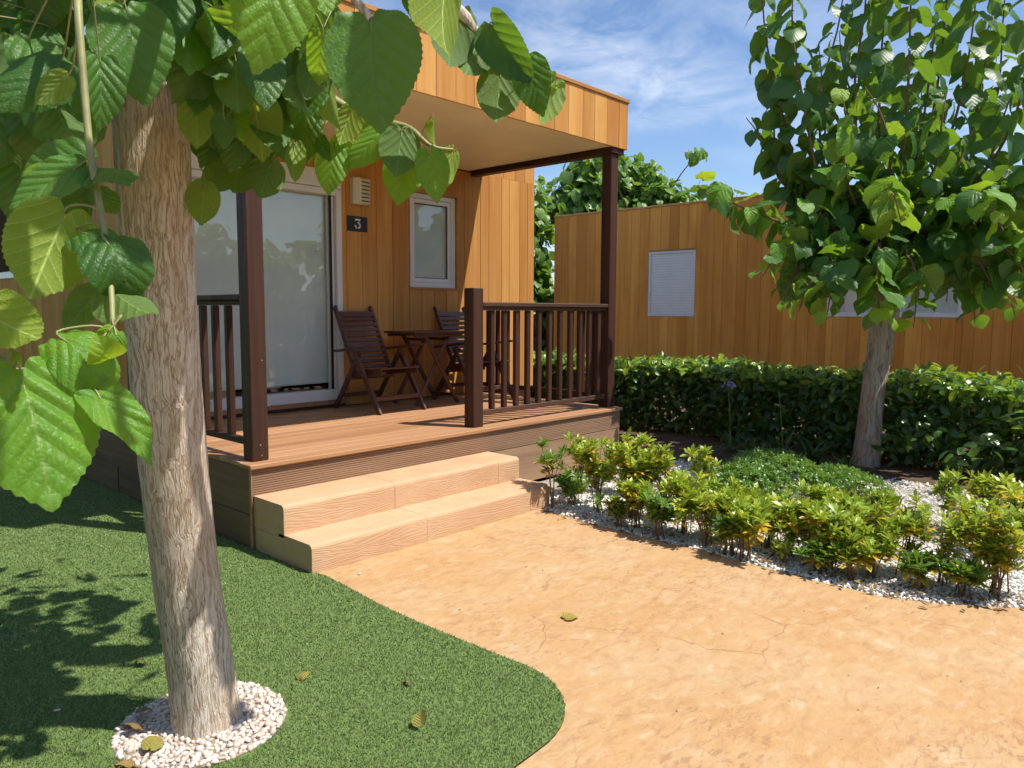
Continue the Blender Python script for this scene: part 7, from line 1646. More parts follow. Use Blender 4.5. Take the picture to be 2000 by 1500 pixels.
(-0.49,-2.044,2.892,-0.464,-2.038,2.763,-0.625,0.343,0.701,0.802,5,0)]
SHRUBS=[
 ('lone leafy shrub growing beside the right end of the steps',2.038,-0.678,0.5,0.12,5,1,'pit_dark',0.1),
 ('dark green shrub behind the right end of the steps',2.221,-0.718,0.22,0.16,9,2,'pit_dark',0.2),
 ('tall bright green shrub below the right deck corner',2.176,-0.989,0.52,0.16,11,3,'pit',0.35),
 ('tallest yellow-green shrub of the bed in front of the deck corner',2.228,-1.243,0.58,0.17,13,3,'pit',0.45),
 ('yellow-green shrub with orange lower leaves right of the tallest one',2.334,-1.451,0.5,0.17,11,3,'pit',0.6),
 ('compact dark green shrub low at the path edge below the tallest shrubs',1.930,-1.639,0.26,0.1,9,3,'pit_dark',0.1),
 ('slender pale green shrub standing against the dark hedge',2.895,-1.423,0.42,0.12,6,2,'pit',0.15),
 ('yellowing shrub with many thin stems left of the bare gravel patch',2.000,-1.948,0.34,0.15,10,2,'pit',0.8),
 ('thin-stemmed yellow shrub at the path edge in the middle of the bed',1.933,-2.235,0.32,0.13,9,2,'pit',0.8),
 ('yellow-green shrub in front of the dark mounding shrub',2.207,-2.385,0.3,0.15,10,2,'pit',0.7),
 ('tiny green seedling at the path edge right of the middle stems',2.018,-2.433,0.1,0.05,4,1,'pit',0.1),
 ('bushy yellow-green shrub leaning over the gravel right of centre',2.106,-2.681,0.34,0.15,11,3,'pit',0.7),
 ('low yellow shrub on bare stems at the path edge',2.004,-2.814,0.2,0.1,8,2,'pit',0.9),
 ('green shrub with golden lower leaves behind the path edge',2.461,-2.792,0.3,0.13,8,2,'pit',0.7),
 ('shrub with rich yellow leaves under a green tuft near the right',2.308,-3.017,0.42,0.12,7,2,'pit',0.9),
 ('low dark green tuft at the path edge near the right',2.090,-3.151,0.15,0.09,8,2,'pit_dark',0.3),
 ('upright shrub with two bare stems over white gravel',2.267,-3.207,0.4,0.13,6,2,'pit',0.6),
 ('tall green shrub with brown stem in front of the dark hedge at right',3.364,-2.981,0.4,0.1,6,2,'pit',0.3),
 ('large yellow-green shrub at the right picture edge by the path',2.261,-3.469,0.46,0.2,14,3,'pit',0.7),
 ('broad yellow-green shrub behind the large one at the right edge',3.113,-3.411,0.44,0.2,14,3,'pit',0.5),
 ('dark little tuft under the large shrub at the right edge',2.132,-3.333,0.13,0.09,7,2,'pit_dark',0.5),
 ('green shrub in the middle row between mound and gravel',2.487,-2.060,0.26,0.15,9,3,'pit',0.4),
 ('bright green shrub in the middle row near the gravel gap',2.771,-2.358,0.28,0.15,9,3,'pit',0.4),
 ('green shrub of the back row left of the dark mound',2.573,-1.796,0.26,0.14,9,3,'pit',0.4),
 ('small leafy shrub of the back row right of the dark mound',3.183,-2.618,0.22,0.12,8,3,'pit',0.3),
 ('pale green shrub just right of the step end against the deck front',2.518,-0.563,0.46,0.13,8,2,'pit',0.2),
 ('leafy shrub behind the tallest ones below the hedge shadow',2.775,-0.830,0.44,0.16,10,3,'pit',0.3),
 ('yellow-tipped shrub filling the gap right of the tallest shrub',2.146,-1.701,0.4,0.15,10,3,'pit',0.6),
 ('green shrub rooted left of the path-edge yellow stems',2.023,-1.400,0.3,0.12,8,3,'pit',0.4),
 ('broad bright shrub left of the dark mound in the second row',2.177,-1.979,0.32,0.15,10,3,'pit',0.5),
 ('leafy shrub in the second row right of the thin yellow stems',2.217,-2.251,0.3,0.14,9,3,'pit',0.5),
 ('round yellow-green shrub ahead of the gravel patch at centre right',2.244,-2.495,0.32,0.14,10,3,'pit',0.6),
 ('light green shrub in the second row before the gravel gap',2.570,-2.623,0.3,0.14,9,3,'pit',0.4),
 ('sprawling yellow-green shrub at the path edge right of centre',2.099,-2.891,0.28,0.13,9,2,'pit',0.7),
 ('shrub with pale rosettes between bare gravel and the right edge',2.686,-3.293,0.38,0.16,10,3,'pit',0.5),
 ('tuft of dark leaves hugging the path edge at centre',1.987,-2.653,0.13,0.08,7,2,'pit_dark',0.3),
 ('low leafy tuft at the path edge under the second tall shrub',1.951,-1.324,0.14,0.09,7,2,'pit_dark',0.2),
 ('small shrub at the path edge left of the tiny seedling',1.930,-2.135,0.2,0.09,7,2,'pit_dark',0.4),
 ('tall shrub behind the right edge group against the hedge',3.554,-3.181,0.4,0.14,8,3,'pit',0.3),
]

# ------------------------------------------------------------------ leaf shapes
def heart_leaf(na, nr, fold=0.18, droop=0.25, wave=0.03, pillow=0.010, serr=0.025, seed=0, curl=0.0, width=1.0, twist=0.0, skew=0.0):
    """mulberry leaf: petiole at the origin, tip at y=1; x across, z up"""
    R = np.random.default_rng(seed); th = np.linspace(-np.pi, np.pi, na + 1)
    c = np.abs(th)
    # outline radius from the petiole: pointed tip, broad shoulders, heart-shaped base
    key_a = np.radians([0, 4, 10, 20, 35, 52, 70, 90, 110, 130, 150, 165, 174, 180])
    key_r = np.array([1.0, .95, .875, .80, .715, .635, .56, .475, .395, .330, .275, .21, .12, .04])
    r = np.interp(c, key_a, key_r)
    if na > 40:
        r = np.convolve(np.concatenate([r[-4:-1], r, r[1:4]]), np.ones(7) / 7, 'same')[3:-3]
        r = np.where(c < 0.12, np.maximum(r, np.interp(c, key_a, key_r)), r)
    if serr > 0 and na >= 40:
        r = r * (1 + serr * ((np.arange(na + 1) % 2) * 2 - 1) * (c > 0.05) * (c < 2.95))
    V, UV, F = [], [], []
    ring = np.linspace(0, 1, nr + 1) ** 0.85
    ph = R.uniform(0, 6.28, 4)
    for k in range(nr + 1):
        rad = r * ring[k]
        x = np.sin(th) * rad * width; y = np.cos(th) * rad; UV.append(np.stack([x, y], 1))
        x = x + skew * y * y
        z = -fold * 1.0 * np.abs(x) ** 1.3 * 1.6 * np.sign(fold) * np.sign(fold) if False else fold * np.abs(x) ** 1.2
        sv = (y - (1.15 * np.abs(x) - 0.45 * x * x)) / 0.20; fr = np.abs((sv % 1.0) - 0.5)
        z = z + pillow * np.sin(np.pi * np.clip(0.5 - fr, 0, 1)) * (ring[k] > 0)
        z = z + wave * ring[k] ** 2 * np.sin(5 * th + ph[0]) + wave * 0.7 * ring[k] ** 2 * np.sin(9 * th + ph[1])
        z = z + 0.03 * np.sin(3.2 * y + ph[2]) * ring[k]
        # bend along the length about the x axis
        if abs(droop) > 1e-6:
            ang = droop * 2.0 * y; rr = np.where(np.abs(ang) > 1e-5, 1.0, 1.0)
            yy = np.sin(ang) / (droop * 2.0); zz = -(1 - np.cos(ang)) / (droop * 2.0)
            y2 = yy + z * np.sin(ang); z2 = zz + z * np.cos(ang); y, z = y2, z2
        if curl:
            a2 = curl * x; x2 = np.sin(a2) / curl; z = z - (1 - np.cos(a2)) / curl; x = x2
        if twist:
            a3 = twist * y; x, z = x * np.cos(a3) - z * np.sin(a3), x * np.sin(a3) + z * np.cos(a3)
        V.append(np.stack([x, y, z], 1))
    V, UV = np.concatenate(V), np.concatenate(UV); n = na + 1
    for k in range(nr):
        for i in range(na):
            a = k * n + i
            if k == 0: F.append((a, a + n + 1, a + n))          # collapsed centre ring
            else: F.append((a, a + 1, a + n + 1)); F.append((a, a + n + 1, a + n))
    F = np.array(F)
    # face up (+z)
    return V.astype(np.float32), F[:, ::-1].copy(), UV.astype(np.float32)
def fix_up(T):
    V, F, UV = T; a, b, c = V[F[:, 0]], V[F[:, 1]], V[F[:, 2]]
    if np.cross(b - a, c - a)[:, 2].mean() < 0: F = F[:, ::-1].copy()
    return V, F, UV
HERO = [fix_up(heart_leaf(120, 16, f, d, w * .8, p * .36, 0.013, i, cu, 1.0, tw)) for i, (f, d, w, p, cu, tw) in enumerate([
    (0.05, 0.12, .018, .030, 0.0, 0.0), (0.10, 0.22, .022, .026, 0.0, 0.15), (0.16, 0.18, .020, .032, 0.3, -0.1), (0.45, 0.30, .020, .028, 0.0, 0.25),
    (-0.12, 0.25, .025, .026, 0.9, 0.1), (0.02, 0.30, .028, .030, 0.5, -0.2), (-0.05, 1.05, .030, .026, 0.8, 0.2), (0.2, 1.5, .02, .022, 1.2, 0.3),
    (-0.06, 0.16, .012, .085, 0.4, 0.05), (0.22, 0.35, .035, .028, 0.0, 0.35)])]
LOW = [fix_up(heart_leaf(18, 2, f, d, .03, 0.012, 0.0, 20 + i, cu)) for i, (f, d, cu) in enumerate([(0.12, 0.2, 0), (0.3, 0.35, 0), (-0.1, 0.3, 0.6), (0.05, 0.5, 0.3)])]
MIDL = [fix_up(heart_leaf(44, 5, f, d, .03, 0.022, 0.02, 40 + i, cu, 1.0, tw)) for i, (f, d, cu, tw) in enumerate([(0.10, 0.2, 0, 0), (0.28, 0.3, 0, .2), (-0.1, 0.25, 0.6, -.2), (0.04, 0.42, 0.3, .1), (0.18, 0.15, 0.2, -.1)])]
def leaf_meshes(T, mats, nm):
    out = {}
    for i, (V, F, UV) in enumerate(T):
        for mk in mats:
            me = np_mesh(nm, V, F, UV); me.materials.append(M[mk]); out[(i, mk)] = me
    return out
def leaf_matrix(b, t, n, w):
    b, t, n = Vector(b), Vector(t), Vector(n); y = t - b; L = y.length; y.normalize()
    n = n - y * n.dot(y)
    n = n.normalized() if n.length > 1e-4 else y.orthogonal().normalized()
    x = y.cross(n)
    return Matrix(((x.x * L * w, y.x * L, n.x * L, b.x), (x.y * L * w, y.y * L, n.y * L, b.y), (x.z * L * w, y.z * L, n.z * L, b.z), (0, 0, 0, 1)))
def merge_leaves(T, items, mk, name, parent, seed=1):
    """items: (template index, matrix) -> one mesh"""
    R = np.random.default_rng(seed); Vs, Fs, Us, As = [], [], [], []; base = 0
    by = {}
    for k, m in items: by.setdefault(k, []).append(m)
    for k, ms in by.items():
        V, F, UV = T[k]; A = np.array([[list(r) for r in m] for m in ms], dtype=np.float32)
        W = np.einsum('nij,vj->nvi', A[:, :3, :3], V) + A[:, None, :3, 3]
        Vs.append(W.reshape(-1, 3)); Fs.append((F[None] + (np.arange(len(ms)) * len(V))[:, None, None]).reshape(-1, 3) + base); base += len(V) * len(ms)
        Us.append(np.tile(UV, (len(ms), 1))); As.append(np.repeat(R.random(len(ms)), len(V)))
    o = obj(name, np_mesh(name, np.concatenate(Vs), np.concatenate(Fs), np.concatenate(Us), np.concatenate(As)), M[mk], parent)
    return tag(o, kind='stuff')
CL = {0: 'leaf0', 1: 'leaf1', 2: 'leaf2'}

def trunk_mesh(name, pts, radii, ns=28, nseg=10, lump=0.06, flare=0.0, seed=2):
    R = np.random.default_rng(seed); P = smooth_path(pts, nseg); n = len(P); V, F = [], []
    rr = np.interp(np.linspace(0, 1, n), np.linspace(0, 1, len(radii)), radii); ph = R.uniform(0, 6.28, 6)
    for i, p in enumerate(P):
        d = (P[min(i + 1, n - 1)] - P[max(i - 1, 0)]).normalized(); x = Vector((1, 0, 0)); x = (x - d * x.dot(d)).normalized(); y = d.cross(x); z = i / (n - 1)
        for k in range(ns):
            a = 2 * math.pi * k / ns
            s = 1 + lump * (math.sin(2 * a + ph[0] + 2.5 * z) * .5 + math.sin(3 * a + ph[1] - 4 * z) * .35 + math.sin(5 * a + ph[2] + 9 * z) * .2) + R.normal(0, 0.008)
            s += flare * max(0, 1 - z * 9) ** 2 * (1 + .3 * math.sin(4 * a + ph[3]))
            V.append(tuple(p + (x * math.cos(a) + y * math.sin(a)) * rr[i] * s))
    for i in range(n - 1):
        for k in range(ns): F.append((i * ns + k, i * ns + (k + 1) % ns, (i + 1) * ns + (k + 1) % ns, (i + 1) * ns + k))
    return np_mesh(name, V, F)

# ------------------------------------------------------------------ near tree
near = thing('mulberry_tree', 'near tree with ridged grey-brown trunk and large leaves hanging across the view', 'tree', (0, 0, 0))
TR = [(-1.085, -1.665, -0.03), (-1.108, -1.668, 0.25), (-1.145, -1.667, 0.60), (-1.201, -1.710, 1.218), (-1.224, -1.738, 1.78), (-1.226, -1.737, 2.09), (-1.222, -1.730, 2.30)]
obj('trunk', trunk_mesh('trunk', TR, [.112, .106, .103, .104, .106, .108, .112], 40, 12, 0.05, 0.10), M['bark'], near)
for i, (r0, r1, pts) in enumerate(LEFT_TWIGS):
    pp = smooth_path(pts, 6); v, f = tube_arrays(pp, r0, r1, 8, 0.1)
    obj('branch', np_mesh('branch', v, f), M['bark'] if i not in (1, 2, 4) else M['twig'], near)
obj('pruned_stub', trunk_mesh('pruned_stub', [(-1.19, -1.79, 2.10), (-1.15, -1.81, 2.22), (-1.10, -1.80, 2.33)], [.06, .045, .04], 12, 4, .15), M['bark2'], near)
HM = leaf_meshes(HERO, ('leaf0', 'leaf1', 'leaf2'), 'mulberry_leaf_shape')
stalks = []; BR = [q_ for (_a, _b, pts) in LEFT_TWIGS for q_ in smooth_path(pts, 8)]
for e in HANGING_LEAVES[:298]:
    b, t_, n_, w, var, cls = e[0:3], e[3:6], e[6:9], e[9], int(e[10]), int(e[11])
    o = bpy.data.objects.new('leaf', HM[(var, CL[cls])]); link(o, near); o.matrix_world = leaf_matrix(b, t_, n_, w)
    bv, d = Vector(b), (Vector(t_) - Vector(b)).normalized()
    q = bv - d * 0.035 + Vector((0, 0, 0.03)) + Vector((rnd.uniform(-.02, .02), rnd.uniform(-.02, .02), 0))
    nb_ = min(BR, key=lambda c_: (c_ - bv).length)
    if (nb_ - bv).length < 0.26: q = nb_
    stalks.append((smooth_path([bv + d * 0.003, bv - d * 0.022 + Vector((0, 0, .006)), (bv - d * .022).lerp(q, .6) + Vector((0, 0, .010)), q], 4), 0.0014, 0.0022))
items = [(int(e[10]) % len(MIDL), leaf_matrix(e[0:3], e[3:6], e[6:9], e[9])) for e in CROWN_LEAVES + HANGING_LEAVES[298:]]
merge_leaves(MIDL, items, 'leaf_in', 'foliage', near)
tag(obj('leaf_stalks', tubes_mesh('leaf_stalks', stalks, 5), M['twig'], near), kind='stuff')

# ------------------------------------------------------------------ tree in the hedge
far = thing('mulberry_tree', 'young tree with dense round leafy crown growing out of the hedge', 'tree', (0, 0, 0))
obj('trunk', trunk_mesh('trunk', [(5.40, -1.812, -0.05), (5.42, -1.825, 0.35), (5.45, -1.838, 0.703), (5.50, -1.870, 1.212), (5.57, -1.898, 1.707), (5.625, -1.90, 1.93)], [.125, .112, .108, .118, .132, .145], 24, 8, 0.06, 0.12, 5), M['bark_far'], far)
R = np.random.default_rng(21); allv = []; stalks = []
for sp in SHOOTS:
    P_ = smooth_path(sp, 8); v, f = tube_arrays(P_, 0.020, 0.004, 6, 0.05)
    obj('branch', np_mesh('branch', v, f), M['twig_brown'], far)
    cum = [0.0]
    for a, b in zip(P_[:-1], P_[1:]): cum.append(cum[-1] + (b - a).length)
    s = 0.22; k = 0; tot = cum[-1]
    while s < tot:
        j = max(i for i in range(len(cum)) if cum[i] <= s); j = min(j, len(P_) - 2)
        p = P_[j].lerp(P_[j + 1], (s - cum[j]) / max(cum[j + 1] - cum[j], 1e-6)); d = (P_[j + 1] - P_[j]).normalized()
        ph = k * 2.4 + R.uniform(-.5, .5); x = d.orthogonal().normalized(); y = d.cross(x); o_ = (x * math.cos(ph) + y * math.sin(ph))
        young = s > tot - 0.22
        L = R.uniform(.125, .265) * (0.62 if young else 1.0)
        bpt = p + o_ * R.uniform(.05, .09) + Vector((0, 0, 0.015))
        dr = (o_ * R.uniform(.35, .8) + Vector((0, 0, -R.uniform(.35, 1.0))) + Vector(R.normal(0, .22, 3))).normalized()
        nn = (Vector((0, 0, 1)) * .9 + o_ * .55 + Vector(R.normal(0, .3, 3))).normalized()
        allv.append((bpt, bpt + dr * L, nn, R.uniform(.88, 1.12), int(R.integers(0, 5)), 'leaf2' if (young and R.random() < .5) else ('leaf1' if R.random() < (.55 if bpt.z > 2.5 else .32) else 'leaf0')))
        stalks.append(([p, p.lerp(bpt, .6) + Vector((0, 0, .012)), bpt], 0.002, 0.0014))
        s += R.uniform(.036, .060) if (s < 0.8 or p.z < 2.7) else R.uniform(.055, .105); k += 1
MM = leaf_meshes(MIDL, ('leaf0', 'leaf1', 'leaf2'), 'mulberry_leaf_shape')
def in_view(p):
    d = Vector(p) - CAM; z = d.dot(_f); return abs(d.dot(_r) / z) < 0.69 and abs(d.dot(_u) / z) < 0.52
vis = sorted([a for a in allv if in_view(a[0])], key=lambda a: (a[0] - CAM).length - 2.0 * (a[1] - a[0]).length)
one, many = vis[:298], vis[298:] + [a for a in allv if not in_view(a[0])]
for b, t_, n_, w, var, mk in one:
    o = bpy.data.objects.new('leaf', MM[(var, mk)]); link(o, far); o.matrix_world = leaf_matrix(b, t_, n_, w)
merge_leaves(LOW, [(a[4] % len(LOW), leaf_matrix(*a[:4])) for a in many], 'leaf_in', 'foliage', far, 3)
tag(obj('leaf_stalks', tubes_mesh('leaf_stalks', stalks, 4), M['twig'], far), kind='stuff')

# ------------------------------------------------------------------ small-leaf shapes
def oval_leaf(L=1.0, w=0.42, n=4, fold=0.25, droop=0.3, obov=0.0):
    V, UV, F = [], [], []
    for i in range(n + 1):
        v = i / n; hw = w / 2 * math.sin(math.pi * (v ** (1.0 + obov)) * 0.985 + 0.012) ** 0.8
        a = droop * v; y = math.sin(a) / droop if droop else v; z = -(1 - math.cos(a)) / droop if droop else 0
        for s in (-1, 0, 1):
            V.append((s * hw, y * L, z * L + abs(s) * hw * fold)); UV.append((s * hw, v))
    for i in range(n):
        for s in (0, 1):
            a = i * 3 + s; F += [(a, a + 1, a + 4), (a, a + 4, a + 3)]
    return fix_up((np.array(V, dtype=np.float32), np.array(F), np.array(UV, dtype=np.float32)))
HL = [oval_leaf(1, .46, 4, .35, .5), oval_leaf(1, .5, 4, .15, .9), oval_leaf(1, .42, 4, .5, .2)]

# ------------------------------------------------------------------ hedge
hedge = thing('hedge', 'long clipped green hedge running in front of the neighbouring cabin', 'hedge', (0, 0, 0))
R = np.random.default_rng(33)
def hedge_front(y): return 5.60 + 0.08 * math.sin(1.7 * y + 1) + 0.06 * math.sin(4.3 * y) - (0.12 if y < -2.05 else 0.0) - 0.30 * max(0, -2.3 - y)
def hedge_top(y, x): return 0.80 + 0.03 * math.sin(2.3 * y + 0.5) + 0.025 * math.sin(5.1 * y + x * 3) + 0.02 * math.sin(11 * y)
lv = []
def add_leaf(p, n, L):
    n = (Vector(n) + Vector(R.normal(0, .42, 3))).normalized(); d = (Vector(R.normal(0, 1, 3)) + Vector((0, 0, .5))); d = (d - n * d.dot(n) * .7).normalized()
    lv.append((p, p + d * L, n, 'hedge_young_lit' if p.z > 0.70 + R.normal(0, .035) and R.random() < .75 or R.random() < .04 else 'hedge'))
YA, YB = -4.3, 3.0
for _ in range(6200):                                   # top
    y = R.uniform(YA, YB); x = R.uniform(hedge_front(y) - 0.02, 6.75); dz = -abs(R.normal(0, .06)) + (R.random() < .08) * R.uniform(0, .07)
    edge = min(1.0, (x - hedge_front(y)) / 0.12); add_leaf(Vector((x, y, hedge_top(y, x) + dz - 0.06 * (1 - max(0, edge)) ** 2)), (-.15, 0, 1), R.uniform(.08, .135))
for _ in range(7600):                                   # face towards the path
    y = R.uniform(YA, YB); z = R.uniform(0.02, 1) ** 0.8 * 0.82; x = hedge_front(y) + abs(R.normal(0, .09)) - (R.random() < .10) * R.uniform(0, .09) + 0.10 * max(0, 0.35 - z)
    if (x - 5.45) ** 2 + (y + 1.83) ** 2 < 0.20 ** 2: continue
    if x < 5.5 and abs(y + 1.9) < 0.16: continue
    add_leaf(Vector((x, y, z)), (-.8, 0, .6), R.uniform(.08, .14))
for _ in range(3000):                                   # inside and the far end
    y = R.uniform(YA, YB); add_leaf(Vector((R.uniform(hedge_front(y) + .12, 6.7), y, R.uniform(0.05, .72))), (-.4, 0, .7), R.uniform(.07, .11))
for _ in range(520): add_leaf(Vector((R.uniform(5.82, 6.7), R.uniform(-1.95, -1.25), R.uniform(0.03, .78))), (-.6, 0, .6), R.uniform(.08, .13))
for _ in range(500):
    add_leaf(Vector((R.uniform(5.5, 6.7), YB + abs(R.normal(0, .06)), R.uniform(.05, .82))), (0, 1, .3), .09)
# a few long shoots standing proud at the right
for bx, by, bz in ((4.75, -2.95, .35), (4.6, -2.80, .20), (5.2, -2.4, .30), (5.15, -2.2, .22), (4.7, -3.15, .55)):
    for k in range(14):
        q = Vector((bx, by, bz)) + Vector((R.normal(0, .05), R.normal(0, .06), k * .012)); add_leaf(q, (-.4, -.1, .8), R.uniform(.10, .15))
sv = sorted([a for a in lv if in_view(a[0])], key=lambda a: (a[0] - CAM).length - 8 * (a[1] - a[0]).length - (1.0 if a[0].z > .3 else 0))
HMs = leaf_meshes(HL, ('hedge', 'hedge_young_lit'), 'hedge_leaf_shape'); pick = set(id(a) for a in sv[:299])
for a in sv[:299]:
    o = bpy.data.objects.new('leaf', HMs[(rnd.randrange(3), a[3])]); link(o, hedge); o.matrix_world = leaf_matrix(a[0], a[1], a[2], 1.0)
for mk, nm in (('hedge', 'foliage'), ('hedge_young_lit', 'lit_new_growth')):
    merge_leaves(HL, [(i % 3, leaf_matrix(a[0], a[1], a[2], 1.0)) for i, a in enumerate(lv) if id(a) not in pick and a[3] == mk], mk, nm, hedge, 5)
tw = []
for _ in range(260):
    y = R.uniform(YA, YB); x = R.uniform(hedge_front(y) + .12, 6.6); tw.append(([(x, y, 0), (x + R.normal(0, .05), y + R.normal(0, .05), .35), (x + R.normal(0, .12), y + R.normal(0, .12), .74)], .009, .003))
tag(obj('stems', tubes_mesh('stems', tw, 5), M['twig_brown'], hedge), kind='stuff')

# ------------------------------------------------------------------ background trees
def cloud_tree(label, base, blobs, nleaf, leafL, mk='far_leaf', seed=1, trunk_r=.14, name='background_tree'):
    t_ = thing(name, label, 'tree', base); R = np.random.default_rng(seed); its = []
    top = max(b[2] for b in blobs)
    wsum = np.array([b[3] ** 2 for b in blobs]); wsum = wsum / wsum.sum()
    obj('trunk', trunk_mesh('trunk', [(0, 0, -.1), (.05, .02, top * .35), (-.04, .05, top * .7), (0, 0, top * .8)], [trunk_r, trunk_r * .8, trunk_r * .5, trunk_r * .2], 12, 5, .1, .2, seed), M['bark'], t_)
    for b in blobs:
        v, f = tube_arrays(smooth_path([(0, 0, top * .35), (b[0] * .5, b[1] * .5, b[2] * .75), (b[0], b[1], b[2])], 4), trunk_r * .4, .01, 6, .1); obj('branch', np_mesh('branch', v, f), M['twig_brown'], t_)
    for _ in range(nleaf):
        b = blobs[R.choice(len(blobs), p=wsum)]; d = R.normal(size=3); d /= np.linalg.norm(d)
        rad = b[3] * (R.random() ** .38) * (1 + .22 * math.sin(5 * d[0] + 3 * d[1] + 7 * d[2]))
        p = Vector((b[0] + d[0] * rad, b[1] + d[1] * rad, b[2] + d[2] * rad * b[4])); L = leafL * R.uniform(.7, 1.25)
        dr = (Vector(d) * .5 + Vector((0, 0, -R.uniform(.2, 1.0))) + Vector(R.normal(0, .35, 3))).normalized(); n_ = (Vector(d) * .6 + Vector((0, 0, .8)) + Vector(R.normal(0, .35, 3))).normalized()
        its.append((int(R.integers(0, len(LOW))), leaf_matrix(p, p + dr * L, n_, 1.0)))
    merge_leaves(LOW, its, mk, 'crown', t_, seed); return t_
cloud_tree('leafy tree seen in the gap between the two cabins', (11.0, 7.75, 0), [(0, 0, .7, .8, 1.0), (.3, -.2, 1.2, .7, 1.1), (-.5, .4, 1.1, .7, 1.1), (.4, -.1, 2.0, .6, 1.1), (.05, .1, 2.0, .8, 1.1), (-.1, .0, 2.9, .75, 1.1), (.1, -.1, 3.7, .7, 1.2), (-.3, .2, 4.5, .45, 1.2), (.35, .4, 2.4, .6, 1), (-.6, .3, 1.8, .6, 1.1)], 3600, .20, seed=4)
cloud_tree('bushy green tree rising behind the roof of the neighbouring cabin', (14.0, 6.0, 0), [(-1.00, 1.86, 4.30, 0.55, 1.0), (-0.67, 1.56, 4.75, 0.62, 1.0), (-0.31, 1.19, 4.95, 0.50, 1.0), (0.41, 1.14, 4.78, 0.65, 1.0), (0.75, 0.74, 4.65, 0.55, 1.0), (1.05, 0.38, 4.39, 0.45, 1.0), (0.94, -0.28, 4.12, 0.35, 1.0), (-0.98, 1.79, 3.98, 0.60, 1.0), (0.13, 1.33, 4.05, 0.80, 1.0), (0.67, 0.75, 4.06, 0.70, 1.0)], 2600, .22, seed=5)
t_ = cloud_tree('small distant grey-green tree just above the neighbouring roof line', (27.2, 9.0, 0), [(0, 0, 5.6, .85, .75), (.7, -.6, 5.3, .7, .7), (-.6, .5, 5.2, .7, .7), (0, 0, 4.6, 1.0, .8)], 2600, .13, 'pit_dark', 6)
# the bare shoot that sticks up to the right of the bushy tree
sp = smooth_path([(14.97, 6.19, 4.5), (15.18, 6.02, 4.94), (15.49, 5.75, 5.45)], 5)
sh = [c for c in bpy.data.objects if c.name.startswith('background_tree') and abs(c.location.x - 14.0) < .01][0]
v, f = tube_arrays([p - Vector((14.0, 6.0, 0)) for p in sp], .02, .01, 6); obj('branch', np_mesh('branch', v, f), M['twig_brown'], sh)
its = []
for k in range(16):
    p = sp[-1] - Vector((14.0, 6.0, 0)) + Vector(R.normal(0, .13, 3)); its.append((k % 4, leaf_matrix(p, p + Vector((R.normal(0, .07), R.normal(0, .07), -.18)), (R.normal(0, .5), -.5, .6), 1.0)))
merge_leaves(LOW, its, 'far_leaf', 'shoot_leaves', sh, 9)

# ------------------------------------------------------------------ shrubs in the gravel bed
def whorl(nl, seed, up=0.55, L=0.055, w=0.34):
    """rosette of blunt leaves round a shoot tip"""
    R = np.random.default_rng(seed); Vs, Fs, Us = [], [], []; base = 0; T = oval_leaf(1, w, 3, .18, .35, -.25)
    T = (T[0], T[1], T[2])
    ob = oval_leaf(1, w, 3, .2, .4, .55)
    for k in range(nl):
        a = k * 2.399 + R.uniform(-.25, .25); el = up * R.uniform(.35, 1.6) + (.5 if k > nl * .7 else 0); l = L * R.uniform(.7, 1.2)
        y = Vector((math.cos(a) * math.cos(el), math.sin(a) * math.cos(el), math.sin(el))); n_ = Vector((-math.cos(a) * math.sin(el), -math.sin(a) * math.sin(el), math.cos(el)))
        b = Vector((0, 0, -.012 + .02 * k / nl)); m = np.array(leaf_matrix(b, b + y * l, n_ + Vector(R.normal(0, .15, 3)), 1.0))
        V, F, UV = ob; Vs.append(V @ m[:3, :3].T + m[:3, 3]); Fs.append(F + base); Us.append(UV); base += len(V)
    return np.concatenate(Vs), np.concatenate(Fs), np.concatenate(Us)
WH = {}
for mk, ups in (('pit', .55), ('pit_dark', .5), ('pit_yellow', .05)):
    for i in range(4):
        V, F, UV = whorl([11, 14, 17, 9][i] if mk != 'pit_yellow' else [6, 8, 5, 9][i], 60 + i, ups); me = np_mesh('leaf_whorl_shape', V, F, UV); me.materials.append(M[mk]); WH[(mk, i)] = me
R = np.random.default_rng(91)
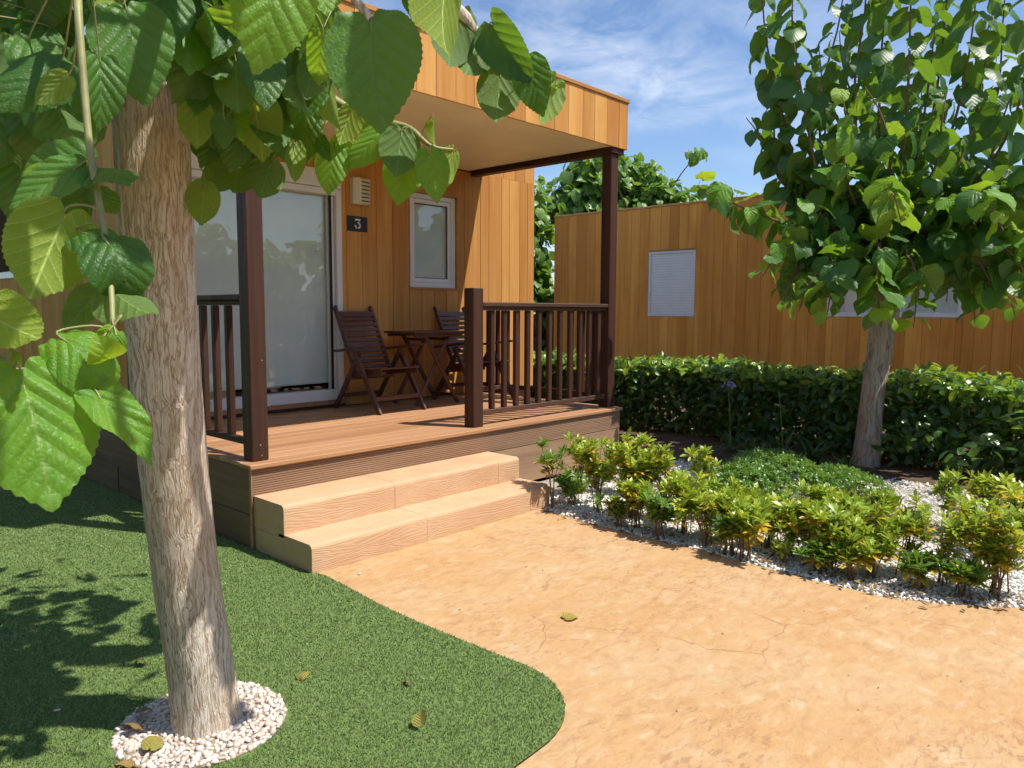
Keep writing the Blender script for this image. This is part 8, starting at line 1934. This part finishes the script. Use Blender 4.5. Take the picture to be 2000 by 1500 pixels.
def shrub(label, x, y, h, spread, stems, dens, mk, yel, group='low shrubs along the edge of the gravel bed'):
    t_ = thing('low_shrub', label, 'shrub', (x, y, -0.005), 0, group); tubes = []
    for k in range(stems):
        a = R.uniform(0, 6.28); sp_ = spread * R.uniform(.2, 1.0); hh = h * R.uniform(.62, 1.0)
        b = Vector((R.normal(0, .02), R.normal(0, .02), 0)); tip = Vector((math.cos(a) * sp_, math.sin(a) * sp_, hh)); mid = b.lerp(tip, .5) + Vector((math.cos(a) * -.02, math.sin(a) * -.02, .03))
        P_ = smooth_path([b, mid, tip], 5); tubes.append((P_, .0045, .002))
        heads = [(tip, 1.0)]
        for q in range(dens + 1):
            s = R.uniform(.45, .95); j = int(s * (len(P_) - 1)); off = Vector((R.normal(0, .045), R.normal(0, .045), R.uniform(.0, .06))); c_ = P_[j] + off
            heads.append((c_, R.uniform(.65, 1.0))); tubes.append(([P_[j], P_[j].lerp(c_, .5) + Vector((0, 0, -.006)), c_], .0022, .0015))
        for c_, s in heads:
            rot = (R.normal(0, .3), R.normal(0, .3), R.uniform(0, 6.28)); sc = s * R.uniform(1.05, 1.5)
            o = obj('leaf_whorl', WH[(mk, int(R.integers(0, 4)))], None, t_, c_, rot); o.scale = (sc,) * 3
            if R.random() < yel * .62 + .05:
                o = obj('yellow_leaves', WH[('pit_yellow', int(R.integers(0, 4)))], None, t_, c_ - Vector((0, 0, .022)), (R.normal(0, .2), R.normal(0, .2), R.uniform(0, 6.28))); o.scale = (sc * 1.1,) * 3
    obj('stems', tubes_mesh('stems', tubes, 5), M['twig_brown'], t_); return t_
for a in SHRUBS: shrub(*a)
# low spreading dwarf shrub mound
def mound(label, blobs, n, seed):
    R2 = np.random.default_rng(seed); t_ = thing('mounding_shrub', label, 'shrub', (blobs[0][0], blobs[0][1], 0)); its = []
    T = [whorl(9, 200 + i, .5, .034, .42) for i in range(3)]
    for _ in range(n):
        bx, by, rx, ry, h = blobs[R2.integers(0, len(blobs))]; a = R2.uniform(0, 6.28); r = math.sqrt(R2.random()); u, v_ = r * math.cos(a), r * math.sin(a)
        z = h * math.sqrt(max(0, 1 - r * r * .92)) * R2.uniform(.82, 1.06); m = Matrix.Translation((bx + u * rx - blobs[0][0], by + v_ * ry - blobs[0][1], z)) @ Matrix.Rotation(R2.normal(0, .35) + v_ * -.5, 4, 'X') @ Matrix.Rotation(R2.normal(0, .35) + u * .5, 4, 'Y') @ Matrix.Rotation(R2.uniform(0, 6.28), 4, 'Z') @ Matrix.Scale(R2.uniform(.8, 1.3), 4)
        its.append((int(R2.integers(0, 3)), m))
    merge_leaves(T, its, 'pit_dark' , 'foliage', t_, seed)
    tag(obj('stems', tubes_mesh('stems', [([(R2.uniform(-.1, .1), R2.uniform(-.1, .1), 0), (R2.uniform(-.3, .3), R2.uniform(-.3, .3), .10)], .006, .003) for _ in range(14)], 5), M['twig_brown'], t_), kind='stuff')
    return t_
mound('low dark green mounding shrub in the middle of the gravel bed', [(3.75, -1.60, .50, .42, .27), (4.05, -1.45, .45, .40, .25), (3.45, -1.55, .36, .34, .23)], 1150, 8)
mound('small light green mounding shrub behind the middle of the gravel bed', [(3.95, -2.15, .34, .30, .17), (4.2, -1.95, .3, .25, .17)], 420, 9)

# agapanthus
def strap_clump(label, x, y, n, L, seed, flower=None):
    t_ = thing('agapanthus', label, 'plant', (x, y, 0)); R2 = np.random.default_rng(seed)
    for k in range(n):
        a = R2.uniform(0, 6.28); l = L * R2.uniform(.7, 1.15); el = R2.uniform(.7, 1.35); b = R2.uniform(.8, 1.8); V, UV, F = [], [], []; ns = 6; p = Vector((R2.normal(0, .03), R2.normal(0, .03), 0)); e = el
        for i in range(ns + 1):
            w = .013 * math.sin(math.pi * min(1, .25 + .75 * i / ns) ** 1.0) if i < ns else .001; sx_ = Vector((-math.sin(a), math.cos(a), 0))
            V += [tuple(p - sx_ * w), tuple(p + sx_ * w)]; UV += [(-.2, i / ns), (.2, i / ns)]
            p = p + Vector((math.cos(a) * math.cos(e), math.sin(a) * math.cos(e), math.sin(e))) * l / ns; e -= b / ns
        for i in range(ns): F.append((2 * i, 2 * i + 1, 2 * i + 3, 2 * i + 2))
        obj('leaf', np_mesh('strap_leaf', V, F, UV), M['strap'], t_)
    if flower:
        (fx, fy, fz), kind = flower; P_ = smooth_path([(0, 0, .05), (fx * .4, fy * .4, fz * .5), (fx, fy, fz)], 5); st = obj('flower_stalk', tubes_mesh('flower_stalk', [(P_, .006, .004)], 6), M['stalk'], t_)
        if kind == 'open':
            for k in range(16):
                d = Vector(R2.normal(size=3)); d.z = abs(d.z) * .7 + .05; d.normalize(); q = Vector((fx, fy, fz)); e_ = q + d * .055
                obj('pedicel', tubes_mesh('pedicel', [([q, q + d * .035, e_], .0012, .0012)], 4), M['stalk'], t_)
                Vs, Fs = [], []; x_ = d.orthogonal().normalized(); y_ = d.cross(x_); base = 0
                for j in range(6):
                    aa = j * 1.047; o_ = x_ * math.cos(aa) + y_ * math.sin(aa); s_ = d.cross(o_)
                    Vs += [tuple(e_), tuple(e_ + d * .018 + o_ * .008 - s_ * .006), tuple(e_ + d * .030 + o_ * .020), tuple(e_ + d * .018 + o_ * .008 + s_ * .006)]; Fs.append((base, base + 1, base + 2, base + 3)); base += 4
                obj('floret', np_mesh('floret', Vs, Fs), M['petal'], t_)
        else: obj('bud', tubes_mesh('bud', [([(fx, fy, fz), (fx, fy, fz + .012), (fx, fy, fz + .03), (fx, fy, fz + .05)], .010, .002)], 8), M['stalk'], t_)
    return t_
strap_clump('agapanthus with an open lilac flower head against the dark hedge', 5.10, -0.56, 16, .36, 1, ((-.05, .02, .66), 'open'))
strap_clump('agapanthus with one tall closed bud in front of the hedge', 5.15, -1.10, 26, .42, 2, ((.0, .06, .62), 'bud'))
strap_clump('strap-leaved clump at the foot of the tree in the hedge', 5.05, -1.42, 30, .44, 3)
strap_clump('dense dark strap-leaved clump between the mound and the hedge', 4.75, -0.95, 34, .40, 5)
strap_clump('small strap-leaved clump in sunlight right of the far trunk', 4.75, -1.88, 18, .30, 4)

# ------------------------------------------------------------------ fallen leaves
FM = leaf_meshes(HERO, ('dead', 'fading'), 'fallen_leaf_shape')
for (x, y, z, L, rx, ry, rz, var, mk, lb) in (
    (-1.066, -1.073, .030, .075, .9, .4, 1.0, 7, 'dead', 'curled brown fallen leaf on the shaded lawn behind the near trunk'),
    (-0.675, -1.630, .028, .075, .4, .3, 2.2, 6, 'fading', 'curled yellow-brown fallen leaf on the lawn right of the pebble ring'),
    (-0.439, -1.992, .026, .05, .5, .6, .3, 7, 'dead', 'tiny dark brown crumpled leaf on the sunny lawn'),
    (-0.604, -2.254, .032, .085, .6, -.5, -.9, 3, 'fading', 'folded yellowish fallen leaf on the lawn near the picture bottom'),
    (0.497, -2.025, .010, .105, .10, .12, -1.9, 1, 'fading', 'yellow-green fallen leaf lying flat on the path'),
    (-1.219, -1.490, .045, .09, .7, .3, 1.4, 6, 'dead', 'dark curled dry leaf on the back of the pebble ring'),
    (-1.290, -1.583, .045, .10, .5, .6, .2, 6, 'dead', 'brown dry leaf in shade on the left of the pebble ring'),
    (-1.304, -1.724, .035, .10, .3, .2, -.7, 5, 'fading', 'yellow crinkled leaf on the front of the pebble ring'),
    (-1.385, -1.770, .035, .10, .6, .4, .5, 6, 'dead', 'curled brown leaf at the front rim of the pebble ring')):
    o = bpy.data.objects.new('fallen_leaf', FM[(var, mk)]); link(o); o.location = (x, y, z); o.rotation_euler = (rx, ry, rz); o.scale = (L * .66,) * 3; tag(o, lb, 'leaf')

# ------------------------------------------------------------------ added leafy screens out of view, cutting sky fill; mirrored in door glass
def screen(label, pts, h, n, seed):
    t_ = thing('sky_block_screen', label, 'hedge', (0, 0, 0)); R2 = np.random.default_rng(seed); its = []; V, F = [], []; ns = 14
    for i in range(ns + 1):
        q = Vector(pts[0]).lerp(Vector(pts[1]), i / ns)
        for k in range(8):
            a = k * math.pi / 4; V.append((q.x + .55 * math.cos(a) * R2.uniform(.8, 1.1), q.y + .55 * math.cos(a) * R2.uniform(.8, 1.1) * .3, h * .5 + h * .46 * math.sin(a) * R2.uniform(.85, 1.0)))
    for i in range(ns):
        for k in range(8): F.append((i * 8 + k, i * 8 + (k + 1) % 8, (i + 1) * 8 + (k + 1) % 8, (i + 1) * 8 + k))
    obj('light_block_core', np_mesh('light_block_core', V, F), M['hedge'], t_)  # solid core that stops sky light coming through the screen
    for _ in range(n):
        q = Vector(pts[0]).lerp(Vector(pts[1]), R2.random()); z = R2.uniform(.05, 1.05) * h * (1 + .12 * math.sin(q.x * 2.1 + q.y * 1.7)); p = Vector((q.x + R2.normal(0, .5), q.y + R2.normal(0, .5), z)); L = R2.uniform(.22, .36)
        nn = Vector((R2.normal(0, .6), R2.normal(0, .6), .7)); d = Vector((R2.normal(0, .6), R2.normal(0, .6), -.7)).normalized(); its.append((int(R2.integers(0, 4)), leaf_matrix(p, p + d * L, nn, 1.0)))
    merge_leaves(LOW, its, 'leaf_in', 'foliage', t_, seed); return t_
screen('added leafy screen left of the lawn blocking sky light, mirrored in the glass', [(-4.9, -3.5, 0), (-4.9, 8.5, 0)], 2.7, 4200, 71)
screen('added leafy screen behind the viewer blocking sky light, mirrored in the glass', [(-5.0, -10.5, 0), (9.0, -10.5, 0)], 3.0, 4200, 72)

# ------------------------------------------------------------------ litter along the bed edge
R = np.random.default_rng(404); its = []
for _ in range(420):
    i = R.integers(1, len(BED_EDGE) - 4); a, b = BED_EDGE[i], BED_EDGE[i + 1]; u = R.random(); off = R.normal(.05, .06)
    p = Vector((a[0] + (b[0] - a[0]) * u + off, a[1] + (b[1] - a[1]) * u, .008 + (0.014 if off > 0 else 0))); an = R.uniform(0, 6.28); L = R.uniform(.012, .045)
    its.append((int(R.integers(0, 3)), leaf_matrix(p, p + Vector((math.cos(an), math.sin(an), R.normal(.1, .2))) * L, (R.normal(0, .3), R.normal(0, .3), 1), 1.0)))
for _ in range(70):
    p = Vector((R.uniform(0.1, 1.9), R.uniform(-3.6, -.75), .004)); an = R.uniform(0, 6.28); L = R.uniform(.005, .014)
    its.append((int(R.integers(0, 3)), leaf_matrix(p, p + Vector((math.cos(an), math.sin(an), .15)) * L, (R.normal(0, .3), R.normal(0, .3), 1), 1.0)))
o = merge_leaves(HL, its, 'dead', 'leaf_litter', None, 12); tag(o, 'dry brown leaf litter scattered along the edge of the bed and path', 'litter')
